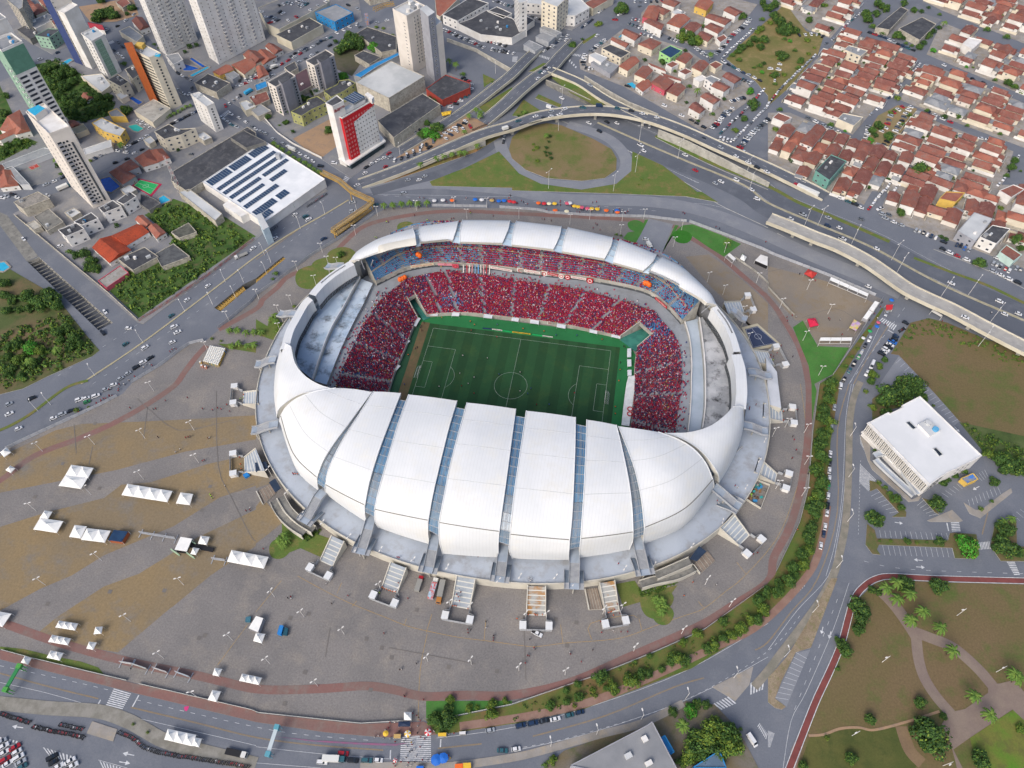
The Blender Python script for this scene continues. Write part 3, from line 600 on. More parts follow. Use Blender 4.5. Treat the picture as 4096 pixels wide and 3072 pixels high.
for (a,b,c,d),ds in (((t_w[0][-1],t_w[1][-1],t_n[1][0],t_n[0][0]),lambda u,v: .55 if u < .35 else .9),((t_n[0][-1],t_n[1][-1],t_e[1][0],t_e[0][0]),lambda u,v: .96 if u < .5 else .45)):
 f = .56; tier([a.lerp(b,f),d.lerp(c,f)],[b,c],14,'lower_stand',[],ds,n=6)
for side,(P,Q) in (('w',(t_w[0][-1],t_w[1][-1])),('n',(t_n[0][0],t_n[1][0])),('n2',(t_n[0][-1],t_n[1][-1])),('e',(t_e[0][0],t_e[1][0]))):
 mb = MB(); mb.beam(P+V((0,0,.9)),P.lerp(Q,.62)+V((0,0,.9)),.5,1.2,CONC); mb.build('tunnel_parapet',STAD)
allout = []
for T in (t_w,t_n,t_e): allout += T[1]
south = rs([t_e[1][-1]]+OUT[3]+[t_w[1][0]],40); loopo = allout+south[1:-1]
mb = MB(); zc = 11.4
def toell(p,a=120,b=98): return V((*ell(a,b,math.atan2(p.y/b*1.0,p.x/a*1.0)),zc))
lo = [V((p.x,p.y,zc)) for p in loopo]; lo.append(lo[0]); mb.grid([lo,[toell(p) for p in lo]],mat('concourse','8f969e','858b93','7d8288',scale=.05,fine=.05)); mb.build('concourse',STAD)
UF = G('S 520,390 600,350 665,325 800,307 1000,320 1106,331 1200,345 1400,366 1456,375 1681,425 1781,495 1838,558',14.5)
uf = smoothline(UF,5); ub = []
for i,p in enumerate(uf):
 t = uf[min(i+1,len(uf)-1)]-uf[max(i-1,0)]; nrm = V((-t.y,t.x,0)).normalized()
 f = i/(len(uf)-1); dep = 10+13*min(1,4.5*min(f,1-f)); q = p+nrm*dep
 ub.append(V((q.x,q.y,27.5)))
def ud(u,v):
 if v > .45: base = 0.05 if u < .17 else .2 if u < .22 else .85 if u < .36 else .97 if u < .68 else .9 if u < .76 else .4 if u < .82 else .08
 else: base = 0.06 if u < .12 else .35 if u < .2 else .6 if u < .34 else .97 if u < .68 else .92 if u < .76 else .4 if u < .85 else .25
 return base
tier(uf,ub,19,'upper_stand',[.04,.1,.16,.22,.28,.34,.4,.46,.52,.58,.64,.7,.76,.82,.88,.94],ud)
A,B = rs(uf,120),rs(ub,120)
mb = MB(); lo = [A[i].lerp(B[i],.36)+V((0,0,.5)) for i in range(120)]; hi = [A[i].lerp(B[i],.42)+V((0,0,.3)) for i in range(120)]; mb.grid([lo,hi],mat('cross_aisle','9a8f82','8b8378',scale=.2,fine=.1)); mb.build('cross_aisle',STAD)
for f in (.27,.345,.43,.515,.6,.675,.73):
 i = int(f*119); j = i+1; mb = MB(); z = V((0,0,1.7)); a,b = A[i].lerp(B[i],.46)+z,A[i].lerp(B[i],.8)+z; c,d = A[j].lerp(B[j],.8)+z,A[j].lerp(B[j],.46)+z
 mb.quad(a,d,c,b,mat('vomitory','3c4048','33373e',scale=.5)); mb.beam(a,b,.3,.6,CONC); mb.beam(d,c,.3,.6,CONC); mb.beam(b,c,.3,.6,CONC); mb.build('vomitory',STAD)
mb = MB(); mb.grid([[p+V((0,0,-.1)) for p in ub],[toell(p,117,97)+V((0,0,12)) for p in ub]],STAND); mb.build('upper_gallery',STAD)
mb = MB(); mb.grid([[V((p.x,p.y,13)) for p in uf],[V((p.x,p.y,11.3)) for p in uf]],STEELD); mb.grid([[V((p.x,p.y,13)) for p in offs(uf,6)],[V((p.x,p.y,13)) for p in uf]],CONCD); mb.build('upper_stand_soffit',STAD)
stW = mat('terrace_blue','bccad8','a0b4c8','575f67',scale=.05,fine=.06,lo=.45,hi=.55); stE = mat('terrace_stained','b4b7bb','8e9297','333336',scale=.075,fine=.05)
def strip(name,so,si,z,m,zb=11.3):
 a,b = rs(G(so,z),24),rs(G(si,z),24); mb = MB(); mb.grid([a,b],m)
 if mb.v and (a[1]-a[0]).cross(b[0]-a[0]).z < 0: mb.f = [f[::-1] for f in mb.f]
 mb.grid([b,[V((p.x,p.y,zb)) for p in b]],CONC); mb.grid([[V((p.x,p.y,zb)) for p in a],a],CONC)
 for k in (0,-1): mb.quad(a[k],b[k],V((b[k].x,b[k].y,zb)),V((a[k].x,a[k].y,zb)),CONC)
 o = mb.build(name,STAD); return a,b,o
a,b,o = strip('end_terrace','S 150,730 170,640 215,535 270,465 330,405 385,352','S 245,812 290,680 330,585 380,500 425,415 450,370',16,stW)
for f in range(0,23,3):
 p = MB(); p.grid([[v+V((0,0,1.8)) for v in b[f:f+4]],[v for v in b[f:f+4]]],WHITEW); p.grid([[v for v in offs(b[f:f+4],-.3)],[v+V((0,0,1.8)) for v in offs(b[f:f+4],-.3)]],WHITEW); p.grid([[v+V((0,0,1.8)) for v in offs(b[f:f+4],-.3)],[v+V((0,0,1.8)) for v in b[f:f+4]]],WHITEW); p.build('parapet',o)
strip('end_terrace','S 248,815 295,685 338,587 388,500 433,420 455,375','S 305,832 365,680 420,565 465,480 498,408 505,395',13.6,stW)
a,b,o = strip('end_terrace','S 1928,540 1995,640 2045,745 2060,830 2062,930 2000,1010','S 1912,548 1925,640 1935,740 1938,830 1937,930 1925,1025',16,stE)
for f in range(0,23,3):
 p = MB(); p.grid([[v+V((0,0,1.6)) for v in b[f:f+4]],[v for v in b[f:f+4]]],WHITEW); p.grid([[v for v in offs(b[f:f+4],.5)],[v+V((0,0,1.6)) for v in offs(b[f:f+4],.5)]],WHITEW); p.grid([[v+V((0,0,1.6)) for v in offs(b[f:f+4],.5)],[v+V((0,0,1.6)) for v in b[f:f+4]]],WHITEW); p.build('parapet',o)
a,b,o = strip('end_terrace','S 1908,548 1922,640 1931,740 1935,830 1933,930 1921,1025','S 1850,562 1872,640 1880,740 1878,830 1875,930 1864,1040',13,mat('terrace_pale','a9b6c4','9aa8b6',scale=.06,fine=.05))
p = MB(); p.grid([[v+V((0,0,1.2)) for v in b],[v for v in b]],WHITEW); p.grid([[v for v in offs(b,.4)],[v+V((0,0,1.2)) for v in offs(b,.4)]],WHITEW); p.grid([[v+V((0,0,1.2)) for v in offs(b,.4)],[v+V((0,0,1.2)) for v in b]],WHITEW); p.build('parapet',o)
SEAMD = solid('seam_dark','6e6e68'); SEAML = solid('seam_light','aeb2b4'); stripes(ROOFW,1.5,.93,'X',.14)
def rail(r):
 return [unp(_map('S',u,v),z) for u,v,z in r]
def petal(rails,NL=26,NC=9,seam=None,th=2.4,extra=False,lines=(),flip=False):
 R = []
 for r in rails:
  P = rail(r) if not isinstance(r[0],V) else list(r)
  if extra:
   f,s = P[0],P[-1]; d = V((s.x-f.x,s.y-f.y,0)).normalized(); P += [s+d*3+V((0,0,-8)),s+d*4.5+V((0,0,9-s.z))]
  if seam is not None:   # keep the seam at the same row on each rail
   a,b = rs(P[:seam+1],8),rs(P[seam:],NL-7); R.append(a+b[1:])
  else: R.append(rs(P,NL))
 rows = []
 for i in range(len(R[0])): rows.append(rs([r[i] for r in R],NC) if len(R) > 2 else [R[0][i].lerp(R[1][i],k/(NC-1)) for k in range(NC)])
 n,m = len(rows),NC
 def nrm(i,j):
  a = rows[min(i+1,n-1)][j]-rows[max(i-1,0)][j]; b = rows[i][min(j+1,m-1)]-rows[i][max(j-1,0)]; v = a.cross(b)
  if v.length < 1e-6: return V((0,0,1))
  v.normalize(); c = V((0,0,5)); return v if v.dot(rows[i][j]-c) > 0 else -v
 NN = [[nrm(i,j) for j in range(m)] for i in range(n)]
 for i in range(n):
  for j in range(m):
   f = 4*(j/(m-1))*(1-j/(m-1)); rows[i][j] = rows[i][j]+NN[i][j]*(.12 if extra else .3)*f
 und = [[rows[i][j]-NN[i][j]*th for j in range(m)] for i in range(n)]
 mb = MB(); mb.grid(rows,ROOFW); 
 up = (rows[1][0]-rows[0][0]).cross(rows[0][1]-rows[0][0])
 if up.dot(NN[0][0]) > 0: mb.f = [f[::-1] for f in mb.f]
 mb.grid(und,FASC)
 o = mb.build('roof_shell',STAD,smooth=True)
 ed = MB(); 
 for k in (0,m-1): ed.grid([[r[k] for r in rows],[r[k] for r in und]],FASC)
 for k in (0,n-1): ed.grid([rows[k],und[k]],FASC)
 ed.build('edge_fascia',o)
 rim = MB()
 for k in (0,m-1): rim.tube([rows[i][k]+NN[i][k]*.05 for i in range(n)],.28,ROOFW,5)
 rim.build('edge_trim',o)
 if seam is not None: sm = MB(); sm.tube([p+NN[7][j]*.06 for j,p in enumerate(rows[7])],.22,SEAMD,4); sm.build('seam',o)
 for k in lines: sm = MB(); sm.tube([p-NN[k][j]*.03 for j,p in enumerate(rows[k])],.12,SEAML,4); sm.build('seam',o)
 return rows,o
P1 = petal([[(105,1003,9),(102,985,16),(107,966,24),(130,930,30),(175,893,34),(250,862,37),(345,847,38)],[(178,1200,9),(170,1175,18),(166,1132,26),(205,1060,33),(255,985,37),(330,915,39),(425,853,39.5)],[(272,1292,9),(266,1265,18),(264,1233,26),(290,1160,33),(340,1080,37),(400,1000,39.5),(500,864,40)]],seam=2,NC=15,lines=(12,17,22))
P2 = petal([[(306,1308,9),(299,1290,16),(300,1263,25),(318,1190,32),(370,1080,37),(440,970,39.5),(508,862,40)],[(480,1428,9),(471,1395,18),(470,1352,27),(490,1250,34),(530,1120,38),(580,985,40),(625,869,40)]],seam=2,lines=(12,17,22))
P3 = petal([[(530,1450,9),(514,1420,18),(513,1370,27),(533,1280,34),(570,1150,38.5),(615,1000,40.5),(660,875,40)],[(752,1522,9),(743,1480,19),(744,1418,29),(765,1300,35),(800,1150,39.5),(835,1010,41.5),(868,902,40.5)]],seam=2,lines=(12,17,22))
P4 = petal([[(808,1562,9),(793,1510,21),(791,1427,30),(802,1370,35),(835,1200,40),(870,1060,42),(912,910,41)],[(1049,1578,9),(1046,1530,20),(1051,1466,30),(1062,1380,35.5),(1080,1250,40),(1100,1100,42),(1122,937,41)]],seam=2,lines=(13,18,22))
P5 = petal([[(1108,1582,9),(1094,1545,20),(1098,1478,30),(1106,1390,35.5),(1120,1270,40),(1145,1100,42),(1168,945,41)],[(1350,1589,9),(1351,1560,20),(1355,1502,30),(1365,1400,35.5),(1372,1270,40),(1378,1110,42),(1380,973,41)]],seam=2,lines=(13,18,22))
P6 = petal([[(1400,1580,9),(1399,1545,20),(1403,1497,30),(1410,1400,35.5),(1418,1270,40),(1425,1115,42),(1429,984,41)],[(1611,1545,9),(1627,1508,18),(1629,1468,28),(1625,1370,34),(1611,1254,38.5),(1586,1129,40.5),(1557,1007,40.5)]],seam=2,lines=(13,18,22))
P7 = petal([[(1671,1522,9),(1675,1490,19),(1679,1449,28),(1666,1329,35),(1640,1210,39),(1606,1109,40.5),(1566,1012,40)],[(1850,1440,9),(1862,1415,19),(1850,1366,28),(1812,1280,35),(1775,1200,39),(1715,1105,40.5),(1651,1025,40)],[(1972,1290,9),(1978,1268,17),(1973,1241,26),(1942,1170,33),(1888,1108,37),(1816,1065,39),(1737,1037,39)]],seam=2,NC=15,lines=(13,18,22))
petal([[(98,980,9),(90,965,18),(112,922,29),(200,870,34.5),(333,849,37.5)],[(86,930,9),(83,900,20),(108,860,29),(185,838,34),(272,831,36.5)],[(81,850,9),(82,828,20),(104,795,29),(155,790,32.5),(212,794,35)],[(88,760,9),(92,740,20),(112,722,28),(140,730,31),(170,740,33)],[(104,690,9),(108,672,20),(124,655,28),(138,660,30),(152,668,31)]],NL=20,NC=24)
petal([[(1998,1264,9),(2000,1240,18),(1990,1205,28),(1930,1125,34),(1850,1070,37),(1766,1040,38)],[(2040,1190,9),(2046,1160,20),(2032,1115,29),(1985,1070,34),(1930,1047,36),(1866,1039,37)],[(2078,1110,9),(2084,1080,20),(2075,1045,28),(2040,1022,33),(2000,1015,34.5),(1956,1014,35.5)],[(2098,1045,9),(2104,1015,20),(2098,985,28),(2075,972,31),(2050,969,33),(2021,969,34)],[(2106,990,9),(2110,960,20),(2105,935,28),(2095,925,30),(2080,925,31),(2061,927,32)]],NL=20,NC=24)
GLZ = mat('glazing_smoke','6f7b85','5f7f9b',scale=.05,rough=.25,spec=.6)
def skylight(LR,RR,k0,k1,m,dz=1.3,nb=16,w=3):
 a = [r[-1] for r in LR][k0:k1]; b = [r[0] for r in RR][k0:k1]; d = V((0,0,-dz)); a,b = [p+d for p in rs(a,nb)],[p+d for p in rs(b,nb)]
 mb = MB(); mb.grid([a,b],m); o = mb.build('skylight',STAD); g = MB()
 for i in range(nb): g.beam(a[i]+V((0,0,.12)),b[i]+V((0,0,.12)),.22,.22,STEEL)
 g.tube([p.lerp(q,.5)+V((0,0,.12)) for p,q in zip(a,b)],.1,STEEL,4); g.build('glazing_bar',o); g = MB()
 for f in [(k+1)/(w+2) for k in range(w+1)]: g.tube([p.lerp(q,f)+V((0,0,.1)) for p,q in zip(a,b)],.07,STEEL,4)
 g.build('glazing_bar',o); return a,b
for LR,RR,m,lim in ((P1[0],P2[0],GLZ,-1),(P2[0],P3[0],GLASSB,-1),(P3[0],P4[0],GLASSB,-1),(P4[0],P5[0],GLASSB,-1),(P5[0],P6[0],GLASSB,-1),(P6[0],P7[0],GLZ,-1)):
 n = len(LR); skylight(LR,RR,5,13,GLZ,nb=7); skylight(LR,RR,12,n-1,m if m is GLASSB else GLZ,nb=10)
def far(TL,TR,BL,BR,ml=(0,0),mr=(0,0),zs=34,zf=36):
 mid = lambda a,b,o: ((a[0]*.5+b[0]*.5)+o[0],(a[1]*.5+b[1]*.5)+o[1],37.8)
 L = [(*BL,zf),mid(BL,TL,ml),(*TL,zs)]; R_ = [(*BR,zf),mid(BR,TR,mr),(*TR,zs)]
 return petal([L,R_],NL=16,NC=7,extra=True,lines=(4,))
F1 = petal([[(446,297,34),(425,291,34.3),(405,298,31)],[(470,288,34.5),(452,268,36),(437,256,32)],[(530,265,35.5),(522,234,38),(512,210,33)],[(600,248,36),(592,206,38.5),(590,181,33.5)],[(692,230,36),(688,190,39),(676,157,34)]],NL=14,NC=20,extra=True)
F2 = far((707,148),(874,124),(711,224),(848,210),(-3,-3),(4,-8))
F3 = far((893,121),(1098,123),(881,215),(1064,220),(-4,-3),(8,-12))
F4 = far((1126,125),(1319,148),(1104,227),(1285,247),(-4,-3),(10,-12))
F5 = far((1350,152),(1539,195),(1322,256),(1505,288),(-3,-4),(12,-10))
F6 = far((1573,205),(1731,268),(1543,303),(1672,340),(0,-4),(14,-6))
F7 = petal([[(1697,346,36),(1722,312,38.5),(1760,283,34)],[(1770,377,35.5),(1800,345,37.5),(1845,327,33)],[(1850,420,35),(1885,392,36),(1915,390,32)],[(1915,455,34),(1945,440,34),(1965,440,31)],[(1948,478,33),(1970,480,32),(1990,490,29)]],NL=14,NC=20,extra=True)
FARS = [F1[0],F2[0],F3[0],F4[0],F5[0],F6[0],F7[0]]
GLP = mat('glazing_pale','a9bccb','9db2c4',scale=.1,rough=.3)
for LR,RR in zip(FARS,FARS[1:]):
 a = [r[-1] for r in LR]; b = [r[0] for r in RR]; na,nb_ = rs(a,12),rs(b,12); d = V((0,0,-1.6)); mb = MB(); mb.grid([[p+d for p in na],[p+d for p in nb_]],GLP); o = mb.build('skylight',STAD); g = MB()
 for i in range(0,12): g = MB(); g.beam(na[i]+d*.9,nb_[i]+d*.9,.2,.2,STEEL); g.build('glazing_bar',o)
def rimband(s,z,w,side,zb=17.5,ztop=None):
 P = smoothline([unp(_map('S',u,v),zz) for (u,v),zz in zip([tuple(map(float,t.split(','))) for t in s.split()],z)],5); Q = offs(P,side*w); mb = MB(); mb.grid([P,Q],ROOFW)
 if (P[1]-P[0]).cross(Q[0]-P[0]).z < 0: mb.f = [f[::-1] for f in mb.f]
 o_ = offs(P,-side*1.5); mb.grid([P,[V((p.x,p.y,p.z-9)) for p in o_]],ROOFW); mb.grid([[V((p.x,p.y,p.z-9)) for p in o_],[V((p.x,p.y,8.5)) for p in P]],ROOFW)
 mb.grid([Q,[V((q.x,q.y,q.z-8)) for q in offs(Q,side*.6)]],ROOFW); o = mb.build('rim_band',STAD,smooth=True)
 t = MB(); qq = rs([V((q.x,q.y,q.z-8)) for q in offs(Q,side*.9)],28)
 for i in range(27): t.beam(qq[i],qq[i]+V((0,0,-2.4)),.25,.25,STEELD); t.beam(qq[i]+V((0,0,-2.4 if i % 2 else 0)),qq[i+1]+V((0,0,0 if i % 2 else -2.4)),.2,.2,STEELD)
 t.tube(qq,.3,STEELD,4); t.tube([q+V((0,0,-2.4)) for q in qq],.3,STEELD,4); t.build('truss',o)
 return P,Q,o
W1 = rimband('106,680 128,600 160,540 195,480 222,452',[28.5,28.5,28.5,28.8,29.2],4.4,-1)
W2 = rimband('228,440 262,400 300,366 350,330 408,296',[30,30,30,30.4,31],4.4,-1)
E1 = rimband('1992,492 2040,556 2072,620 2094,690',[29,28.6,28.4,28.2],3.6,-1)
E2 = rimband('2096,700 2114,760 2121,830 2122,880 2116,940',[28,28,28,28,28],5.4,-1)
for P,Q,o in (W2,E1):   # louvre slots along the rim
 a,b = rs([p.lerp(q,.35) for p,q in zip(P,Q)],40),None; g = MB()
 for i in range(12 if o is W2[2] else 3,34 if o is W2[2] else 24): g.beam(a[i]+V((0,0,.08)),a[i].lerp(a[i+1],.6)+V((0,0,.08)),.8,.12,STEELD)
 g.build('louvre',o)
for s in ('S 497,320 505,295','S 470,335 455,298','S 1842,455 1846,430','S 1935,500 1950,478','S 1925,520 1960,492'):
 p = PX(s); mb = MB(); mb.tube([unp(p[0],22),unp(p[1],33)],.35,STEEL,5); mb.build('roof_strut',STAD)
# stairs, footbridges and gate boxes
def stair(s,zt=6.0,zb=0.15,label='',m=None):
 """top-left top-right bottom-right bottom-left"""
 ps = PX(s); a,b = unp(ps[0],zt),unp(ps[1],zt); c,d = unp(ps[2],zb),unp(ps[3],zb)
 mb = MB(); n = 24; m = m or mat('stair_tread','a6b0ba','96a0aa',scale=.2)
 lip = mat('tread_edge','cfcfc8')
 for i in range(n):
  t0,t1 = i/n,(i+1)/n; z0 = mix_(zt,zb,t0)-.02*i/n; z1 = mix_(zt,zb,t1)
  p,q,r,u = a.lerp(d,t0),b.lerp(c,t0),b.lerp(c,t1),a.lerp(d,t1)
  for v in (p,q): v.z = z0
  lo = [V((v.x,v.y,z0)) for v in (p,q,r,u)]; mb.quad(lo[0],lo[3],lo[2],lo[1],lip if i % 4 == 3 else m)
  mb.quad(lo[3],V((u.x,u.y,z1)),V((r.x,r.y,z1)),lo[2],CONC)
 o = mb.build('stair',STAD)
 for e,f in ((a,d),(b,c)):
  w = MB(); n_ = (b-a).normalized()*.2
  P = [e+V((0,0,1.0)),f+V((0,0,1.0)),V((f.x,f.y,0)),V((e.x,e.y,0))]
  vs = [v-n_ for v in P]+[v+n_ for v in P]; w.add(vs,[(0,1,2,3),(7,6,5,4),(0,4,5,1),(1,5,6,2),(2,6,7,3),(3,7,4,0)],PODW); w.build('stair_wall',o)
 return c,d,((c+d)/2-(a+b)/2).normalized()
BADGE = solid('badge_blue','3a6a8c')
def gatebox(c,d,dr,where):
 """fenced forecourt with two white cabins below a stair"""
 dr = V((dr.x,dr.y,0)).normalized(); ax = (c-d).normalized(); L = (c-d).length; mid = (c+d)/2; rz = math.atan2(ax.y,ax.x)
 r = empty('gate_fence',mid,'grey panel fence at the foot '+where,'fence','forecourt fences')
 P = [d-ax*.3,d-ax*.3+dr*2.5,d-ax*2.6+dr*2.8,d-ax*2.6+dr*7.0,c+ax*2.6+dr*7.0,c+ax*2.6+dr*2.8,c+ax*.3+dr*2.5,c+ax*.3]
 for p,q in zip(P,P[1:]):
  k = max(1,int((q-p).length/2.6))
  for i in range(k):
   mb = MB(); mb.beam(p.lerp(q,i/k)+V((0,0,1.35)),p.lerp(q,(i+.96)/k)+V((0,0,1.35)),.08,2.3,STEEL); mb.build('panel',r)
 for sgn,e in ((1,c),(-1,d)):
  p = e+ax*sgn*1.5+dr*5.2; k = empty('gate_cabin',(p.x,p.y,.1),'white ticket cabin, %s of the two %s' % ('right one' if (sgn > 0) == (ax.x > 0) else 'left one',where),'cabin','ticket cabins',rz)
  mb = MB(); mb.box((0,0,0),(2.7,3.2,2.5),WHITEW); mb2 = MB(); mb2.box((0,0,2.5),(3.1,3.6,.25),ROOFW); mb3 = MB(); mb3.box((0,-1.62*(-1 if ax.cross(dr).z > 0 else 1),1.2),(1.4,.08,.9),BADGE)
  for nm,b_ in (('wall',mb),('roof',mb2),('badge',mb3)): put(nm,b_.mesh(nm),k)
RUST = mat('stair_rust','a6a8a6','a87c48',scale=.12,fine=.1,lo=.45,hi=.55)
ST = [('12 655,1312 765,1362 665,1580 555,1530','left of the near stairs',None),('12 1165,1540 1300,1590 13 1222,150 1090,100','of the second near stairs',None),('13 1735,0 1895,30 1845,290 1690,262','of the near stairs by the trucks',None),('23 135,85 290,92 290,345 125,340','of the rusty near stairs',RUST),('23 757,62 885,40 925,305 808,325','of the near stairs by the palms',RUST),
      ('22 1790,1242 1905,1112 2050,1312 1960,1402','of the south-east stairs',None),('22 2090,765 2130,640 32 78,780 60,862','right of the rubbish yard',None),('22 2170,170 2165,290 32 128,332 120,235','of the east stairs by the avenue hedge',None),('21 2085,1370 2125,1480 31 60,1505 0,1385','of the east stairs near the ball court',None),('21 1830,955 1870,1060 2010,1045 1975,950','of the north-east stairs',None),
      ('02 2240,180 2235,60 2105,75 2098,180','of the west stairs on the grey paving',None),('12 80,760 0,560 02 2110,640 2112,770','of the west stairs beside the blue tank',None)]
for i,(s,w,m) in enumerate(ST):
 try: gatebox(*stair(s,m=m),w)
 except Exception as e: print('stair',i,e)
def fbridge(s0,s1,s2,w=4.6,sw=True):
 """raised walkway from the shells to a landing over the podium edge, with a switchback flight"""
 a,b,c = unp(PX(s0)[0],13),unp(PX(s1)[0],12.6),unp(PX(s2)[0],8.6)
 d = (c-a); d.z = 0; d.normalize(); n = V((-d.y,d.x,0))*w/2; mb = MB(); tr = MB(); T = mat('bridge_floor','9aa6b4','8c98a6',scale=.2)
 mb.quad(a-n,b-n,b+n,a+n,T); k = 16
 for i in range(k):
  p,q = b.lerp(c,i/k),b.lerp(c,(i+1)/k); z = V((0,0,p.z-q.z)); tr.quad(p-n,q-n+z,q+n+z,p+n,STEEL); tr.quad(q-n+z,q-n,q+n,q+n+z,STEELD)
 e = c+d*3; mb.quad(c-n,e-n,e+n,c+n,T); 
 for g_ in (n,-n): mb.quad(a-g_-V((0,0,.7)),b-g_-V((0,0,.7)),b-g_,a-g_,CONCD)
 mb.quad(a-n-V((0,0,.7)),a+n-V((0,0,.7)),b+n-V((0,0,.7)),b-n-V((0,0,.7)),CONCD)
 o = mb.build('footbridge',STAD); tr.build('tread_flight',o)
 for sg in (1,-1):
  rl = MB(); P = [a+n*sg,b+n*sg,c+n*sg,e+n*sg]
  for p,q in zip(P,P[1:]): rl.beam(p+V((0,0,.25)),q+V((0,0,.25)),.14,1.5,STEEL)
  rl.build('side_rail',o)
  if sw:
   fl = MB(); p0 = e+n*sg*1.0; p1 = c-d*7; p1.z = 6.1
   q0,q1 = p0+n*sg*.9,p1+n*sg*1.9; r0,r1 = p0,p1+n*sg*1.0
   fl.quad(r0-d*3,V((r1.x,r1.y,6.1)),V((q1.x,q1.y,6.1)),q0-d*3,mat('flight_blue','7f8d9e','72808f',scale=.3)); fl.quad(r0,r0-d*3,q0-d*3,q0,STEEL)
   fl.beam(q0+V((0,0,.4)),q0-d*3+V((0,0,.4)),.12,1,STEEL); fl.beam(q0-d*3+V((0,0,.4)),V((q1.x,q1.y,6.5)),.12,1,STEEL); fl.build('switchback_flight',o)
 ps = MB(); ps.tube([V((e.x,e.y,0.1))-d*1.5,V((e.x,e.y,e.z-.2))-d*1.5],.4,CONC); ps.build('pier',o); ps = MB(); ps.tube([V((b.x,b.y,6))+d,V((b.x,b.y,b.z-.8))+d],.35,CONC); ps.build('pier',o)
for f in (('12 585,925','12 535,985','12 445,1160'),('12 1005,1130','12 970,1255','12 920,1420'),('12 1555,1290','12 1525,1435','12 1495,1580'),('12 2145,1385','12 2125,1535','12 2110,1659'),('22 540,1385','22 540,1545','23 535,60'),('22 1075,1285','22 1100,1430','22 1140,1600'),('22 1745,890','22 1830,960','22 1920,1040')): fbridge(*f)
for f in (('22 2000,355','22 2080,375','22 2160,410'),('12 190,345','12 110,360','12 10,400'),('21 2040,1555','21 2110,1560','21 2190,1590'),('21 1900,1010','21 1940,1040','21 1985,1090'),('11 170,1450','11 110,1455','11 40,1490'),('11 345,1055','11 290,1050','11 230,1060'),('11 745,640','11 700,640','11 640,650')): fbridge(*f,sw=False)
def ramp(s,z0,z1,w,label='ramp'):
 P = G(s,[mix_(z0,z1,i/(len(s.split())-2)) for i in range(len(s.split())-1)]); P = smoothline(P,4); mb = MB(); a,b = offs(P,w/2),offs(P,-w/2); mb.grid([b,a],CONCD); o = mb.build('ramp',STAD)
 for e in (a,b):
  f = MB(); up = V((0,0,.9)); f.grid([[p+up for p in e],[V((p.x,p.y,0)) for p in e]],PODW); g_ = [p+(q-p).normalized()*.3 for p,q in zip(e,P)]
  f.grid([[V((p.x,p.y,0)) for p in g_],[p+up for p in g_]],PODW); f.grid([[p+up for p in g_],[p+up for p in e]],PODW); f.build('ramp_wall',o)
ramp('12 215,975 290,1100 400,1200 500,1260',5.8,4.2,4); ramp('12 150,1010 210,1120 310,1220 420,1290',2.0,4.0,4)
ramp('22 1540,1530 1380,1600 1240,1659',5.8,4.4,4); ramp('22 1570,1590 1420,1659 23 1230,40 1110,75',2.2,4.0,4)
for s,m in (('22 1535,1510 1615,1400 1680,1445 1600,1530',mat('awning_navy','2c3c52','263448',scale=.3)),('12 -10,680 85,670 105,720 0,760',MATS['awning_navy']),('12 110,850 165,815 215,900 165,935',MATS['awning_navy'])):
 q = G(s,5.0); mb = MB(); mb.prism([p.xy for p in q],4.7,5.0,m,bottom=True)
 mb.build('awning',STAD)
for s,w in (('22 1565,1560 1690,1440 1755,1525 1625,1640','service ramp'),('12 5,930 120,865 170,940 60,1040',''),('23 630,115 735,100 785,285 665,290','')):
 q = G(s,[.8]*4); mb = MB(); mb.prism([p.xy for p in q],0.1,.6,mat('ramp_brown','8c8074','7d7268',scale=.3,fine=.15),PODW)
 for f in (.2,.4,.6,.8): mb.beam(q[0].lerp(q[1],f)-V((0,0,.1)),q[3].lerp(q[2],f)-V((0,0,.1)),.14,.16,CONC)
 mb.beam(q[0],q[3],.5,1.4,PODW); mb.build('service_ramp',STAD)
q = G('31 -20,1430 75,1560 85,1659 32 112,215 0,180',5); mb = MB(); mb.prism([p.xy for p in q],0,5.6,mat('slab_pale','c2c6cc','b2b7be',scale=.1),PODW); mb.build('side_terrace',STAD)
yr = empty('rubbish_yard',g1('22 2120,920'),'walled yard full of coloured bins and scrap beside the right podium','yard'); q = G('22 2075,820 1990,985 2145,1082 32 10,880',0); rr_ = random.Random(8)
for i in range(4): mb = MB(); mb.beam(q[i]+V((0,0,.8)),q[(i+1) % 4]+V((0,0,.8)),.25,1.6,PODW); mb.build('wall',yr)
for i in range(34):
 p = q[0].lerp(q[3],rr_.uniform(.08,.92)).lerp(q[1].lerp(q[2],rr_.uniform(.08,.92)),rr_.uniform(.08,.92)); mb = MB(); m = rr_.choice([solid('bin_lime','9ac040'),solid('bin_turquoise','3a9a98'),CONCD,BARK,solid('bin_sky','3f86b8'),CONC,solid('bin_brown','8a6a48')]); mb.box((p.x,p.y,.1),(rr_.uniform(.9,2.4),rr_.uniform(.8,1.4),rr_.uniform(.5,1.3)),m,rr_.uniform(0,3)); o = mb.build('scrap_bin',loc=(p.x,p.y,.1)); tag(o,'bin or scrap piece in the rubbish yard, %s from the podium corner' % ordn(i),'bin','scrap in the rubbish yard')
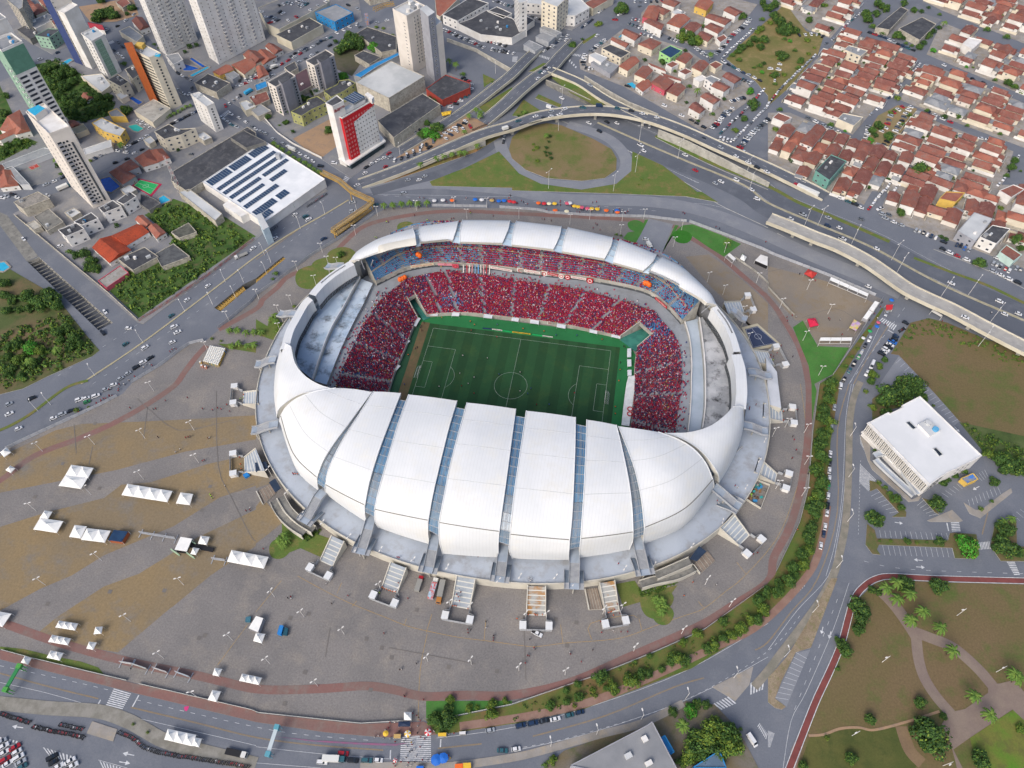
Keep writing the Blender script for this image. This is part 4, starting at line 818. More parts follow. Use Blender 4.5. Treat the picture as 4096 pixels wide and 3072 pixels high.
# cloth banners, ad boards, balloons
def textmesh(txt,m,size=1.0,name='lettering',ext=0.02):
 cu = bpy.data.curves.new(name,'FONT'); cu.body = txt; cu.size = size; cu.extrude = ext; cu.align_x = 'CENTER'; cu.align_y = 'CENTER'; cu.resolution_u = 2
 o = bpy.data.objects.new(name,cu); COL.objects.link(o); bpy.context.view_layer.update(); dg = bpy.context.evaluated_depsgraph_get()
 me = bpy.data.meshes.new_from_object(o.evaluated_get(dg)); bpy.data.objects.remove(o); me.materials.clear(); me.materials.append(m); return me
RC = solid('banner_red','b3202e'); WC = solid('banner_white','dcd8d2'); CRM = solid('banner_cream','d8cdb0')
def banner(a,b,h,bg,txt=None,tc=None,label='',name='banner',shape='rect',tilt=0.0,group=None,th=.06):
 """hanging cloth from a to b (top edge), facing the pitch"""
 ax = (b-a); L = V((ax.x,ax.y,0)).length; c = (a+b)/2; rz = math.atan2(ax.y,ax.x)
 r = empty(name,(c.x,c.y,c.z-h),label,'banner',group,rz); mb = MB()
 if shape == 'rect': P = [(-L/2,0),(L/2,0),(L/2,h),(-L/2,h)]
 elif shape == 'round': P = [(L/2*math.cos(t),h/2+h/2*math.sin(t)) for t in [i*math.pi/8 for i in range(16)]]
 else: P = [(-L/2,h),(-L/2,h*.3),(0,0),(L/2,h*.3),(L/2,h)]
 n = len(P); mb.add([(x,-th/2-.15*math.sin(y/h*3)*tilt,y) for x,y in P]+[(x,th/2,y) for x,y in P],[tuple(range(n)),tuple(range(n,2*n))[::-1]]+[(i,i+n,(i+1) % n+n,(i+1) % n) for i in range(n)],bg); put('cloth',mb.mesh('cloth'),r)
 if txt:
  me = textmesh(txt,tc,h*.62); o = put('lettering',me,r,(0,-th/2-.1,h*.5)); o.rotation_euler = (math.pi/2,0,0)
  w = max(v.co.x for v in me.vertices)-min(v.co.x for v in me.vertices); o.scale = (L*.86/w,1,1)
 elif tc:
  m2 = MB(); k = min(L,h)*.3; m2.tube([(k*math.cos(t),-th/2-.06,h*.55+k*math.sin(t)) for t in [i*math.pi/6 for i in range(13)]],k*.22,tc,4,False); put('emblem',m2.mesh('emblem'),r)
 return r
def bpt(s,z): return unp(PX(s)[0],z)
ban = [('11 1328,638','11 1535,612',CRM,'TUA DIRECAO  NOSSA LUTA',RC,'long cream banner with red lettering, at the left of the upper tier'),('11 1570,615','11 1700,618',solid('banner_pink','cf8c98'),None,RC,'pink and white cloth with a red ring left of the shirt banner'),
       ('11 2025,640','21 0,672',WC,'AMADO BRAVA TORCIDA',RC,'white banner with red capitals right of the vertical streamers'),('21 105,668','21 245,690',WC,'NEWELL',RC,'narrow cream banner between the two hanging shirts'),
       ('21 305,692','21 400,712',RC,'INFERNO',WC,'small red banner right of the second hanging shirt'),('21 510,722','21 640,745',WC,'FAMILIA VERMELHA',RC,'thin white banner right of the round emblems'),('21 1240,905','21 1340,990',RC,'TORCIDA',WC,'red banner along the right bend of the upper tier')]
for a,b,bg,t,tc,lb in ban: banner(bpt(a,15.6),bpt(b,15.6),1.9,bg,t,tc,lb)
for a,b,h,bg,sh,lb in (('11 1692,622','11 1750,624',3.6,solid('banner_rose','c05868'),'shirt','red and white shirt-shaped cloth left of the vertical streamers'),('21 45,655','21 102,660',4.2,WC,'shirt','white shirt-shaped cloth with red emblem, left one of the two'),('21 250,682','21 305,690',4.2,WC,'shirt','white shirt-shaped cloth with red emblem, right one of the two'),('21 403,704','21 450,712',4,WC,'round','round white flag with red emblem, left one of the pair'),('21 458,712','21 505,722',4,RC,'round','round red and white flag, right one of the pair'),('21 648,742','21 702,752',4.5,RC,'shirt','red shield-shaped flag at the end of the thin white banner')):
 banner(bpt(a,15.7),bpt(b,15.7),h,bg,None,RC if bg is not RC else WC,lb,shape=sh,th=.3)
for a,b,bg,t,lb in (('11 1590,1030','11 1665,1035',RC,None,'small red and white cloth on the pitch wall, leftmost'),('11 1800,1035','11 1940,1045',RC,'PORTAO  UNICO','red banner with white letters on the far pitch wall'),('11 2150,1065','21 130,1085',WC,'VAMOS','white cloth with red letters on the far pitch wall'),('21 105,1085','21 150,1090',RC,None,'red ring cloth on the far pitch wall'),('21 245,1105','21 300,1115',WC,None,'white cloth with a red ring on the far pitch wall'),('21 305,1118','21 405,1128',WC,'ARREGA','white banner with red capitals on the far pitch wall'),('21 632,1165','21 675,1170',RC,None,'round red cloth left of the last dugout awning'),('21 775,1190','21 860,1200',WC,None,'white and red cloth beside the corner tunnel')):
 banner(bpt(a,3.0),bpt(b,3.0),2.4,bg,t,WC if bg is RC else RC,lb,shape='rect' if t or bg is WC else 'round')
sc = [WC,RC,WC,solid('streamer_pink','c98a92'),solid('streamer_blue','6f9fc8'),solid('streamer_cyan','5aa0d8'),WC,solid('streamer_pink2','d4a0a4'),RC,WC]
for i,u in enumerate((1792,1822,1845,1870,1893,1920,1942,1966,1995,2020)):
 a = unp(_map('11',u,628),15.6); b = unp(_map('11',u+(-6 if i in (2,3,8,9) else 2),728),10.8); mb = MB(); mb.tube([a,a.lerp(b,.5)-V((0,0,.5)),b],.28,sc[i],5)
 o = mb.build('streamer',loc=b); tag(o,'%s long streamer hanging from upper to lower tier, %s from the left' % (['white','red','white','pink','light blue','sky blue','white','pale pink','red','white'][i],ordn(i)),'streamer','streamers hung between the tiers')
bl = [('11 1957,1172','11 2038,1180',solid('ad_navy','23345e'),'',WC,'navy'),('11 2040,1181','11 2127,1192',WC,'Fagundes Distribuidora',NAVY,'left white'),('11 2130,1193','21 0,1204',solid('ad_green','20a860'),'',YELC,'left green'),('21 2,1204','21 160,1224',YELC,'EXPOFRUIT MOSSORO',BLK,'yellow'),('21 176,1226','21 262,1237',MATS['ad_green'],'',YELC,'right green'),('21 264,1238','21 352,1250',WC,'Fagundes Distribuidora',NAVY,'right white')]
for a,b,bg,t,tc,lb in bl:
 p,q = bpt(a,1.2),bpt(b,1.2); r = banner(p,q,.95,bg,None,None,lb+' advertising board along the far touchline',name='ad_board',th=.12)
 if t: me = textmesh(t,tc,.7); w = max(v.co.x for v in me.vertices)-min(v.co.x for v in me.vertices); o = put('lettering',me,r,(0,-.14,.48)); o.rotation_euler = (math.pi/2,0,0); o.scale = ((q-p).length*.86/w,1,1)
 r['category'] = 'ad board'
AW = [('11 1505,1035 1575,1040',0),('11 1695,1040 1760,1042',0),('11 1970,1055 2045,1062',0),('21 0,1080 60,1090',0),('21 160,1100 235,1112',0),('21 390,1135 465,1150',0),('21 672,1180 740,1195',0),('21 862,1220 940,1235',0),('11 1390,1080 1350,1150',1),('11 1300,1275 1265,1310',1),('11 1215,1490 1180,1530',1),('21 1030,1350 1030,1425',2),('21 1030,1445 1032,1505',2),('21 1033,1535 1034,1585',2)]
for i,(s,k) in enumerate(AW):
 a,b = G(s,2.9); d = {0: V((0,-1,0)),1: V((1,0,0)),2: V((-1,0,0))}[k]; mb = MB(); z = V((0,0,-.7)); aw = mat('awning_grey','c9ced2','b8bfc6',scale=.5)
 mb.add([a,b,b+d*2.2+z,a+d*2.2+z]+[v-V((0,0,.15)) for v in (a,b,b+d*2.2+z,a+d*2.2+z)],[(0,1,2,3),(7,6,5,4),(0,4,5,1),(1,5,6,2),(2,6,7,3),(3,7,4,0)],aw)
 r = empty('awning',(a+b)/2-V((0,0,2.9)),'slanted pale awning %s %s along the %s pitch wall' % ('number' if 0 else 'the',ordn(i if k == 0 else i-8 if k == 1 else i-11)+' from the '+('left' if k == 0 else 'far end'),['far','left','right'][k]),'awning','pitch wall awnings')
 mb.build('canopy',r); pm_ = MB()
 for v in (a,b): pm_.tube([v+d*2.1+z-V((0,0,.1)),V(((v+d*2.1).x,(v+d*2.1).y,.3))],.05,STEEL,4)
 pm_.build('leg',r)
q = G('S 1608,800 1636,797 1632,870 1622,950 1612,1015 1578,1010 1590,900 1600,830',2.2); mb = MB(); mb.prism([p.xy for p in q],2.6,3.1,mat('fan_flag','d9dcda','c8ccca','d9dcda',scale=.3),bottom=True)
o = mb.build('fan_flag',loc=(q[0].x,q[0].y,2)); tag(o,'huge white supporters flag spread over the front of the right stand','flag')
for u,v,r_ in ((2330,920,2),(2335,955,2)):
 p = unp(_map('12',0,0),3)
for s,k in (('22 1020,215',0),('22 1018,258',1)):
 p = unp(PX(s)[0],3.4); mb = MB(); mb.tube([p+V((1.3*math.cos(t),1.3*math.sin(t),0)) for t in [i*math.pi/8 for i in range(17)]],.28,RC,5,False); o = mb.build('round_emblem',loc=p); tag(o,'red ring emblem lying on the huge white flag, %s one' % ('farther','nearer')[k],'emblem')
for s in ('11 1245,755 1265,748 1285,738','11 1400,540 1415,548','21 1150,785 1170,790 1185,800'):
 for k,p in enumerate(PX(s)):
  c = unp(p,12.6 if '1245' in s else 22); bm = bmesh.new(); bmesh.ops.create_icosphere(bm,subdivisions=2,radius=1.5); me = bpy.data.meshes.new('balloon'); bm.to_mesh(me); bm.free(); me.materials.append(ORNG); me.polygons.foreach_set('use_smooth',[True]*len(me.polygons))
  o = put('balloon',me,None,c,0,(1,1,1.25)); tag(o,'orange-red balloon, %s one of the bunch %s' % (ordn(k),'behind the left corner' if '1245' in s else 'high in the upper tier, left' if '1400' in s else 'high in the upper tier, right'),'balloon','orange balloons in the stands')
def make_crowd():
 pts = np.array(CROWD); n = len(pts); rs_ = np.random.RandomState(7)
 bx = np.array([(-.24,-.16,0),(.24,-.16,0),(.24,.2,0),(-.24,.2,0),(-.28,-.13,.58),(.28,-.13,.58),(.28,.13,.58),(-.28,.13,.58),(-.09,-.1,.66),(.09,-.1,.66),(.1,.1,.66),(-.1,.1,.66),(-.1,-.11,.86),(.1,-.11,.86),(.1,.11,.86),(-.1,.11,.86),(0,0,.95)])
 fc = [(0,1,5,4),(1,2,6,5),(2,3,7,6),(3,0,4,7),(4,5,9,8),(5,6,10,9),(6,7,11,10),(7,4,8,11),(8,9,13,12),(9,10,14,13),(10,11,15,14),(11,8,12,15),(12,13,16),(13,14,16),(14,15,16),(15,12,16)]
 a = rs_.rand(n)*6.28; s = .95+rs_.rand(n)*.35; c,sn = np.cos(a),np.sin(a)
 V = np.empty((n,17,3)); V[:,:,0] = (bx[None,:,0]*c[:,None]-bx[None,:,1]*sn[:,None])*s[:,None]*.98+pts[:,0:1]; V[:,:,1] = (bx[None,:,0]*sn[:,None]+bx[None,:,1]*c[:,None])*s[:,None]*.98+pts[:,1:2]; V[:,:,2] = bx[None,:,2]*s[:,None]*1.25+pts[:,2:3]
 mats = [solid('crowd_red','b41d48'),solid('crowd_deep_red','941a48'),solid('crowd_white','c9c4cc'),solid('crowd_blue','3c4a80'),solid('crowd_dark','4a2850'),solid('crowd_yellow','b9a04a'),solid('hair','2c2024'),SKIN]
 k = rs_.choice(6,n,p=[.56,.24,.05,.06,.07,.02]); kb = rs_.choice(6,n,p=[.34,.24,.08,.15,.17,.02]); k = np.where(np.abs(pts[:,0]) > 62,kb,k); F = []; Mi = []
 for i in range(n):
  b = i*17; h = 7 if rs_.rand() < .3 else (2 if rs_.rand() < .1 else 6)
  for j,f in enumerate(fc): F.append(tuple(x+b for x in f)); Mi.append(int(k[i]) if j < 8 else h)
 me = bpy.data.meshes.new('crowd'); me.from_pydata(V.reshape(-1,3).tolist(),[],F)
 for m in mats: me.materials.append(m)
 me.polygons.foreach_set('material_index',Mi); o = bpy.data.objects.new('crowd',me); COL.objects.link(o); tag(o,'dense crowd of supporters in red shirts filling the stands','crowd',kind='stuff'); print('crowd',n)
for T,d in ((t_n,.5),(t_e,.6),(t_w,.55)):
 for i in range(len(T[1])-1):
  for k in range(10):
   f = nrs.rand(); out = abs(nrs.normal(0,2.6)); p = T[1][i].lerp(T[1][i+1],f); o_ = toell(p); d_ = (o_-p).normalized()
   if nrs.rand() < d and 0.12 < i/len(T[1]) < .9 or nrs.rand() < .05: q = p+d_*out; CROWD.append((q.x,q.y,zc+.1))
make_crowd()
# buildings
def unitwin(name,frame,glass,kind=0):
 """one window of unit size, facing -y: frame, glass and sill"""
 mb = MB(); t = .09
 for a,b in (((-.5,0),(.5,0)),((-.5,1),(.5,1)),((-.5,0),(-.5,1)),((.5,0),(.5,1))): mb.beam((a[0],-.07,a[1]),(b[0],-.07,b[1]),.1,t,frame)
 mb.quad((-.5,-.05,0),(.5,-.05,0),(.5,-.05,1),(-.5,-.05,1),glass)
 if kind: mb.beam((0,-.08,0),(0,-.08,1),.06,.05,frame)
 return mb.mesh(name)
WM = {'w': unitwin('window',WHITEW,GLASS,1),'g': unitwin('window',GREYW,GLASS),'d': unitwin('window',STEELD,GLASS),'c': unitwin('window',CREAMW,GLASS,1)}
BALC = None
def windows(root,P,z0,faces):
 """faces {edge index: (cols, rows, w, h, zlo, zhi, kind[, u0, u1])}"""
 ctr = sum((V((p.x,p.y,0)) for p in P),V())/len(P); L = []
 for i,sp in faces.items():
  a,b = P[i],P[(i+1) % len(P)]; a = V((a.x,a.y,0)); b = V((b.x,b.y,0)); d = (b-a).normalized(); n = V((d.y,-d.x,0))
  if n.dot((a+b)/2-ctr) < 0: n = -n; a,b = b,a; d = -d
  u0,u1 = sp[7:9] if len(sp) > 8 else (0,1)
  if a == V((P[(i+1) % len(P)].x,P[(i+1) % len(P)].y,0)): u0,u1 = 1-u1,1-u0
  rz = math.atan2(d.y,d.x)
  for r in range(sp[1]):
   for c in range(sp[0]):
    p = a.lerp(b,u0+(u1-u0)*(c+.5)/sp[0])+n*.03; z = sp[4]+(sp[5]-sp[4])*r/max(1,sp[1]-1) if sp[1] > 1 else sp[4]
    L.append((-(n.dot(V(CP)-p)/(V(CP)-p).length)*0-z*.001,p.x,p.y,z,rz,sp[2],sp[3],sp[6]))
 L.sort(key=lambda t: t[0]); ro = root.location
 for t in L[:100]: put('window',WM[t[7]],root,(t[1]-ro.x,t[2]-ro.y,t[3]-ro.z),t[4],(t[5],1,t[6]))
 if len(L) > 100:
  mb = MB()
  for t in L[100:]:
   me = WM[t[7]]; M_ = Matrix.Translation((t[1],t[2],t[3])) @ Matrix.Rotation(t[4],4,'Z') @ Matrix.Diagonal((t[5],1,t[6],1))
   for p in me.polygons: mb.add([M_ @ me.vertices[k].co for k in p.vertices],[tuple(range(len(p.vertices)))],me.materials[p.material_index])
  mb.build('window',root,kind='stuff')
def parapet(mb,P,z,h,m,w=.35):
 n = len(P); c = sum((V((p.x,p.y,0)) for p in P),V())/n
 for i in range(n):
  a,b = P[i],P[(i+1) % n]; mb.beam((a.x,a.y,z+h/2-.05),(b.x,b.y,z+h/2-.05),w,h,m)
def bld(s,h,wall,roof,label,cat='building',name='building',faces=None,par=.8,group=None,base=None,z0=0,extra=None,pts=None):
 P = pts or G(s,h); c = sum(P,V())/len(P); r = empty(name,(c.x,c.y,z0),label,cat,group)
 if not isinstance(wall,list): wall = [wall]
 mb = MB(); n = len(P); A = [p.xy for p in P]
 if sum(A[i][0]*A[(i+1) % n][1]-A[(i+1) % n][0]*A[i][1] for i in range(n)) < 0: idx = list(range(n))[::-1]
 else: idx = list(range(n))
 for k in range(n):
  a,b = P[idx[k]],P[idx[(k+1) % n]]; e = min(idx[k],idx[(k+1) % n]) if abs(idx[k]-idx[(k+1) % n]) == 1 else n-1
  mb.quad((a.x,a.y,z0),(b.x,b.y,z0),(b.x,b.y,h),(a.x,a.y,h),wall[e % len(wall)])
 mb.build('wall',r)
 rb = MB(); rb.prism(A,h-.15,h,roof); rb.build('roof',r)
 if par: pb = MB(); parapet(pb,P,h,par,wall[0]); pb.build('parapet',r)
 if faces: windows(r,P,z0,faces)
 if extra: extra(r,P,h)
 return r,P
def clutter(r,P,h,k=3,seed=0,big=1.0):
 rr = random.Random(seed+int(P[0].x*7)); c = sum((V((p.x,p.y,0)) for p in P),V())/len(P); ax = (P[1]-P[0]).normalized(); rz = math.atan2(ax.y,ax.x)
 for i in range(k):
  q = P[rr.randrange(len(P))]; f = rr.uniform(.15,.65); x,y = c.x+(q.x-c.x)*f,c.y+(q.y-c.y)*f; mb = MB()
  if rr.random() < .35: mb.tube([(x,y,h),(x,y,h+1.5*big)],1.0*big,[GROOF,mat('tank_blue','3a7fb0'),WHITEW][rr.randrange(3)],10); mb.build('water_tank',r)
  else: mb.box((x,y,h),(rr.uniform(1.5,3.2)*big,rr.uniform(1.2,2.4)*big,rr.uniform(.8,1.8)*big),[LROOF,WHITEW,GROOF][rr.randrange(3)],rz); mb.build('roof_unit',r)
CL = lambda k,b=1.0: (lambda r,P,h: clutter(r,P,h,k,0,b))
BRN = mat('clad_brown','a3572a','98502a',scale=.3); NAVYW = mat('clad_navy','3c4a78','36436e',scale=.3); GRNW = mat('clad_green','8fae9a','86a592',scale=.3); GRN2 = mat('clad_green_deep','5e8a78','57806f',scale=.3)
REDW = mat('clad_red','c1242c','b8222a',scale=.3); YELW = mat('wall_yellow','d0b05a','c4a458',scale=.3); PNK = mat('wall_pink','c05868','b0505f',scale=.3); BLUW = mat('wall_blue','2f86c0','2b7ab0',scale=.3); OLV = mat('wall_olive','a9ac6c','9a9a68','6f6f5a',scale=.3); STW = mat('wall_stained','b9b4a6','a39e92','7a766e',scale=.25,fine=.08)
def slab(r,P,f0,z0,z1,m,name,out=.0):
 pass
def balconies(r,a,b,out,z0,z1,rows,w,m,name='balcony'):
 d = (b-a); d.z = 0; c = (a+b)/2; d.normalize(); n = V((d.y,-d.x,0))
 if n.dot(out) < 0: n = -n
 for i in range(rows):
  z = z0+(z1-z0)*i/max(1,rows-1); mb = MB(); p = V((c.x,c.y,z))+n*.7
  mb.box((p.x,p.y,z),(w,1.4,.2),m,math.atan2(d.y,d.x)); mb.box((p.x+n.x*.6,p.y+n.y*.6,z+.2),(w,.12,.9),m,math.atan2(d.y,d.x))
  q = V((c.x,c.y,0))+n*.06; mb.box((q.x,q.y,z+.2),(w*.8,.1,1.5),GREYW if m is WHITEW and rows == 25 else GLASS,math.atan2(d.y,d.x)); mb.build(name,r)
def towerf(r,P,h):
 a,b = P[2],P[3]; balconies(r,a.lerp(b,.72),a.lerp(b,.9),V((0,-1,0)),4,h-8,17,3.0,GREYW)
 mb = MB(); mb.beam((*a.lerp(b,.26).xy,3),(*a.lerp(b,.26).xy,h-9),.9,.9,STEELD); mb.build('window_strip',r)
bld('00 232,980 385,905 605,1105 432,1168',58,[CREAM2],WHITEW,'tall cream tower with a blue-white roof deck, nearest tower on the left','tower','apartment_tower',{2: (2,18,1.1,1.2,3,50,'d',.36,.7),3: (2,17,.8,1.3,4,52,'g')},par=1.4,extra=towerf)
mbx = None
def penth(s,h0,h1,m,rm,r=None):
 P = G(s,h1); mb = MB(); mb.prism([p.xy for p in P],h0,h1,rm,m); return mb
bx = penth('00 232,950 330,905 390,935 300,1000',58,62,CREAM2,MATS['pool_water']); o = bx.build('penthouse',[x for x in SC.objects if x.name.startswith('apartment_tower')][0])
e1 = G('00 20,450 200,372 105,300 -80,360',78)
def towere(r,P,h):
 a,b = P[0],P[1]; d = (b-a).normalized(); mb = MB(); n = V((d.y,-d.x,0)); n = n if n.y < 0 else -n
 mb.box((*(((a+b)/2+n*.15).xy),h-16),((b-a).length,.3,16),GRN2,math.atan2(d.y,d.x)); mb.build('green_cladding',r); clutter(r,P,h,4)
 balconies(r,P[3].lerp(P[0],.78),P[3].lerp(P[0],.98),V((-1,-1,0)),6,h-14,16,2.2,WHITEW)
bld('',78,[WHITEW,WHITEW,WHITEW,GRNW],GROOF,'white tower with a green top, behind the cream tower','tower','apartment_tower',{0: (2,18,5.2,1.5,3,58,'g'),3: (2,18,1.2,1.2,5,62,'g',0,.6)},par=1.6,pts=e1,extra=towere)
bld('',86,[WHITEW,GRNW],GROOF,'pale tower at the far left edge, half outside the picture','tower','apartment_tower',{0: (1,20,2.5,1.4,4,76,'d')},pts=[p+V((-16,14,8)) for p in e1])
cb = G('00 650,540 722,566 860,500 780,430',0)
bld('',84,[NAVYW,CREAM2,WHITEW],GROOF,'white tower with a navy side strip, rising out of the top edge','tower','apartment_tower',{1: (1,22,.9,.5,4,80,'d',0,.12)},pts=[V((p.x,p.y,84)) for p in cb])
bld('',46,[WHITEW],WHITEW,'narrow white stair block between navy tower and green-striped tower','tower','apartment_tower',None,pts=[V((p.x,p.y,46)) for p in G('00 740,575 800,600 905,530 850,500',0)])
def grs(r,P,h):
 a,b = P[1],P[2]; d = (b-a).normalized(); n = V((d.y,-d.x,0)); n = n if n.y < 0 else -n; c = a.lerp(b,.42); mb = MB(); mb.box((c.x+n.x*.04,c.y+n.y*.04,1),((b-a).length*.5,.12,h-2),GRNW,math.atan2(d.y,d.x)); mb.build('green_stripe',r); clutter(r,P,h,2)
bld('00 705,295 792,362 905,300 822,238',31,[WHITEW],LROOF,'white mid-rise with a pale green window stripe, beside the navy tower','tower','apartment_tower',{0: (2,10,1.4,1.2,2,27,'d'),1: (2,10,1.9,1.3,2,27,'d',.18,.66)},extra=grs)
def brt_(r,P,h):
 q = G('00 1070,372 1140,362 1165,425 1100,400',47); mb = MB(); mb.prism([p.xy for p in q],0,47,BRN); mb.build('brown_fin',r)
 a,b = P[0],P[1]; d = (b-a).normalized(); n = V((d.y,-d.x,0)); n = n if n.dot(V((-1,-1,0))) > 0 else -n; c = a.lerp(b,.5)
 for i in range(15): mb = MB(); mb.box((c.x+n.x*.05,c.y+n.y*.05,2+i*2.65),((b-a).length*.88,.2,1.0),STEELD,math.atan2(d.y,d.x)); mb.build('window_band',r)
 mb = MB(); mb.prism([p.xy for p in G('00 1345,455 1385,462 1375,482 1330,475',43)],42,42.6,POOL); mb.build('roof_pool',r); mb = MB(); mb.box((*P[3].lerp(P[0],.4).xy,h),(6,5,3),YELW); mb.build('stair_house',r); clutter(r,P,h,2)
bld('00 1160,440 1290,503 1392,465 1258,395',42,[CREAMW],LROOF,'slim cream tower with dark window bands and a brown fin','tower','office_tower',{1: (1,15,1.2,1.2,3,38,'d',.3,.7)},extra=brt_)
for s,lab in (('00 1385,440 1445,482 1710,345 1650,300','white slab tower with many balconies, left of the twin pair'),('00 1810,500 1895,560 10 85,345 10,290','white slab tower with many balconies, right of the twin pair')):
 P = [V((p.x,p.y,78)) for p in G(s,0)]
 def tw(r,P,h):
  a,b = P[1],P[2]; n = V((.4,-1,0))
  for f in (.3,.56,.82): balconies(r,a.lerp(b,f-.04),a.lerp(b,f+.04),n,4,h-3,25,2.6,WHITEW)
 bld('',78,[WHITEW],LROOF,lab,'tower','apartment_tower',{1: (9,26,.8,.95,3,75,'w'),0: (2,26,.8,.9,3,75,'w')},pts=P,extra=tw)
bld('00 1650,822 1785,925 1852,895 1722,800',21.5,[WHITEW],LROOF,'small white seven-storey block at the crossing above the dark sheds','building','apartment_block',{1: (1,8,1.0,1.0,2,18,'d',.3,.7),0: (3,7,.9,.9,3,17,'g')},extra=CL(3))
def tallx(r,P,h):
 for s,hh,m in (('10 1478,640 1547,710 1600,671 1530,610',53,GREYW),('10 1599,671 1648,640 1570,580 1540,600',43,CREAM2)):
  q = [V((p.x,p.y,hh)) for p in G(s,0)]; mb = MB(); mb.prism([p.xy for p in q],0,hh,LROOF,m); o = mb.build('stair_core',r)
  if hh == 53:
   a,b = q[1],q[2]; d = (b-a).normalized(); n = V((d.y,-d.x,0)); n = n if n.y < 0 else -n; c = a.lerp(b,.5)
   for i in range(16): put('window',WM['w'],r,(c.x+n.x*.03-r.location.x,c.y+n.y*.03-r.location.y,4+i*3.0),math.atan2(d.y,d.x),(2.4,1,.9))
 clutter(r,P,h,5,3,1.6)
bld('10 1182,88 1302,150 1462,62 1350,5',46,[CREAM2],LROOF,'tall beige tower with square window pairs and a grey stair core, above the pale hall','tower','office_tower',{1: (4,14,1.3,1.5,6,42,'w',.3,.95),0: (1,13,1.8,.7,6,40,'w',.55,.95)},par=1.4,extra=tallx)
for i,(dx,dy) in enumerate(((0,0),(333,-183))):
 f = lambda s: ' '.join(t if ',' not in t else '%g,%g' % (float(t.split(',')[0])+dx,float(t.split(',')[1])+dy) for t in s.split())
 def gt(r,P,h):
  q = G(f('10 190,690 225,725 300,680 270,650'),27); mb = MB(); mb.prism([p.xy for p in q],0,27,DROOF,mat('wall_core','85868f','7c7d86',scale=.2)); mb.build('stair_core',r)
 bld(f('10 100,715 172,757 342,662 272,618'),24,[CREAM2,GREYW],DROOF,'grey and beige ten-storey block, %s of the pair behind the olive flats' % ('nearer' if i == 0 else 'farther'),'building','apartment_block',{0: (2,9,1.6,1.2,2,21,'d'),1: (4,9,1.3,1.2,2,21,'d')},group=None,extra=gt)
def hot(r,P,h):
 q = G('10 603,897 662,925 757,877 700,830',48); mb = MB(); mb.prism([p.xy for p in q],0,48,DROOF,WHITEW); parapet(mb,q,48,.8,WHITEW); o = mb.build('sign_block',r)
 a,b = q[1],q[2]; d = (b-a).normalized(); n = V((d.y,-d.x,0)); rz = math.atan2(d.y,d.x)
 for t,fr,sz in (('ibis',.27,3.0),('HOTEL',.7,1.6)):
  me = textmesh(t,mat('sign_maroon','8a1f22'),sz,ext=.1); x = put('lettering',me,o,a.lerp(b,fr)+n*.25-r.location+V((0,0,-3.4 if sz > 2 else -3.2)),rz); x.rotation_euler = (math.pi/2,0,rz)
  x.scale = (1.15,1.15,1)
 a,b = P[1],P[2]; d = (b-a); L = d.length; d.normalize(); n = V((d.y,-d.x,0)); n = n if n.y < 0 else -n; u = n*.12
 z = lambda v: V((0,0,v)); g = lambda f,zz: V((*a.lerp(b,f).xy,zz))+u
 mb = MB(); mb.add([g(0,5),g(.3,5),g(.3,31.5),g(1,35.2),g(1,38.9),g(0,38.9)],[(0,1,2,3,4,5)],REDW)
 c,e = P[0],P[1]; d2 = (e-c).normalized(); n2 = V((d2.y,-d2.x,0)); n2 = n2 if n2.x < 0 else -n2; mb.add([V((*c.lerp(e,.35).xy,5))+n2*.12,V((*e.xy,5))+n2*.12,V((*e.xy,38.9))+n2*.12,V((*c.lerp(e,.35).xy,38.9))+n2*.12],[(0,1,2,3)],REDW); mb.build('red_cladding',r)
 q = G('10 752,852 855,787 942,835 840,897',43); mb = MB(); mb.prism([p.xy for p in q],42.6,43,SOLAR,STEEL,True)
 for i in range(1,6): mb.beam(q[0].lerp(q[1],i/6)+z(.05),q[3].lerp(q[2],i/6)+z(.05),.2,.12,LROOF)
 for p in q: mb.tube([(p.x,p.y,38),(p.x,p.y,42.7)],.2,STEEL,4)
 mb.build('solar_canopy',r); q = G('10 675,975 690,1000 940,860 925,835',41); mb = MB(); mb.prism([p.xy for p in q],38.5,41,LROOF,WHITEW); mb.build('roof_house',r)
 q = G('10 940,812 965,795 1018,835 1000,862',42); mb = MB(); mb.prism([p.xy for p in q],38.5,42,WHITEW,WHITEW); mb.build('roof_house',r)
 q = G('10 712,1372 805,1428 1122,1218 1062,1150 870,1260',5); mb = MB(); mb.prism([p.xy for p in q],4.2,5.2,WHITEW,WHITEW,True); mb.build('canopy_slab',r)
 cc = sum(q,V())/5; mb = MB(); mb.prism([(p.xy-cc.xy)*.9+cc.xy for p in q],0,4.2,GLASS,mat('glass_front','27343a','31424a',scale=.4,rough=.15)); mb.build('glass_lobby',r)
bld('10 688,998 745,1025 1012,870 955,835',38.5,[WHITEW],GROOF,'red and white hotel block with a rooftop name sign, at the street corner','hotel','hotel',{1: (11,9,1.0,1.1,7.5,34,'w'),0: (1,9,.6,.9,8,34,'w',0,.3)},extra=hot)
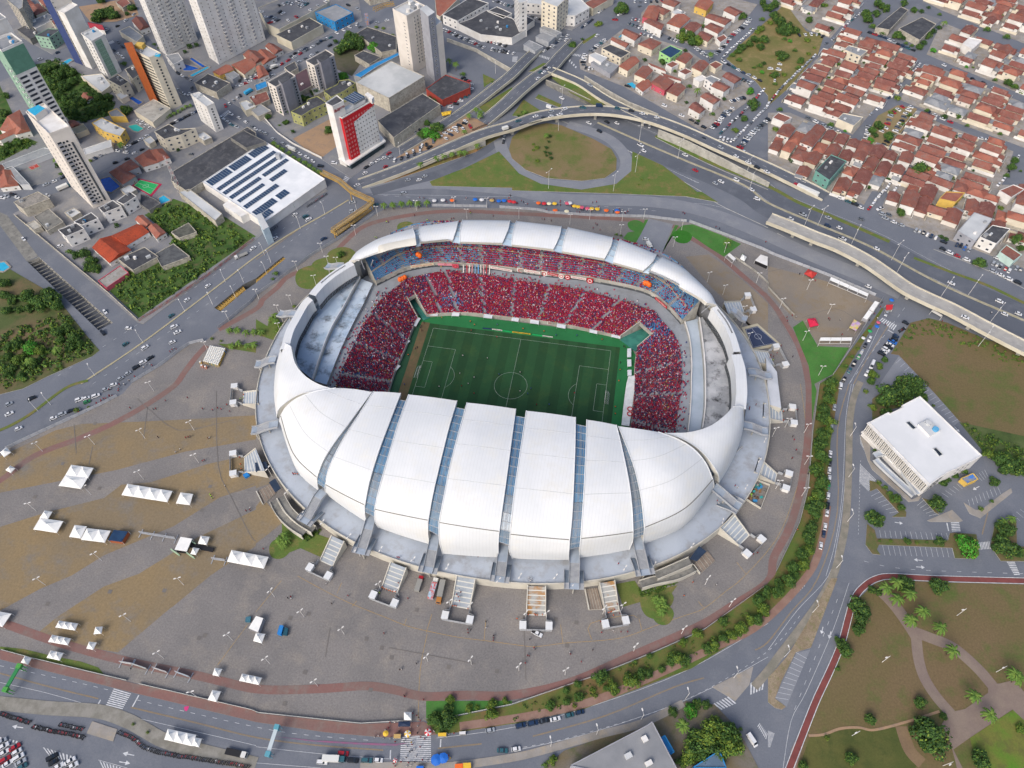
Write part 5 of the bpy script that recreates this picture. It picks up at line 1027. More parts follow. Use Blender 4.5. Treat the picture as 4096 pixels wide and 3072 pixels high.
def sol(r,P,h):
 A,B,C_,D = P; q = lambda u,v: A.lerp(B,u).lerp(D.lerp(C_,u),v)
 for k,(v,w,segs) in enumerate(((.02,.11,((.03,.35),(.38,.66),(.7,.95))),(.2,.055,((.03,.95),)),(.3,.055,((.03,.95),)),(.41,.055,((.03,.5),(.55,.95))),(.52,.05,((.05,.45),)),(.53,.06,((.55,.8),)),(.64,.06,((.03,.55),)),(.78,.09,((.03,.35),(.4,.55))),(.88,.08,((.03,.2),)))):
  for a,b in segs:
   mb = MB(); z = V((0,0,.35)); c = [q(a,v)+z,q(b,v)+z,q(b,v+w)+z,q(a,v+w)+z]; mb.prism([p.xy for p in c],h+.1,h+.4,SOLAR,STEEL)
   n = max(2,int((b-a)*30))
   for i in range(1,n): mb.beam(c[0].lerp(c[1],i/n)+V((0,0,.08)),c[3].lerp(c[2],i/n)+V((0,0,.08)),.12,.05,LROOF)
   mb.build('solar_array',r)
 mb = MB(); p = q(.9,.35); mb.box((p.x,p.y,h),(3,3,4),STEEL); mb.build('sign_frame',r)
bld('O 438,394 572,306 702,388 570,482',6.5,[WHITEW],mat('roof_metal','dfe2e4','d3d7da',scale=.1),'large white store with blue solar panels in rows on its roof','store','supermarket',par=.6,extra=sol)
bld('01 1925,110 2080,215 2190,160 2110,110 1990,60',6,WHITEW,WHITEW,'white flat canopy at the left end of the solar store','canopy','entrance_canopy',par=0)
bld('11 0,200 45,180 110,300 60,330',13,mat('panel_pale','b7c9d2','aabdc8',scale=.3),LROOF,'pale blue sign tower at the corner of the solar store','tower','sign_tower',par=0)
LB = [('10 862,712 1165,532 1455,662 1148,850',12,STW,mat('hall_roof','bdc0c0','a8acad',scale=.05,fine=.05),'pale hall with a wide light roof beside the tall beige tower',0),
 ('10 1052,1045 1440,810 1592,905 1190,1192',8,STW,DROOF,'long dark-roofed warehouse right of the red and white hotel',0),('10 1470,770 1640,650 1850,722 1850,760 1610,868',6,mat('wall_brick','a04438','8f4038',scale=.3),DROOF,'dark-roofed row of shops at the curve below the beige tower',0),
 ('10 845,655 1035,545 1230,455 1235,480 1050,575 905,672',5,STEEL,BLUW,'narrow blue-roofed canopy behind the pale hall',0),('10 870,292 962,235 1212,318 1212,430 1085,455',5,STW,DROOF,'old dark-tiled sheds behind the big trees',2),
 ('10 850,482 930,440 1082,495 980,560',5,STW,DROOF,'small old villa with a dark roof near the blue canopy',0),('10 302,968 440,892 445,862 530,835 612,890 480,950 395,1005',9,OLV,DROOF,'olive three-storey flats left of the hotel',2),
 ('10 585,790 705,732 720,700 800,690 860,722 760,790 650,842',9,OLV,DROOF,'olive three-storey flats between hotel and grey blocks',2),('10 20,70 340,-60 635,10 610,35 200,258 90,205',9,CONCB,CITY,'open parking deck with cars on top, at the top edge',0),
 ('10 172,302 462,155 575,218 305,368',7,CONCB,DROOF,'long store with a dark roof and yellow columns below the parking deck',3),('10 510,108 690,40 838,112 680,192',8,BLUW,GROOF,'bright blue-walled store near the top edge',0),
 ('10 1612,130 1850,-20 2010,30 1740,185',8,WHITEW,DROOF,'white store with a big dark roof at the top, left part',0),('10 1745,205 1870,160 1990,90 2212,160 2330,260 2212,330 1940,300',6,WHITEW,DROOF,'low white dealership with patched dark roofs and red trim',6),
 ('10 1545,-20 1760,-20 1590,150 1560,130',6,CONCB,TILE2,'red-tiled shed left of the white store at the top',0),('20 75,25 250,40 390,130 545,140 670,70 560,-40 100,-60',9,WHITEW,LROOF,'long white clinic building with small square windows',4),
 ('20 0,175 80,120 195,175 20,300',5,WHITEW,DROOF,'small white building with a black roof by the dealership',2),('20 20,-60 100,-60 130,10 60,30',30,WHITEW,LROOF,'white block at the top edge above the clinic',0),('20 255,10 380,-30 490,-30 390,62',24,CREAMW,LROOF,'cream tower block standing on the clinic',0),
 ('20 620,30 820,-60 880,-20 700,80',6,CONCB,TILE,'long red-tiled shed beside the clinic',0),('20 240,245 285,225 430,285 385,310',4,STEEL,GROOF,'flat grey carport roof, upper one in the store lot',0),('20 205,320 270,280 375,320 315,370',4,STEEL,GROOF,'flat grey carport roof, middle one in the store lot',0),('20 100,390 150,350 270,405 200,445',4,STEEL,GROOF,'flat grey carport roof, lower one in the store lot',0),
 ('20 775,420 850,385 1022,455 940,505',7,CREAMW,DROOF,'cream two-storey shop with a dark flat roof by the avenue',0),('20 665,480 720,458 822,500 770,545',6,WHITEW,LROOF,'white flat-roofed shop on the corner of the avenue',0),('20 680,545 760,505 925,570 850,640',4,GREYW,GROOF,'grey flat-roofed shop behind the row of parked cars',2),
 ('20 1275,450 1370,395 1470,440 1370,505',7,mat('wall_lime','9fd08a','94c482',scale=.3),SOLAR,'lime green house with a solar roof',0),('20 1665,680 1720,655 1800,690 1740,730',7,WHITEW,GROOF,'white modern house with a flat grey roof beside a pool',0),
 ('30 655,430 700,395 860,440 800,490',7,CREAMW,GROOF,'cream three-storey house with a flat grey roof in the tiled block',2),('30 600,1030 650,980 820,1015 740,1090',6,CREAMW,GROOF,'beige house with a grey flat roof near the pocket park',1),('30 40,1020 90,975 205,1020 140,1060',5,WHITEW,TILE,'white walled court house with solar strips at the corner',0),
 ('30 410,1480 545,1340 675,1395 530,1560',8,mat('wall_mint','6f9f94','65948a',scale=.3),DROOF,'mint green three-storey shop with a dark roof facing the highway',2),('30 930,240 1150,60 1210,90 1050,260',5,STW,DROOF,'left dark wing of the walled school',0),('30 1130,250 1330,150 1450,210 1310,350',5,STW,DROOF,'right dark wing of the walled school',0),
 ('30 1680,380 1740,325 1850,350 1760,430',6,WHITEW,WHITEW,'bright white flat-roofed house in the far blocks',0),('31 1640,340 1780,180 1940,235 1790,430',7,GREYW,LROOF,'long grey-roofed modern house facing the highway',2),('31 1830,390 1940,290 2090,320 1970,450',8,WHITEW,DROOF,'white house with a black roof terrace facing the highway',2),
 ('31 1480,60 1540,0 1700,10 1620,90',6,YELW,TILE2,'yellow house with an orange roof beside the frontage road',0),('31 2000,520 2060,460 2190,545 2120,600',5,mat('wall_aqua','b8cfc8','aac2ba',scale=.3),TILE,'pale aqua striped shop at the frontage road',0),
 ('00 305,310 420,250 530,255 425,330',10,GRNW,DROOF,'pale green four-storey flats behind the walled pool',1),('00 60,0 200,-60 195,65 165,85',22,STW,GROOF,'old brick-sided block at the top left',0),('00 235,200 415,120 485,160 310,250',5,WHITEW,GROOF,'long grey-roofed shed at the upper left',2),('00 150,260 240,215 340,300 260,340',5,CONCD,DROOF,'dark old sheds at the upper left',2),
 ('00 930,690 1020,645 1115,710 1040,750',11,CONCB,DROOF,'beige stepped block with a black roof, left one beside the cream tower',2),('00 1080,600 1150,570 1215,640 1150,690',11,CONCB,DROOF,'beige stepped block with a black roof, behind the left one',1),('00 700,660 880,640 960,740 880,800',4,CREAMW,LROOF,'pale flat podium behind the wild trees',3),('00 1160,960 1330,860 1475,940 1320,1060',5,CREAMW,CONC,'wide beige podium deck under the cream tower',1),
 ('00 1030,270 1120,230 1240,315 1180,365',5,CREAMW,GROOF,'cream shop with a grey roof left of the twin towers',0),('00 1430,480 1540,460 1580,520 1500,560',7,WHITEW,GROOF,'white box house at the foot of the left twin tower',0),('00 1680,720 1800,640 1990,720 1870,800',6,STW,DROOF,'patched dark-roofed garage beside the car lot',3),
 ('00 1945,645 2010,610 2070,650 2010,690',4,STEEL,GROOF,'grey carport in the car lot beside the red roofs',0),('00 1335,1140 1460,1075 1540,1120 1690,1110 1560,1170 1420,1205',11,CREAMW,DROOF,'cream four-storey flats with dark roofs at the middle of the street',3),('00 795,1065 880,1020 1085,1120 1040,1180 900,1140',8,YELW,LROOF,'yellow motel with slatted white roofs',2),('00 935,970 1010,940 1090,1010 960,1010',5,YELW,GROOF,'small yellow wing with a grey roof by the tree',0),
 ('00 605,1100 720,1070 760,1120 660,1160',4,CONCB,mat('thatch','a09a84','8f8a78',fine=.2),'thatched pavilion on the paved terrace',0),('00 720,1290 960,1210 965,1270 740,1340',4,WHITEW,LROOF,'white street wall building with a long pool on its roof',0),('00 20,1420 380,1280 500,1300 60,1470',4,LROOF,GROOF,'long pale shed roof beside the red ball court',0),('00 40,1460 110,1440 260,1600 180,1600',4,LROOF,GROOF,'short pale shed roof at the left, by the court',0),
 ('00 1500,1480 2140,1100 2212,1150 2212,1280 1620,1659 1480,1560',6,STW,DROOF,'wide dark corrugated warehouse beside the solar store',0),('00 1990,1190 2110,1130 2300,1230 2130,1280',9,CONCD,DROOF,'black-roofed box on top of the dark warehouse',0),('00 2070,890 2130,870 2212,920 2120,960',5,CONCB,LROOF,'grey lean-to roofs at the crossing',1),
 ('01 505,330 660,270 730,320 570,390',9,WHITEW,DROOF,'white flats with a dark roof, lower left of the four',2),('01 640,260 790,180 850,230 710,290',9,WHITEW,DROOF,'white flats with a dark roof, lower right of the four',2),('01 855,140 975,75 1050,125 900,185',9,WHITEW,DROOF,'white flats with a dark roof, upper left of the four',2),('01 1010,80 1120,0 1180,40 1070,110',9,WHITEW,DROOF,'white flats with a dark roof, upper right of the four',1),
 ('01 120,90 330,0 430,60 200,150',7,STW,mat('ruin','8a8782','6f6d6a','9b968c',fine=.3,scale=.3),'roofless ruined hall with graffiti walls, near the left edge',2),('01 295,215 420,145 550,260 410,340',3.5,STW,CONCD,'low bare concrete roof behind the white flats',1),('01 850,770 1040,640 1110,700 920,830',3,PNK,mat('slab_bare','8f8b84','9b9a97','7a766e',scale=.2),'pink-walled empty warehouse floor at the corner plot',0),
 ('01 1020,580 1250,480 1370,560 1150,680',4,STW,DROOF,'collapsed dark-roofed shed below the big red roof',4),('01 1340,540 1500,450 1640,560 1400,650',3.5,STW,mat('asbestos','5c5f60','4b4d50',scale=.3,fine=.25),'broken corrugated shed in the overgrown plot',0),('01 1480,350 1630,270 1700,350 1550,400',3.5,STW,mat('asbestos2','5f6058','4a4c46',scale=.3,fine=.25),'small ruined shed in the green plot',0),
 ('01 1545,0 1640,-20 1920,190 1860,250',6,STW,LROOF,'long narrow pale-roofed wing beside the solar store',0),('01 1220,20 1330,60 1390,100 1290,160 1215,110',3,CONCD,DROOF,'dark carport roof beside the small pool',0),
 ('23 505,1640 1165,1295 1210,1262 1440,1700 1300,1800',8,GREYW,mat('flat_grey','8d8f92','7d8084',scale=.05,fine=.06),'grey flat-roofed office with a white edge wall at the bottom',3),('23 1560,1659 1790,1510 1850,1659',4,BLUW,mat('roof_slate','5f7488','566a7d',scale=.2),'blue-grey shed roof among the trees at the bottom',0),('23 1285,1400 1320,1380 1400,1520 1370,1540',5,BLUW,BLUW,'small bright blue roof beside the grey office',0),
 ('32 1665,820 1770,775 1812,825 1720,865',3,YELW,mat('awning_blue','3a76c8','8c8a80',scale=.3),'small yellow kiosk with a blue awning in the car park',0),('31 2000,-10 2120,-60 2212,-20 2100,50',6,WHITEW,TILE,'white house with an orange roof at the right edge',0),
 ('10 335,650 440,592 482,745 378,800',4,STW,mat('roof_maroon','5f4a50','54444a',fine=.2),'maroon-roofed shed between the two grey blocks',1),
 ('10 245,585 335,535 365,590 290,632',4,STW,DROOF,'dark shed above the maroon-roofed one',0),
 ('10 -10,735 85,700 100,750 5,790',4,STW,BLUW,'blue-roofed workshop at the street',0),
 ('10 -60,840 90,790 120,860 0,920',4,STW,TILE3,'brown tiled yard left of the grey blocks',1),
 ('10 -60,940 40,900 130,960 20,1010',4,STW,GROOF,'grey yard roof below the brown tiled one',0),
 ('10 480,770 560,730 590,790 510,830',4,STW,GROOF,'small grey shed under the farther grey block',0),
 ('10 1290,480 1350,450 1400,475 1340,510',4,STW,DROOF,'dark lean-to at the beige tower foot',1),
 ('00 1240,1210 1300,1180 1340,1220 1290,1250',4,CREAMW,LROOF,'small pale annex beside the cream flats',0),
 ('00 560,250 620,225 660,260 600,290',5,GRNW,GROOF,'pale green house left of the navy tower',0),
 ('00 430,170 500,140 540,190 470,220',5,CREAMW,TILE,'red-tiled house above the green flats',1),
 ('00 100,560 230,500 270,560 130,620',5,WHITEW,GROOF,'curved white hall roof beside the green and white tower',0),
 ('00 1000,820 1060,790 1110,830 1050,860',4,CREAMW,LROOF,'pale pool terrace building by the cream tower',0),
 ('00 1690,1170 1760,1140 1830,1190 1760,1220',4,STW,LROOF,'pale lean-to beside the small white block',1),
 ('00 1040,1640 1120,1600 1180,1640 1100,1690',3,STW,LROOF,'low shed beside the green ball court',0),
 ('01 230,280 300,250 360,300 290,330',4,STW,CONC,'small bare concrete house by the ruined hall',0),
 ('01 560,180 640,140 700,180 620,225',3,STW,LROOF,'flat grey annex behind the white flats',1),
 ('20 1330,560 1390,530 1440,555 1380,590',5,WHITEW,TILE,'small red-roofed annex in the avenue block',0),
 ('20 1440,620 1500,590 1560,620 1500,650',4,WHITEW,TILE3,'low brown-roofed house beside the square pool',0),
 ('20 1250,700 1310,670 1350,690 1290,720',4,CREAMW,GROOF,'grey flat annex behind the pink-walled house',1),
 ('20 1570,680 1640,650 1690,680 1620,710',5,WHITEW,WHITEW,'white flat house by the square pool',0),
 ('20 1700,560 1760,530 1820,560 1760,600',4,CREAMW,TILE,'low red-roofed house at the curved street corner',0),
 ('20 1380,110 1430,80 1500,110 1450,140',5,WHITEW,LROOF,'white flat-roofed house in the north block',1),
 ('20 1760,330 1830,300 1860,330 1800,370',4,WHITEW,TILE,'low red roof near the left park kerb',0),
 ('10 2000,100 2080,60 2212,120 2140,160',6,WHITEW,DROOF,'rear black-roofed hall of the dealership',0),
 ('20 400,-20 520,-60 620,-20 500,30',8,WHITEW,LROOF,'rear white wing of the clinic',1),
 ('10 900,-60 1100,-90 1150,-30 980,10',4,STW,mat('brick_lot','8a5f52','7d584e',fine=.15),'reddish walled lot at the top edge',0),
 ('00 1000,20 1080,-20 1130,30 1060,70',4,STW,TILE,'small tiled house in the wooded lot at the top',0)]
for i,(s,h,wm,rm,lab,k) in enumerate(LB):
 n = len(G(s,h)); f = {}
 if h >= 7 and wm is not STEEL and not any(t in lab for t in ('hall','warehouse','parking deck','ruined','flat_grey','office with')):
  P = G(s,h)
  for e in range(len(P)):
   a,b = P[e],P[(e+1) % len(P)]; c = sum(P,V())/len(P); d = b-a; nn = V((d.y,-d.x,0)); nn = nn if nn.dot((a+b)/2-c) > 0 else -nn
   if nn.dot(V(CP)-c) > 0 and d.length > 6: f[e] = (max(1,int(d.length/4.5)),max(1,int((h-1)/3)),1.5,1.2,1.4,h-2.2,'g')
 bld(s,h,wm,rm,lab,'store' if 'store' in lab else 'house' if 'house' in lab else 'canopy' if 'carport' in lab or 'canopy' in lab else 'building',{'store': 'store','house': 'house','shed': 'shed','flats': 'apartment_block','warehouse': 'warehouse','canopy': 'canopy','carport': 'canopy'}.get(next((w_ for w_ in ('store','flats','warehouse','carport','canopy','shed','house') if w_ in lab),''),'building'),f,par=.5,extra=CL(k,1.0) if k else None)
def gable(mb,P,h,rise,m,wall,over=.5):
 """P four eave corners; ridge along the longer side"""
 if (P[1]-P[0]).length < (P[2]-P[1]).length: P = P[1:]+P[:1]
 c = sum(P,V())/4; E = [c+(p-c)*(1+over/max(1,(p-c).length)) for p in P]; r0 = (E[3]+E[0])/2; r1 = (E[1]+E[2])/2
 return E,r0,r1
def tiled(s,h,rise,wm,rm,label,hip=0.0,name='house',cat='house',win=2):
 P = G(s,h); c = sum(P,V())/4; r = empty(name,(c.x,c.y,0),label,cat); mb = MB(); A = [p.xy for p in P]; mb.prism(A,0,h-.05,wm,wm); mb.build('wall',r)
 E,r0,r1 = gable(mb,P,h,rise,rm,wm); q0,q1 = r0.lerp(r1,hip),r1.lerp(r0,hip); q0.z = q1.z = h+rise; rb = MB()
 rb.add([E[0],E[1],E[2],E[3],q0,q1],[(0,1,5,4),(2,3,4,5),(3,0,4),(1,2,5)],rm); f0 = len(rb.f)
 rb.add([E[0]-V((0,0,.15)),E[1]-V((0,0,.15)),E[2]-V((0,0,.15)),E[3]-V((0,0,.15))],[(0,1,2,3)],rm); rb.build('roof',r)
 windows(r,P,0,{k: (win,1,1.3,1.1,1.0,1.0,'c') for k in range(4) if (P[k]+P[(k+1) % 4]-c*2).dot(V((0,-1,0))) > 0}); return r
TL = [('00 0,1120 170,950 260,1130 140,1160',5,3,WHITEW,TILE2,'big orange-tiled villa beside the green yard at the left',0),('00 -60,1200 150,1100 180,1130 0,1210',5,2,WHITEW,TILE2,'orange-roofed wing of the villa at the left edge',0),('00 0,1500 90,1470 160,1600 0,1620',4,2,WHITEW,TILE2,'orange-roofed house under the court at the left edge',0),('00 -60,1450 30,1430 80,1500 -60,1540',4,2,WHITEW,TILE,'red-roofed house touching the left picture edge',0),
 ('00 945,1490 1040,1430 1170,1520 1060,1590',5,3,GREYW,TILE,'red hipped house beside the green ball court',.3),('00 1030,1440 1130,1380 1200,1440 1080,1490',6,2.5,GREYW,TILE,'red hipped house behind the one at the ball court',.3),('00 1165,1370 1290,1290 1370,1400 1240,1440',5,3,WHITEW,TILE2,'orange-roofed house left of the phone mast',.3),('00 1290,1300 1400,1285 1465,1360 1360,1400',5,3,WHITEW,TILE2,'orange-roofed house right above the phone mast',.3),
 ('00 1140,180 1230,150 1290,230 1210,260',5,2.5,WHITEW,TILE,'white house with a red roof left of the twin towers',0),('00 760,190 880,215 900,260 780,240',4,2,WHITEW,mat('roof_crimson','94333f','84303a',fine=.2),'crimson-roofed house behind the navy tower',0),('00 160,0 230,-30 300,40 230,90',5,2,CREAMW,TILE2,'orange-roofed house at the top, right of the old block',.3),('00 240,60 330,30 400,90 310,130',5,2,CREAMW,TILE,'red-roofed house below the one at the top edge',.3),('00 330,0 420,-40 470,40 390,60',5,2,CREAMW,TILE,'red-roofed house left of the navy tower',0),
 ('00 705,830 755,800 800,840 745,870',3,1.5,WHITEW,TILE2,'tiny white chapel-like house in the wild trees',0),('00 585,1070 640,1040 700,1075 610,1110',4,1.5,WHITEW,TILE,'red-roofed hut right of the cream tower',0),('00 1840,620 1950,560 2020,600 1900,650',5,2,YELW,TILE2,'yellow house with an orange roof under the right twin tower',0),('00 2000,560 2140,500 2212,560 2110,640',5,2.5,CREAMW,TILE2,'orange-roofed house right of the yellow one',0),('00 2100,470 2212,440 2300,500 2190,560',5,2.5,CREAMW,TILE,'red-roofed house at the right foot of the twin tower',0),
 ('10 0,460 90,430 175,490 60,560',4,2,WHITEW,TILE2,'orange-roofed house at the edge of the parked street',0),('10 80,400 150,380 230,430 160,470',4,2,WHITEW,TILE,'red-roofed house with solar panels by the white store',0),('10 0,580 60,570 110,640 20,680',4,1.5,WHITEW,TILE2,'small orange roof beside the long parked street',0),
 ('01 800,480 960,380 1130,500 945,610',4,2.5,WHITEW,mat('roof_rust','a0452c','8f3f2a','7a3a2a',fine=.35,scale=.2),'wide rust-red tiled roof above the wild trees, lower half',0),('01 960,380 1180,280 1285,345 1095,460',4,2.5,WHITEW,MATS['roof_rust'],'wide rust-red tiled roof, upper half towards the plot',0),('01 1170,240 1235,200 1312,270 1250,310',4,1.5,WHITEW,TILE2,'orange-roofed outbuilding above the rust-red roof',0),('01 1280,310 1350,275 1430,350 1350,400',4,1.5,WHITEW,TILE2,'orange-roofed outbuilding with three solar panels',0),
 ('20 950,290 990,250 1115,305 1060,350',6,1.8,WHITEW,TILE,'white house with a red roof beside the small pool',0),('20 855,345 880,325 1015,375 980,410',6,1.5,WHITEW,TILE,'white two-storey house with a red roof near the avenue',0),('20 1090,380 1190,330 1290,370 1210,430',6,2,CREAMW,TILE,'cream house with a wide red roof in the avenue block',.2),('20 925,570 1030,490 1100,530 1000,610',6,2,CREAMW,TILE2,'cream house with an orange-red roof behind the grey shop',0),('20 1060,640 1130,570 1215,610 1150,680',6,2,CREAMW,TILE,'cream two-storey house above the street pool',0),
 ('20 1070,740 1150,680 1210,730 1130,790',4,1.2,WHITEW,TILE2,'low red-tiled annex behind the turquoise pool wall',0),('20 1200,715 1280,650 1400,705 1320,780',5,1.8,PNK,TILE,'pink-walled house with a red roof in the avenue block',.1),('20 1340,790 1410,720 1500,760 1430,830',6,1.8,CREAMW,TILE,'cream house with a red roof above the round green tree',0),('20 1415,510 1490,455 1560,490 1500,550',7,1.6,CREAMW,TILE,'tall cream house with a red roof in the middle of the block',0),('20 1555,580 1620,520 1700,555 1640,620',7,1.6,CREAMW,TILE,'cream balcony house with a red roof near the curved street',0),
 ('20 1725,745 1780,700 1885,750 1830,790',7,1.4,WHITEW,TILE,'white two-storey house with a red roof left of the round tree',0),('20 1820,660 1880,625 1985,680 1920,720',6,1.6,GREYW,TILE3,'grey-walled house with a brown-red roof at the curved street',0),('20 1630,835 1700,800 1800,860 1740,900',7,1.5,WHITEW,TILE,'white two-storey house with a dish on its red roof',0),('20 1530,930 1590,880 1670,940 1620,980',6,1.5,WHITEW,TILE3,'white house with a brown-red roof at the block tip',0),('20 1180,545 1300,590 1330,620 1210,570',4,1,WHITEW,TILE3,'long narrow red-tiled wing, left one of the two',0),('20 1300,630 1440,680 1460,700 1320,660',4,1,WHITEW,TILE3,'long narrow red-tiled wing, right one of the two',0),
 ('20 1130,140 1180,50 1280,80 1240,180',6,2,PNK,TILE2,'pink house with an orange roof at the corner of the north block',0),('20 1140,185 1200,160 1310,210 1290,260',7,.6,WHITEW,TILE,'white two-storey house beside the parked cars of the north block',0),('20 1215,85 1260,45 1365,90 1310,130',5,1.8,CREAMW,TILE,'cream house with a hipped red roof in the north block',.2),('20 1300,25 1350,-20 1455,20 1400,60',6,1.5,WHITEW,TILE,'white house with a red roof at the upper edge of the north block',0),('20 1340,200 1420,120 1540,160 1450,240',5,2,WHITEW,TILE2,'wide orange-red roof in the middle of the north block',0),
 ('20 1580,50 1630,-20 1740,20 1680,90',6,1.8,YELW,TILE2,'yellow house with an orange roof in the north block',0),('20 1665,235 1720,195 1830,240 1780,290',6,1.6,WHITEW,TILE,'white two-storey house with a red roof beside a blue canopy',.2),('20 1670,150 1730,120 1900,170 1840,215',6,1.4,WHITEW,TILE,'long red roof of the two-storey row in the north block',0),('20 1830,90 1890,55 1990,100 1930,140',6,1.4,WHITEW,TILE,'white house with a red roof in front of the round tree',0),('20 1600,310 1650,270 1740,310 1690,360',5,1.4,CREAMW,TILE,'cream house with a red roof behind the tall street trees',0),('20 1480,240 1540,190 1640,220 1570,280',5,1.5,WHITEW,TILE3,'brown-red roof in the middle of the north block',0)]
for s,h,ri,wm,rm,lab,hip in TL: tiled(s,h,ri,wm,rm,lab,hip)
def offi(r,P,h):
 a,b = P[0],P[-1]; d = (b-a).normalized(); n = V((d.y,-d.x,0)); n = n if n.x < 0 else -n; L = (b-a).length; rz = math.atan2(d.y,d.x)
 for i in range(44):
  f = (i+.5)/44; c = a.lerp(b,f)+n*.5; mb = MB(); mb.box((c.x,c.y,4.2),(.35,1.1,h-4.4),WHITEW,rz); mb.build('fin',r)
  if i % 2 == 0: mb = MB(); c = a.lerp(b,f)+n*.06; mb.box((c.x,c.y,4.6),(L/44*.85,.12,h-5.6),GLASS,rz); mb.build('window',r)
 c = (a+b)/2+n*.55; mb = MB(); mb.box((c.x,c.y,3.4),(L+.6,1.3,.8),WHITEW,rz); mb.build('ledge',r); c = (a+b)/2+n*.55; mb = MB(); mb.box((c.x,c.y,h-.2),(L+.8,1.7,.5),WHITEW,rz); mb.build('ledge',r)
 for s in ('32 1190,335 1222,325 1280,382 1250,395','32 1422,560 1452,552 1510,610 1478,628'):
  q = G(s,h); mb = MB(); mb.prism([p.xy for p in q],h,h+.12,GLASS,STEELD); mb.build('skylight',r); mb = MB(); parapet(mb,q,h,.5,LROOF,.25); mb.build('skylight_curb',r)
 q = G('32 1300,345 1385,298 1492,398 1400,448',h+1.5); mb = MB(); mb.prism([p.xy for p in q],h,h+1.5,LROOF,WHITEW); mb.build('plant_room',r)
 for s,m in (('32 1385,335',LROOF),('32 1448,390',mat('tank_cyan','5aa0c8'))): p = unp(PX(s)[0],h+2); mb = MB(); mb.tube([(p.x,p.y,h+1.5),(p.x,p.y,h+2.6)],1.5,m,14); mb.build('water_tank',r)
bld('32 875,335 1040,248 1050,262 1165,205 1155,190 1312,110 1845,622 1620,735 1545,765 1395,868',12,[WHITEW],mat('office_roof','d6d8da','cdd0d2',scale=.06),'white office block with slit windows and a flat roof, right of the avenue','office','office_building',{6: (3,3,1.2,1.2,2,8,'g',.3,.9),8: (3,3,1.4,1.2,2,8,'d',.1,.7)},par=.5,extra=offi)
rp = empty('access_ramp',unp(PX('32 1100,750')[0],0),'long grey switchback ramp in front of the white office','ramp'); mb = MB()
for s,z0,z1 in (('32 920,620 1000,600 1100,640 1180,780 1300,950',3.9,3.9),('32 1260,965 1110,830 960,690 930,650',1.5,3.5)):
 P = smoothline(G(s,[mix_(z0,z1,i/(len(s.split())-2)) for i in range(len(s.split())-1)]),3); m2 = MB(); a,b = offs(P,1.4),offs(P,-1.4); m2.grid([b,a],PODF); m2.build('ramp_floor',rp)
 for e in (a,b): m2 = MB(); [m2.beam(p+V((0,0,.2)),q+V((0,0,.2)),.2,1.6,LROOF) for p,q in zip(e,e[1:])]; m2.build('ramp_wall',rp)
for s,m,lab in (('00 520,550 600,505 630,520 560,565',POOL,'cyan'),('00 1105,1090 1180,1075 1240,1110 1190,1140 1150,1130',mat('pool_teal','2fa79e'),'teal'),('00 1115,850 1150,835 1232,880 1195,905',POOLD,'deep blue'),('00 870,1550 950,1530 1035,1610 960,1659 890,1640',POOLD,'round blue'),('01 1370,55 1415,28 1475,70 1385,108',POOL,'bright blue'),('01 -20,615 40,605 85,650 30,685 -20,680',POOL,'light blue'),('00 1555,575 1600,555 1720,590 1650,610 1590,610',POOLD,'wide blue'),('00 1635,510 1665,500 1775,570 1745,582',POOLD,'long blue'),('00 1640,650 1790,575 1810,585 1670,662',POOL,'narrow turquoise'),('20 915,320 940,297 955,310 930,330',POOL,'tiny'),('20 1575,725 1620,690 1655,705 1605,740',POOL,'square blue'),('20 985,725 1040,710 1080,740 1060,770',POOL,'turquoise')):
 P = G(s,0.4); c = sum(P,V())/len(P); r = empty('swimming_pool',(c.x,c.y,0),lab+' swimming pool %s' % {'cyan': 'inside the walled garden at the upper left','teal': 'beside the yellow motel','deep blue': 'at the foot of the cream tower','round blue': 'beside the green ball court','bright blue': 'near the four white flats','light blue': 'at the left picture edge','wide blue': 'under the twin towers, left one','long blue': 'under the twin towers, upper one','narrow turquoise': 'under the twin towers, along the terrace','tiny': 'beside the avenue block corner','square blue': 'behind the modern white house','turquoise': 'behind the street wall of the avenue block'}[lab],'pool')
 mb = MB(); mb.prism([p.xy for p in P],.2,.45,m,m); mb.build('water',r); mb = MB(); parapet(mb,[c+(p-c)*1.12 for p in P],.2,.35,SIDEW,1.2); mb.build('pool_edge',r)
def court(s,m,bm,lab,z=.3):
 P = G(s,z); c = sum(P,V())/4; r = empty('ball_court',(c.x,c.y,0),lab,'court'); mb = MB(); mb.prism([p.xy for p in P],.1,z,bm,CONC); mb.build('court_floor',r)
 Q = [c+(p-c)*.8 for p in P]; mb = MB(); mb.prism([p.xy for p in Q],z,z+.03,m); mb.build('play_area',r); mb = MB()
 R = [c+(p-c)*.74+V((0,0,.06)) for p in P]; dash(mb,R+[R[0]],.18,WHITEP,0); dash(mb,[(R[0]+R[1])/2,(R[2]+R[3])/2],.15,WHITEP,0); dash(mb,[c+V((2*math.cos(t),2*math.sin(t),.06)) for t in [i*math.pi/6 for i in range(13)]],.15,WHITEP,0); mb.build('court_line',r)
court('21 1985,1170 2120,1135 2330,1320 2070,1375',mat('court_navy','3b4660','36405a'),mat('court_sand','b8b098','aca48c'),'dark blue basketball court with sand border outside the right podium')
court('00 1130,1600 1200,1540 1400,1590 1310,1700',mat('court_green','2fae62','2aa25a'),mat('court_magenta','b02f52','a42c4c'),'bright green ball court with a crimson border'); court('00 195,1415 290,1375 360,1440 270,1480',mat('court_red','a8483f'),mat('court_grey','7f8a80'),'red ball court beside the cream tower')
p0 = unp(PX('00 1560,1659')[0],0); r = empty('phone_mast',p0,'red and white lattice phone mast beside the dark warehouse','mast'); H = 30; mb = MB()
for k in range(4):
 a = k*math.pi/2+.4; mb.tube([p0+V((1.6*math.cos(a),1.6*math.sin(a),0)),p0+V((.5*math.cos(a),.5*math.sin(a),H))],.1,WHITEW,4)
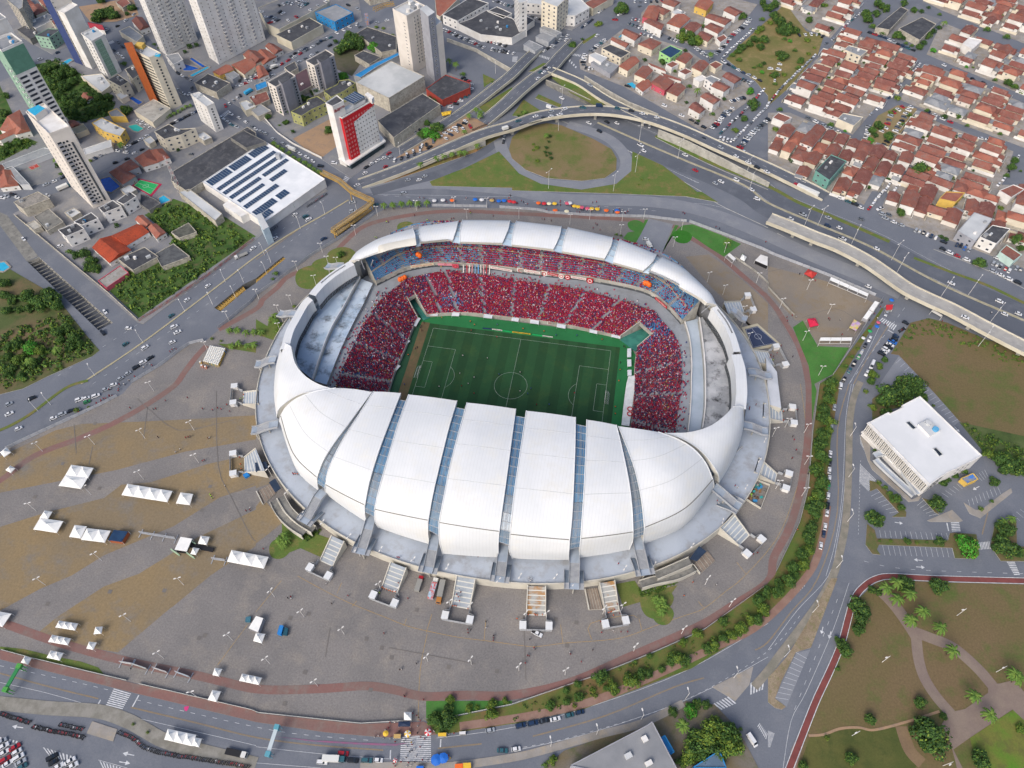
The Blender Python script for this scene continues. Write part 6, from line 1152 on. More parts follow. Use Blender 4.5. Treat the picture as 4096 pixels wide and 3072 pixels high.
mb.build('mast_leg',r)
for i in range(14):
 mb = MB(); z0,z1 = i*H/14,(i+1)*H/14; f = lambda z: 1.6-1.1*z/H; m = RED if i % 2 else WHITEW
 for k in range(4):
  a,b = k*math.pi/2+.4,(k+1)*math.pi/2+.4; mb.tube([p0+V((f(z0)*math.cos(a),f(z0)*math.sin(a),z0)),p0+V((f(z1)*math.cos(b),f(z1)*math.sin(b),z1))],.07,m,3)
 mb.build('brace',r)
# rows of tiled houses
HP = []
def mkhouse(k):
 rr = random.Random(100+k); w,d = rr.uniform(7.2,8.8),rr.uniform(9.5,13.5); two = rr.random() < .3; h = 5.8 if two else 3.2; wm = [WHITEW,WHITEW,CREAMW,CREAM2,YELW if k % 5 == 0 else WHITEW][k % 5]; rm = [TILE,TILE3,TILE2,TILE,TILE3,GROOF if k == 11 else TILE][k % 6]
 me = {}; mb = MB(); mb.box((0,0,0),(w,d,h),wm); gw = rr.random() < .5
 rise = rr.uniform(1.3,2.1); ov = .5; hx,hy = w/2+ov,d/2+ov
 if k % 3 != 2: mb.add([(-w/2,-d/2,h),(w/2,-d/2,h),(0,-d/2,h+rise*.9),(-w/2,d/2,h),(w/2,d/2,h),(0,d/2,h+rise*.9)],[(0,1,2),(4,3,5)],wm)
 me['wall'] = mb.mesh('wall'); rb = MB(); hp = 0 if k % 3 != 2 else hx*.9
 rb.add([(-hx,-hy,h),(hx,-hy,h),(hx,hy,h),(-hx,hy,h),(0,-hy+hp,h+rise+.1),(0,hy-hp,h+rise+.1)],[(3,0,4,5),(1,2,5,4),(0,1,4),(2,3,5)],rm); rb.add([(-hx,-hy,h-.12),(hx,-hy,h-.12),(hx,hy,h-.12),(-hx,hy,h-.12)],[(3,2,1,0)],rm); me['roof'] = rb.mesh('roof')
 ab = MB(); ax = rr.choice((-1,1))*w*.18; ab.box((ax,-d/2-1.9,0),(w*.62,3.8,2.6),wm); me['annex_wall'] = ab.mesh('annex_wall'); ar = MB(); ar.add([(ax-w*.35,-d/2-4.1,2.7),(ax+w*.35,-d/2-4.1,2.7),(ax+w*.35,-d/2+.1,3.25 if not two else 3.7),(ax-w*.35,-d/2+.1,3.25 if not two else 3.7)],[(0,1,2,3)],[rm,TILE2,rm,GROOF][k % 4]); me['annex_roof'] = ar.mesh('annex_roof')
 yb = MB()
 for a,b in (((-w/2-1,-d/2-5),(w/2+1,-d/2-5)),((-w/2-1,-d/2-5),(-w/2-1,d/2+2)),): yb.beam((*a,.9),(*b,.9),.2,1.8,[WHITEW,CREAMW,STW][k % 3])
 me['yard_wall'] = yb.mesh('yard_wall')
 ws = [((-w/4,-d/2,h-1.9),0),((w/4,-d/2,h-1.9),0),((w/2,-d/4,h-1.9),math.pi/2),((w/2,d/4,h-1.9),math.pi/2),((-w/2,d/4,h-1.9),-math.pi/2)]
 return me,ws,w,d,('two-storey ' if two else '')+{0: 'white',1: 'white',2: 'cream',3: 'beige',4: 'white'}[k % 5] if not (k % 5 == 4 and wm is YELW) else 'yellow',{TILE: 'red',TILE2: 'orange',TILE3: 'brown-red'}.get(rm,'grey')+(' hipped' if k % 3 == 2 else ' gabled')
HP = [mkhouse(k) for k in range(16)]; HW = unitwin('window',WHITEW,GLASS,1); TNK = mat('tank_pale','9fb8c8')
HS = []
def fillb(key,d0,d1,lw,ld,name,poly=None,skip=.06):
 P = [p.xy for p in G(poly or RB[key])]; a,b = g1(d0),g1(d1); ax = (b-a).normalized(); ay = V((-ax.y,ax.x,0)); us = [V((p[0],p[1],0)).dot(ax) for p in P]; vs = [V((p[0],p[1],0)).dot(ay) for p in P]; rr = random.Random(hash(key) % 999 if 0 else sum(map(ord,key)))
 v = min(vs)+ld*.5; row = 0
 while v < max(vs):
  u = min(us)+lw*.5; k = 0
  while u < max(us):
   c = ax*(u+rr.uniform(-.6,.6))+ay*(v+rr.uniform(-1,1))
   ok = all(inpoly(c.x+dx*ax.x+dy*ay.x,c.y+dx*ax.y+dy*ay.y,P) for dx,dy in ((-lw*.3,-ld*.28),(lw*.3,-ld*.28),(lw*.3,ld*.28),(-lw*.3,ld*.28)))
   if ok and rr.random() > skip:
    HS.append((c.x,c.y,math.atan2(ax.y,ax.x)+(math.pi if row % 2 else 0)+rr.choice((0,0,0,math.pi/2))*(1 if lw > 9.1 else .0)+rr.uniform(-.05,.05),rr.randrange(16),name,row,k,rr.uniform(.82,1.08))); k += 1
   u += lw
  if k: row += 1
  v += ld
fillb('Q1','30 200,850','30 700,270',8.9,16,'block beside the walled school'); fillb('Q2','30 1380,580','30 1100,920',9,16.5,'block right of pocket park')
fillb('Q3','30 1400,440','30 1650,200',9.3,17,'block right of the school'); fillb('Q4','30 1500,90','30 1650,-60',9.3,17,'top right corner block')
fillb('Q5','30 40,1000','30 600,1190',9,16.5,'block facing the highway'); fillb('Q6','30 1480,1060','30 1250,1430',9,16.5,'block below pocket park')
fillb('Q7','30 540,330','30 860,0',12,22,'shady block above the park',skip=.3); fillb('Q8','31 1180,290','31 1640,440',9.3,16.5,'block behind frontage road')
fillb('Q9','20 1300,-60','20 1700,-60',12,20,'top edge, north block',poly='20 1350,-250 2000,-250 2400,-60 1800,-60 1300,-90'); fillb('Q10','30 900,-250','30 1200,-400',12,22,'blocks beyond top edge',poly='30 -200,-80 200,-250 900,-250 2300,-250 2300,-80')
solid_bld = [o for o in SC.objects if o.get('category') in ('house','building','store') and o.type == 'EMPTY']
BP = [(o.location.x,o.location.y) for o in solid_bld]
HS = [h for h in HS if all((h[0]-x)**2+(h[1]-y)**2 > 110 for x,y in BP)]
HS.sort(key=lambda h: (h[0]-CP[0])**2+(h[1]-CP[1])**2); print('houses',len(HS),'blds',len(solid_bld))
def puthouse(h,lab):
 me,ws,w,d,wc,rc = HP[h[3]]; r = empty('tiled_house',(h[0],h[1],.13),None,'house','tiled houses of the right-hand neighbourhood',h[2]); r['label'] = lab
 r.scale = (h[7],h[7]*(1.1 if h[6] % 3 else .9),.8+.35*h[7])
 for n in ('wall','roof','annex_wall','annex_roof','yard_wall'): put(n,me[n],r)
 for p,a in ws[:3]: put('window',HW,r,p,a,(1.4,1,1.1))
 return r
cnt = {}
for h in HS[:290]:
 _,_,_,_,wc,rc = HP[h[3]]; key = (wc,rc,h[4],h[5]); i = cnt.get(key,0); cnt[key] = i+1
 puthouse(h,'%s house with %s roof, %s in row %s, %s' % (wc,rc,ordn(i),ORD[min(h[5],19)],h[4]))
mb = MB()
for h in HS[290:]:
 me,ws,w,d,wc,rc = HP[h[3]]; M_ = Matrix.Translation((h[0],h[1],.1)) @ Matrix.Rotation(h[2],4,'Z')
 for n in ('wall','roof','annex_wall','annex_roof'):
  for p in me[n].polygons: mb.add([M_ @ me[n].vertices[k].co for k in p.vertices],[tuple(range(len(p.vertices)))],me[n].materials[p.material_index])
if mb.v: o = mb.build('distant_houses'); tag(o,'farther tiled houses towards the top right corner','houses',kind='stuff')
gr_ = random.Random(5); NH = [(h[0]+gr_.uniform(-7,7),h[1]+gr_.uniform(-9,9),gr_.uniform(1.2,2.6),gr_.choice((0,0,1,1,2))) for h in HS if gr_.random() < .62]
# flyovers, retaining walls, bridges
def deck(name,label,s,zs,w,th=1.2,m=ASPH2,pier=None,barrier=CONCB,cat='flyover',bw=.35,lanes=True):
 P = smoothline(G(s,zs),5); r = empty(name,P[len(P)//2]*1.0-V((0,0,P[len(P)//2].z)),label,cat); a,b = offs(P,w/2),offs(P,-w/2); d = V((0,0,-th)); mb = MB(); mb.grid([b,a],m)
 mb.grid([a,[p+d for p in a]],CONC); mb.grid([[p+d for p in b],b],CONC); mb.grid([[p+d for p in a],[p+d for p in b]],CONC); mb.build('road_deck',r)
 for e,sg in ((a,1),(b,-1)):
  f = MB(); i_ = offs(e,-sg*bw); u = V((0,0,.85)); f.grid([[p+u for p in e],e],barrier); f.grid([i_,[p+u for p in i_]],barrier); f.grid([[p+u for p in i_],[p+u for p in e]],barrier)
  f.grid([[p+V((0,0,.1))+(p-q)*.4 for p,q in zip(e,i_)],[p+d*1.2+(p-q)*.3 for p,q in zip(e,i_)]],barrier); f.build('barrier',r)
 if lanes:
  f = MB(); dash(f,P,.14,WHITEP,.05,3,5); dash(f,offs(P,w/2-.8),.14,WHITEP,.05); dash(f,offs(P,-w/2+.8),.14,WHITEP,.05); f.build('lane_line',r)
 for t in (pier or []):
  q = unp(PX(t)[0],0); f = MB(); i = min(range(len(P)),key=lambda k: (P[k].xy-q.xy).length); c = P[i]; t_ = (P[min(i+1,len(P)-1)]-P[max(i-1,0)]).normalized(); n = V((-t_.y,t_.x,0))
  f.box((c.x,c.y,0),(2.0,2.6,c.z-th-.8),CONC,math.atan2(t_.y,t_.x)); f.beam(c-n*w*.42-V((0,0,th+.4)),c+n*w*.42-V((0,0,th+.4)),1.6,.9,CONC); f.build('pier',r)
 return P,r
FLY = deck('flyover','curved concrete flyover above the sunken highway, full of slow cars','10 900,1590 1150,1500 1400,1400 1900,1180 2212,1085 20 250,1000 600,955 900,962 1200,1025 1500,1135 1800,1270 2212,1450 30 350,1620 500,1700',[.4,2,3.2,6.2,7,7.2,7.2,7.2,7,6.6,5.6,3.6,1.6,.5],10.5,pier=['20 0,1140','20 370,1060','20 700,1050','20 1100,1090'])
OVR = deck('road_bridge','road bridge over the sunken highway at the top of the interchange','20 -250,1060 -60,900 80,770 230,650 330,590 430,480 560,350',[.5,4,6,6.2,6,3,.4],11,pier=['20 210,800'])
deck('slip_road_bridge','curved slip road joining the flyover from the road bridge','20 330,605 420,640 600,720 800,850 1000,950 1150,1015',[6,5.8,5.4,5.8,6.6,6.9],8,lanes=False)
deck('road_bridge','second road bridge with a lamp, left of the first one','10 1250,1300 1500,1150 1800,960 2100,730 2212,640 20 120,520 230,420',[.3,.5,1,4,5,3,.5],9)
RF = deck('flyover','long pale flyover under construction along the right highway, ending in mid-air','31 10,225 200,300 400,385 620,470 850,590 1000,690 1200,830 1400,930 1600,1020 1900,1180 2212,1340 2500,1480 2900,1680',[6.5]*13,10,m=mat('deck_pale','a3a19c','949390',scale=.15,fine=.06),pier=['31 190,385','31 380,465','31 745,660','31 1175,920','31 1680,1195','31 2130,1400'])
def rwall(label,foot,top,m=CONC,z=None):
 A,B = G(foot,0),PX(top); r = empty('retaining_wall',A[len(A)//2],label,'wall'); hs = []
 for i,(p,t) in enumerate(zip(A,B)):
  h = min([x*.25 for x in range(2,40)],key=lambda hh: (unp(t,hh).xy-p.xy).length); hs.append(h)
 mb = MB(); T = [V((p.x,p.y,h)) for p,h in zip(A,hs)]; mb.grid([A,T],m); Bk = offs(A,.6); mb.grid([[V((q.x,q.y,h)) for q,h in zip(Bk,hs)],Bk],m); mb.grid([T,[V((q.x,q.y,h)) for q,h in zip(Bk,hs)]],CONCB); mb.build('wall_face',r); return T
rwall('long retaining wall with graffiti above the highway','20 620,705 820,830 1000,925 1260,1010','20 610,655 820,780 1000,880 1250,985',CONC); rwall('grey retaining wall beside the right highway, under the flyover ramp','20 1255,1185 1500,1290 1800,1435 2212,1620','20 1262,1120 1500,1215 1800,1365 2212,1580',CONC)
rwall('retaining wall under the grass wedge of the interchange','20 290,735 480,830 700,925','20 320,690 500,770 700,880',CONCD); rwall('retaining wall along the underpass at the top','10 1650,360 1900,450 2212,640','10 1640,330 1900,420 2212,600',CONC); rwall('low retaining wall of the left flyover ramp','10 1450,1440 1700,1350 1985,1260','10 1450,1400 1700,1300 1985,1215',CONC)
o = sheet('grass_wedge',G('20 340,672 430,662 600,735 760,820 865,905 700,905 500,800',4.6),GRASS,4.6)
YB = empty('footbridge',g1('10 800,1620'),'mustard yellow steel footbridge crossing the avenue, with a ramp down to the pavement','footbridge')
def ydeck(s,zs,w=2.6):
 P = G(s,zs); mb = MB(); a,b = offs(P,w/2),offs(P,-w/2); mb.grid([b,a],mat('deck_tan','9c8f74','8f8268',scale=.3)); mb.grid([[p-V((0,0,.5)) for p in a],[p-V((0,0,.5)) for p in b]],YEL); mb.build('deck',YB)
 for e in (a,b):
  f = MB()
  for p,q in zip(e,e[1:]):
   f.beam(p+V((0,0,1.3)),q+V((0,0,1.3)),.25,.3,YEL); f.beam(p-V((0,0,.2)),q-V((0,0,.2)),.3,.6,YEL); n = max(2,int((q-p).length/2.2))
   for k in range(n): f.beam(p.lerp(q,k/n),p.lerp(q,(k+.5)/n)+V((0,0,1.3)),.12,.12,YEL); f.beam(p.lerp(q,(k+.5)/n)+V((0,0,1.3)),p.lerp(q,(k+1)/n),.12,.12,YEL)
  f.build('truss',YB)
ydeck('10 565,1490 720,1565 11 830,0 1010,82',[6.5]*4,3); ydeck('11 1010,82 960,130 660,335',[6.5,6.2,3.2]); ydeck('11 660,335 690,365 985,150',[3.2,3.0,.3])
for s in ('10 575,1500','11 815,10','11 1000,90','11 800,230','11 670,335'): p = g1(s,6); f = MB(); f.tube([(p.x,p.y,0),(p.x,p.y,3 if '670' in s or '800' in s else 6)],.35,YEL); f.build('column',YB)
# vehicles
def carmesh(kind,paint,pn):
 """body with bonnet and boot, tapered cabin; facing +x"""
 L,W,H,hz,prof,cab = {'hatchback': (3.9,1.7,1.48,.88,[(-1.95,.55),(-1.85,.9),(-.9,.95),(.75,.95),(1.75,.78),(1.95,.5)],(-1.75,-1.3,.35,1.0)),'sedan': (4.5,1.75,1.44,.86,[(-2.25,.6),(-2.15,.93),(-1.2,.95),(.8,.93),(2.05,.76),(2.25,.5)],(-1.65,-.95,.35,1.05)),
  'suv': (4.5,1.85,1.7,1.0,[(-2.25,.6),(-2.2,1.0),(-1.2,1.08),(.95,1.08),(2.1,.92),(2.25,.55)],(-2.1,-1.8,.5,1.15)),'pickup': (5.2,1.85,1.75,1.0,[(-2.6,.65),(-2.58,1.05),(-.6,1.05),(1.2,1.05),(2.45,.92),(2.6,.6)],(-.75,-.55,.75,1.35)),
  'van': (5.6,2.0,2.4,1.1,[(-2.8,.6),(-2.78,1.1),(-1.2,1.15),(1.2,1.15),(2.5,1.0),(2.8,.6)],(-2.75,-2.7,1.5,2.2))}[kind]
 mb = MB(); w = W/2; secs = []
 for x,z in prof:
  k = .88 if abs(x) > L/2-.12 else 1.0; secs.append([V((x,-w*k,.28)),V((x,-w*k,z*.75)),V((x,-w*k*.93,z)),V((x,w*k*.93,z)),V((x,w*k,z*.75)),V((x,w*k,.28))])
 mb.grid(secs,paint,True); n = len(secs); mb.add(secs[0],[(0,1,2,3,4,5)],paint); mb.add(secs[-1],[(5,4,3,2,1,0)],paint)
 a,b,c,d = cab; r = H; wt = w*.74; wb = w*.9; zb = max(z for _,z in prof)-.06
 roof = [(b,-wt,r),(c,-wt,r),(c,wt,r),(b,wt,r)]; mb.add(roof+[(b,-wt,r-.05),(c,-wt,r-.05),(c,wt,r-.05),(b,wt,r-.05)],[(0,1,2,3),(0,4,5,1),(1,5,6,2),(2,6,7,3),(3,7,4,0)],paint)
 if kind == 'pickup': mb.add([(-2.5,-w*.8,1.06),(-.85,-w*.8,1.06),(-.85,w*.8,1.06),(-2.5,w*.8,1.06)],[(0,1,2,3)],BLK)
 gb = MB(); lo = [(a,-wb,zb),(d,-wb,zb),(d,wb,zb),(a,wb,zb)]; hi = [(b,-wt,r-.02),(c,-wt,r-.02),(c,wt,r-.02),(b,wt,r-.02)]
 sm = paint if kind == 'van' else GLASS
 for i in range(4): gb.add([lo[i],lo[(i+1) % 4],hi[(i+1) % 4],hi[i]],[(0,1,2,3)],GLASS if (kind != 'van' or i == 1) else sm)
 return mb.mesh(kind),gb.mesh('windows'),(L,w)
wb_ = MB()
wb_.add([V((.32*math.cos(t),y,.32*math.sin(t))) for y in (-.1,.1) for t in [i*math.pi/5 for i in range(10)]],[(i,(i+1) % 10,(i+1) % 10+10,i+10) for i in range(10)]+[tuple(range(10))[::-1],tuple(range(10,20))],BLK); WHEEL = wb_.mesh('wheel')
PAINT = {'white': solid('paint_car_white','d4d6d8',.3,coat=.6),'silver': solid('paint_car_silver','9da3aa',.3,coat=.6),'grey': solid('paint_car_grey','5f656c',.3,coat=.6),'black': solid('paint_car_black','1c1f24',.3,coat=.6),'dark blue': solid('paint_car_blue','1f3350',.3,coat=.6),'red': solid('paint_car_red','a01c28',.3,coat=.6),'teal': solid('paint_car_teal','2f5c66',.3,coat=.6),'green': solid('paint_car_green','2f7a4a',.3,coat=.6),'yellow': solid('paint_car_yellow','d8b33a',.3,coat=.6),'blue': solid('paint_car_bright','2a64b0',.3,coat=.6)}
CM = {}
def cm(kind,col):
 if (kind,col) not in CM: CM[kind,col] = carmesh(kind,PAINT[col],col)
 return CM[kind,col]
CARS = []
crr = random.Random(21)
def rc(mix=None):
 c = crr.choices(['white','silver','grey','black','dark blue','red','teal'],mix or [46,14,8,16,6,7,3])[0]; k = crr.choices(['hatchback','sedan','suv','pickup'],[42,26,26,6])[0]; return k,c
def car(s1,s2,col=None,kind=None,z=0.0,where=''):
 """centre point and a second point the car points towards"""
 a,b = g1(s1,z),g1(s2,z); k,c = rc(); CARS.append([a.x,a.y,z,math.atan2(b.y-a.y,b.x-a.x),kind or k,col or c,where])
def crow(s,n,where,mode='L',z=0.0,fill=1.0,mix=None,jit=.25):
 """n cars along a line of points; L = nose to tail, X = side by side, D = diagonal"""
 P = G(s,z); P = rs(P,n) if n > 1 else P[:1]
 for i,p in enumerate(P):
  if crr.random() > fill: continue
  t = P[min(i+1,len(P)-1)]-P[max(i-1,0)]; h = math.atan2(t.y,t.x)+{'L': 0,'X': math.pi/2,'D': math.pi/3,'E': -math.pi/3}[mode]+crr.uniform(-.04,.04)+(math.pi if crr.random() < .3 else 0); k,c = rc(mix)
  CARS.append([p.x+crr.uniform(-jit,jit),p.y+crr.uniform(-jit,jit),z,h,k,c,where])
def cl(tile,pts,dx,dy,where,z=0.0,cols=None):
 """single cars in a tile: 'u,v' all pointing by (dx,dy)"""
 for i,t in enumerate(pts.split()):
  u,v = map(float,t.split(',')); car('%s %g,%g' % (tile,u,v),'%s %g,%g' % (tile,u+dx,v+dy),(cols or [None]*99)[i] if cols and i < len(cols) else None,z=z,where=where)
W8 = ['white']*40
B = 'black'; Wt = 'white'; DB = 'dark blue'
cl('32','625,20 570,205 543,375 535,610 530,685 527,750 527,820 520,885 517,970 510,1060 507,1115 490,1235 477,1300 453,1400',5,-40,'parked along the hedge of the right avenue',cols=[Wt,'silver','silver',Wt,B,Wt,Wt,'green',Wt,B,Wt,Wt,DB,Wt])
cl('23','75,1295 180,1275 280,1253 375,1238 495,1205 585,1180',40,-10,'parked at the kerb below the green verge',cols=[DB,DB,B,Wt,'teal',DB]); cl('23','35,1497',40,-6,'alone in the lane below the verge',cols=[Wt]); cl('13','575,1610 960,1595 840,1596 2130,1510',40,2,'stopped at the bottom avenue',cols=[Wt,'teal',B,'teal']); cl('13','1058,1593',40,3,'stopped before the wide zebra crossing',cols=[Wt]); cl('13','757,1535',40,3,'in the lane above the box truck',cols=['red']); cl('13','2025,1335',40,-8,'parked beside the food stalls',cols=['silver'])
car('23 2070,1420','23 2110,1480','white','van',where='in the lane beside the big trees at the bottom'); car('23 215,500','23 265,525','white','pickup',where='with red roof lights near the rust-stained stairs')
cl('03','25,1430 30,1480 40,1530 50,1590 75,1622',60,-38,'in the left column of the corner car park',cols=['silver',Wt,Wt,'red',Wt]); cl('03','135,1482 153,1522 168,1568 185,1612 200,1650',60,-38,'in the second column of the corner car park',cols=['red',Wt,Wt,'silver','teal']); cl('03','455,1568 465,1612',60,-35,'over the striped markings of the corner car park',cols=[B,B]); cl('03','612,1600 628,1648 505,1655',60,-38,'in the third column of the corner car park',cols=W8)
cl('31','875,1275 835,1335 808,1385 780,1430 740,1490 700,1550 655,1625',-22,45,'parked on the left of the fan street',cols=[Wt,B,'silver','green',B,'teal',B]); cl('31','1185,1135 1100,1250 1090,1275 1072,1300 1052,1325 1035,1345 1015,1365 1000,1385 978,1402',60,30,'parked side by side beside the dry field',cols=[B,DB,B,'blue',Wt,B,Wt,Wt,B]); cl('31','1020,1055 850,1570',-20,42,'in the lane of the fan street',cols=['silver',Wt]); car('31 895,1500','31 880,1540','white','van',where='parked beside the yellow-green trees'); cl('31','865,822',50,22,'on the slip road behind the white shelters',cols=[Wt])
cl('31','195,237 300,200 520,228 510,298 615,315 640,410 935,495 805,240 1580,793 1995,950 2040,1060 2160,1057',50,20,'driving on the right highway',cols=[Wt,'silver','silver',DB,Wt,Wt,Wt,'grey',Wt,Wt,Wt,Wt]); car('31 1700,1087','31 1760,1110','white','sedan',6.5,'alone on the pale flyover')
cl('31','1505,497 1565,528 1632,557 1712,590 1940,690 2008,722 2078,757 2155,787',50,20,'parked in the frontage lane',cols=[B,Wt,'red',Wt,'silver',Wt,Wt,B]); cl('31','1275,335 1308,343 1342,357 1375,373 1410,385 1447,400',20,-35,'parked side by side before the terracotta houses',cols=['silver','silver',B,Wt,DB,Wt]); cl('31','1630,460 1665,465 1697,490 1737,505',20,-35,'parked in front of the grey modern house',cols=[DB,DB,'blue','silver']); cl('31','1942,620 1975,635 2005,650 2048,668 2080,685 2145,660 2180,675',20,-35,'parked before the aqua shop',cols=['silver','silver','silver','red',Wt,'silver','grey'])
cl('31','1515,438 1085,265 1152,292 1012,232 1040,205 987,197 800,140 690,88 750,112 620,58',50,18,'parked beside the highway frontage',cols=[B,Wt,'silver','silver','grey','silver',Wt,'teal',B,Wt]); crow('31 873,145 905,110 930,70 960,35 990,0',5,'parked on the left of the short side street',mix=[5,0,0,1,0,2,1]); car('31 965,150','31 940,160','white',where='at the mouth of the short side street'); cl('31','1075,20 1740,5 1800,25 1935,75 2160,125 2140,165 2195,185 1975,575',45,20,'parked deep in the right-hand blocks')
cl('01','208,412 910,1040',28,32,'on the road left of the white flats',cols=W8); cl('01','893,1222',30,32,'waiting at the trench road mouth',cols=[B]); cl('01','1115,1182',50,0,'turning at the corner of the plot',cols=W8); cl('01','1087,1320 1257,1350 1620,937 1800,817 2190,490 1483,1075',45,-32,'driving on the left avenue',cols=['teal',Wt,Wt,Wt,Wt,'teal']); cl('01','1508,1170 1537,1215 1492,1303',45,-22,'beside the orange cones of the left avenue',cols=W8)
cl('01','1300,1440 1240,1477 1180,1520 1110,1572 1045,1617 995,1655',45,-28,'parked along the left avenue fence',cols=[B,Wt,B,'silver','silver',Wt]); cl('01','523,473',40,-14,'beside the white flats',cols=W8); cl('01','60,45 25,55 115,28 150,52 415,35',35,8,'in the far left street',cols=['silver',Wt,B,Wt,Wt])
cl('02','280,130 83,177',45,-22,'driving at the far left of the avenue',cols=[B,'silver']); cl('02','85,262 165,390',45,-22,'driving towards the left picture edge',cols=W8); cl('02','467,300 545,265 620,235 690,140 750,128 832,108 915,52 985,12',45,-18,'parked along the plaza fence at the left',cols=[Wt,'silver',B,Wt,Wt,Wt,'silver',Wt]); cl('02','755,160',45,-20,'parked behind the small round bush',cols=['green'])
cl('11','165,405 457,243 340,200',45,-25,'driving past the solar store',cols=W8); cl('11','430,218',45,-25,'beside the white car at the solar store',cols=['teal']); cl('11','835,95 835,172',50,-8,'driving under the yellow footbridge',cols=['silver','silver']); cl('11','587,410',45,-20,'below the footbridge ramp',cols=[DB]); car('11 1275,15','11 1310,5','silver','suv',where='on the avenue beyond the umbrellas'); cl('11','1025,115',40,-6,'half hidden by the footbridge',cols=['teal'])
cl('21','2115,65',45,15,'driving near the top of the highway',cols=W8); car('21 1155,412','21 1190,415','white',where='on the pale driveway behind the stadium')
cl('20','55,1050 205,1010 340,970 455,948',50,-15,'on the upper lane of the curved flyover',7.0,['teal',Wt,'silver',Wt]); cl('20','612,935 910,943 1030,963 1125,987 1250,1020',50,8,'on the crown of the curved flyover',7.0,['teal','teal',B,Wt,Wt]); cl('20','275,1027 338,1010 415,995',50,-14,'with lights in the lower lane of the flyover',7.0,[B,Wt,Wt]); cl('20','1375,1070 1510,1140 1660,1210 1800,1280 1935,1357 2040,1410 2115,1452 2200,1490',45,20,'coming down the flyover ramp',5.0,[Wt,'red',B,'silver',Wt,Wt,B,Wt]); car('20 755,922','20 800,925','dark blue','van',7.2,'on the crown of the curved flyover')
cl('20','430,852 665,1068 905,1070 820,1060 755,1140 1110,1260 1137,1308 1495,1345 1805,1573 1755,1590 1935,1560 1583,1477 2070,1645',45,22,'driving on the lower highway',cols=[Wt,Wt,Wt,B,B,Wt,Wt,Wt,Wt,'silver',Wt,'red',Wt]); cl('20','675,742',40,22,'on the slip road joining the flyover',5.5,['silver']); car('20 325,935','20 370,950','white','van',where='emerging under the flyover'); cl('20','1187,1095',5,-30,'under the flyover span',cols=[Wt])
cl('20','735,313 480,312 470,350 430,330 415,355 385,375 345,400 365,412 325,385',30,-20,'near the store lot junction',cols=[Wt,Wt,Wt,'silver','silver',DB,Wt,'silver','red']); cl('20','318,595 275,630 245,627 280,588 225,683',35,-22,'crossing the upper road bridge',6.1,[Wt,Wt,'teal',B,Wt]); cl('20','282,445 310,425 15,465',28,-22,'at the zebra of the top junction',cols=[Wt,B,Wt]); car('20 890,175','20 930,178','red','pickup',where='on the avenue beside the two street trees'); cl('20','1315,918 1465,1003',45,15,'parked under the avenue block wall',cols=W8); cl('20','1000,750',45,12,'parked beside the turquoise wall',cols=[B]); cl('20','1550,1045 1595,1072 1655,1105',45,18,'parked at the tip of the avenue block',cols=[B,B,B])
cl('10','875,1605 1105,1370 1395,1370 1705,1250 1895,1175 2075,1150 945,1500',45,-20,'around the flyover foot',cols=[Wt,Wt,Wt,B,Wt,Wt,Wt]); cl('10','1315,1560 1410,1560 1460,1527',45,-12,'on the slip road under the ramp',cols=['silver',Wt,'silver']); cl('10','955,1450 1000,1420 1055,1392 1108,1362 1160,1365 1150,1330 1120,1445',40,-25,'on the street in front of the hotel',cols=[B,Wt,Wt,B,'silver','red','red']); cl('10','2125,990 2140,1230 2145,1190',12,-35,'on the loop ramp',cols=[Wt,B,'silver'])
crow('10 1200,1390 1270,1370 1350,1340 1420,1310',5,'parked on the red earth near the hotel','D'); crow('10 1250,1370 1400,1290 1530,1230',6,'parked in the second earth row near the hotel','D'); crow('10 1350,1300 1470,1260 1500,1280',3,'squeezed beside the round green tree','D'); crow('10 1590,1175 1700,1120 1800,1070',6,'parked on the earth strip right of the tree','E'); crow('10 1640,1200 1750,1130 1850,1100',5,'parked in the outer row of the earth strip','X'); crow('10 1760,1080 1810,1050',3,'parked at the upper end of the earth strip','X')
crow('10 1215,1240 1300,1180 1400,1120',6,'parked below the long dark warehouse','X'); crow('10 1560,940 1650,900 1760,860 1830,820',8,'packed by the brick shops','X',mix=[5,2,1,3,1,8,1]); crow('10 1680,930 1780,870 1850,800 1860,740',7,'in the outer row by the brick shops','E',mix=[5,2,1,3,1,6,1]); crow('10 1790,680 1840,710',3,'beside the small round tree at the curve','X')
crow('10 280,1272 330,1300 380,1335 430,1360 490,1398',5,'queued along the solar store street',mix=[1,0,0,0,0,0,0]); crow('10 0,1120 80,1160',3,'at the far end of the solar store street'); crow('10 150,1205 230,1245',2,'under the palms of the solar store'); crow('10 560,1440 600,1470',1,'at the hotel corner'); crow('10 680,1415 700,1420',1,'in the hotel forecourt')
crow('10 0,680 250,545 400,460 560,370 650,330',13,'on the far kerb of the olive flats street',mix=[5,2,1,2,1,2,1]); crow('10 90,690 270,600 360,550 560,440 640,400',11,'on the near kerb of the olive flats street',fill=.8); crow('10 300,490 370,450 450,415 550,370 650,320',9,'on the parking deck store street',fill=.9); crow('10 700,290 870,215 900,240',5,'beside the blue-walled store','X'); crow('10 140,590 190,570',2,'beside the small orange roof')
for a,n in (('10 50,110 120,200',3),('10 150,190 200,170',4),('10 200,50 270,30',3),('10 260,25 400,60',6),('10 360,10 440,40',4),('10 210,110 260,130',3),('10 130,150 190,180',3),('10 280,180 350,150',2),('10 470,90 600,20',3)): crow(a,n,'on the open parking deck','X',z=9.05,fill=.9)
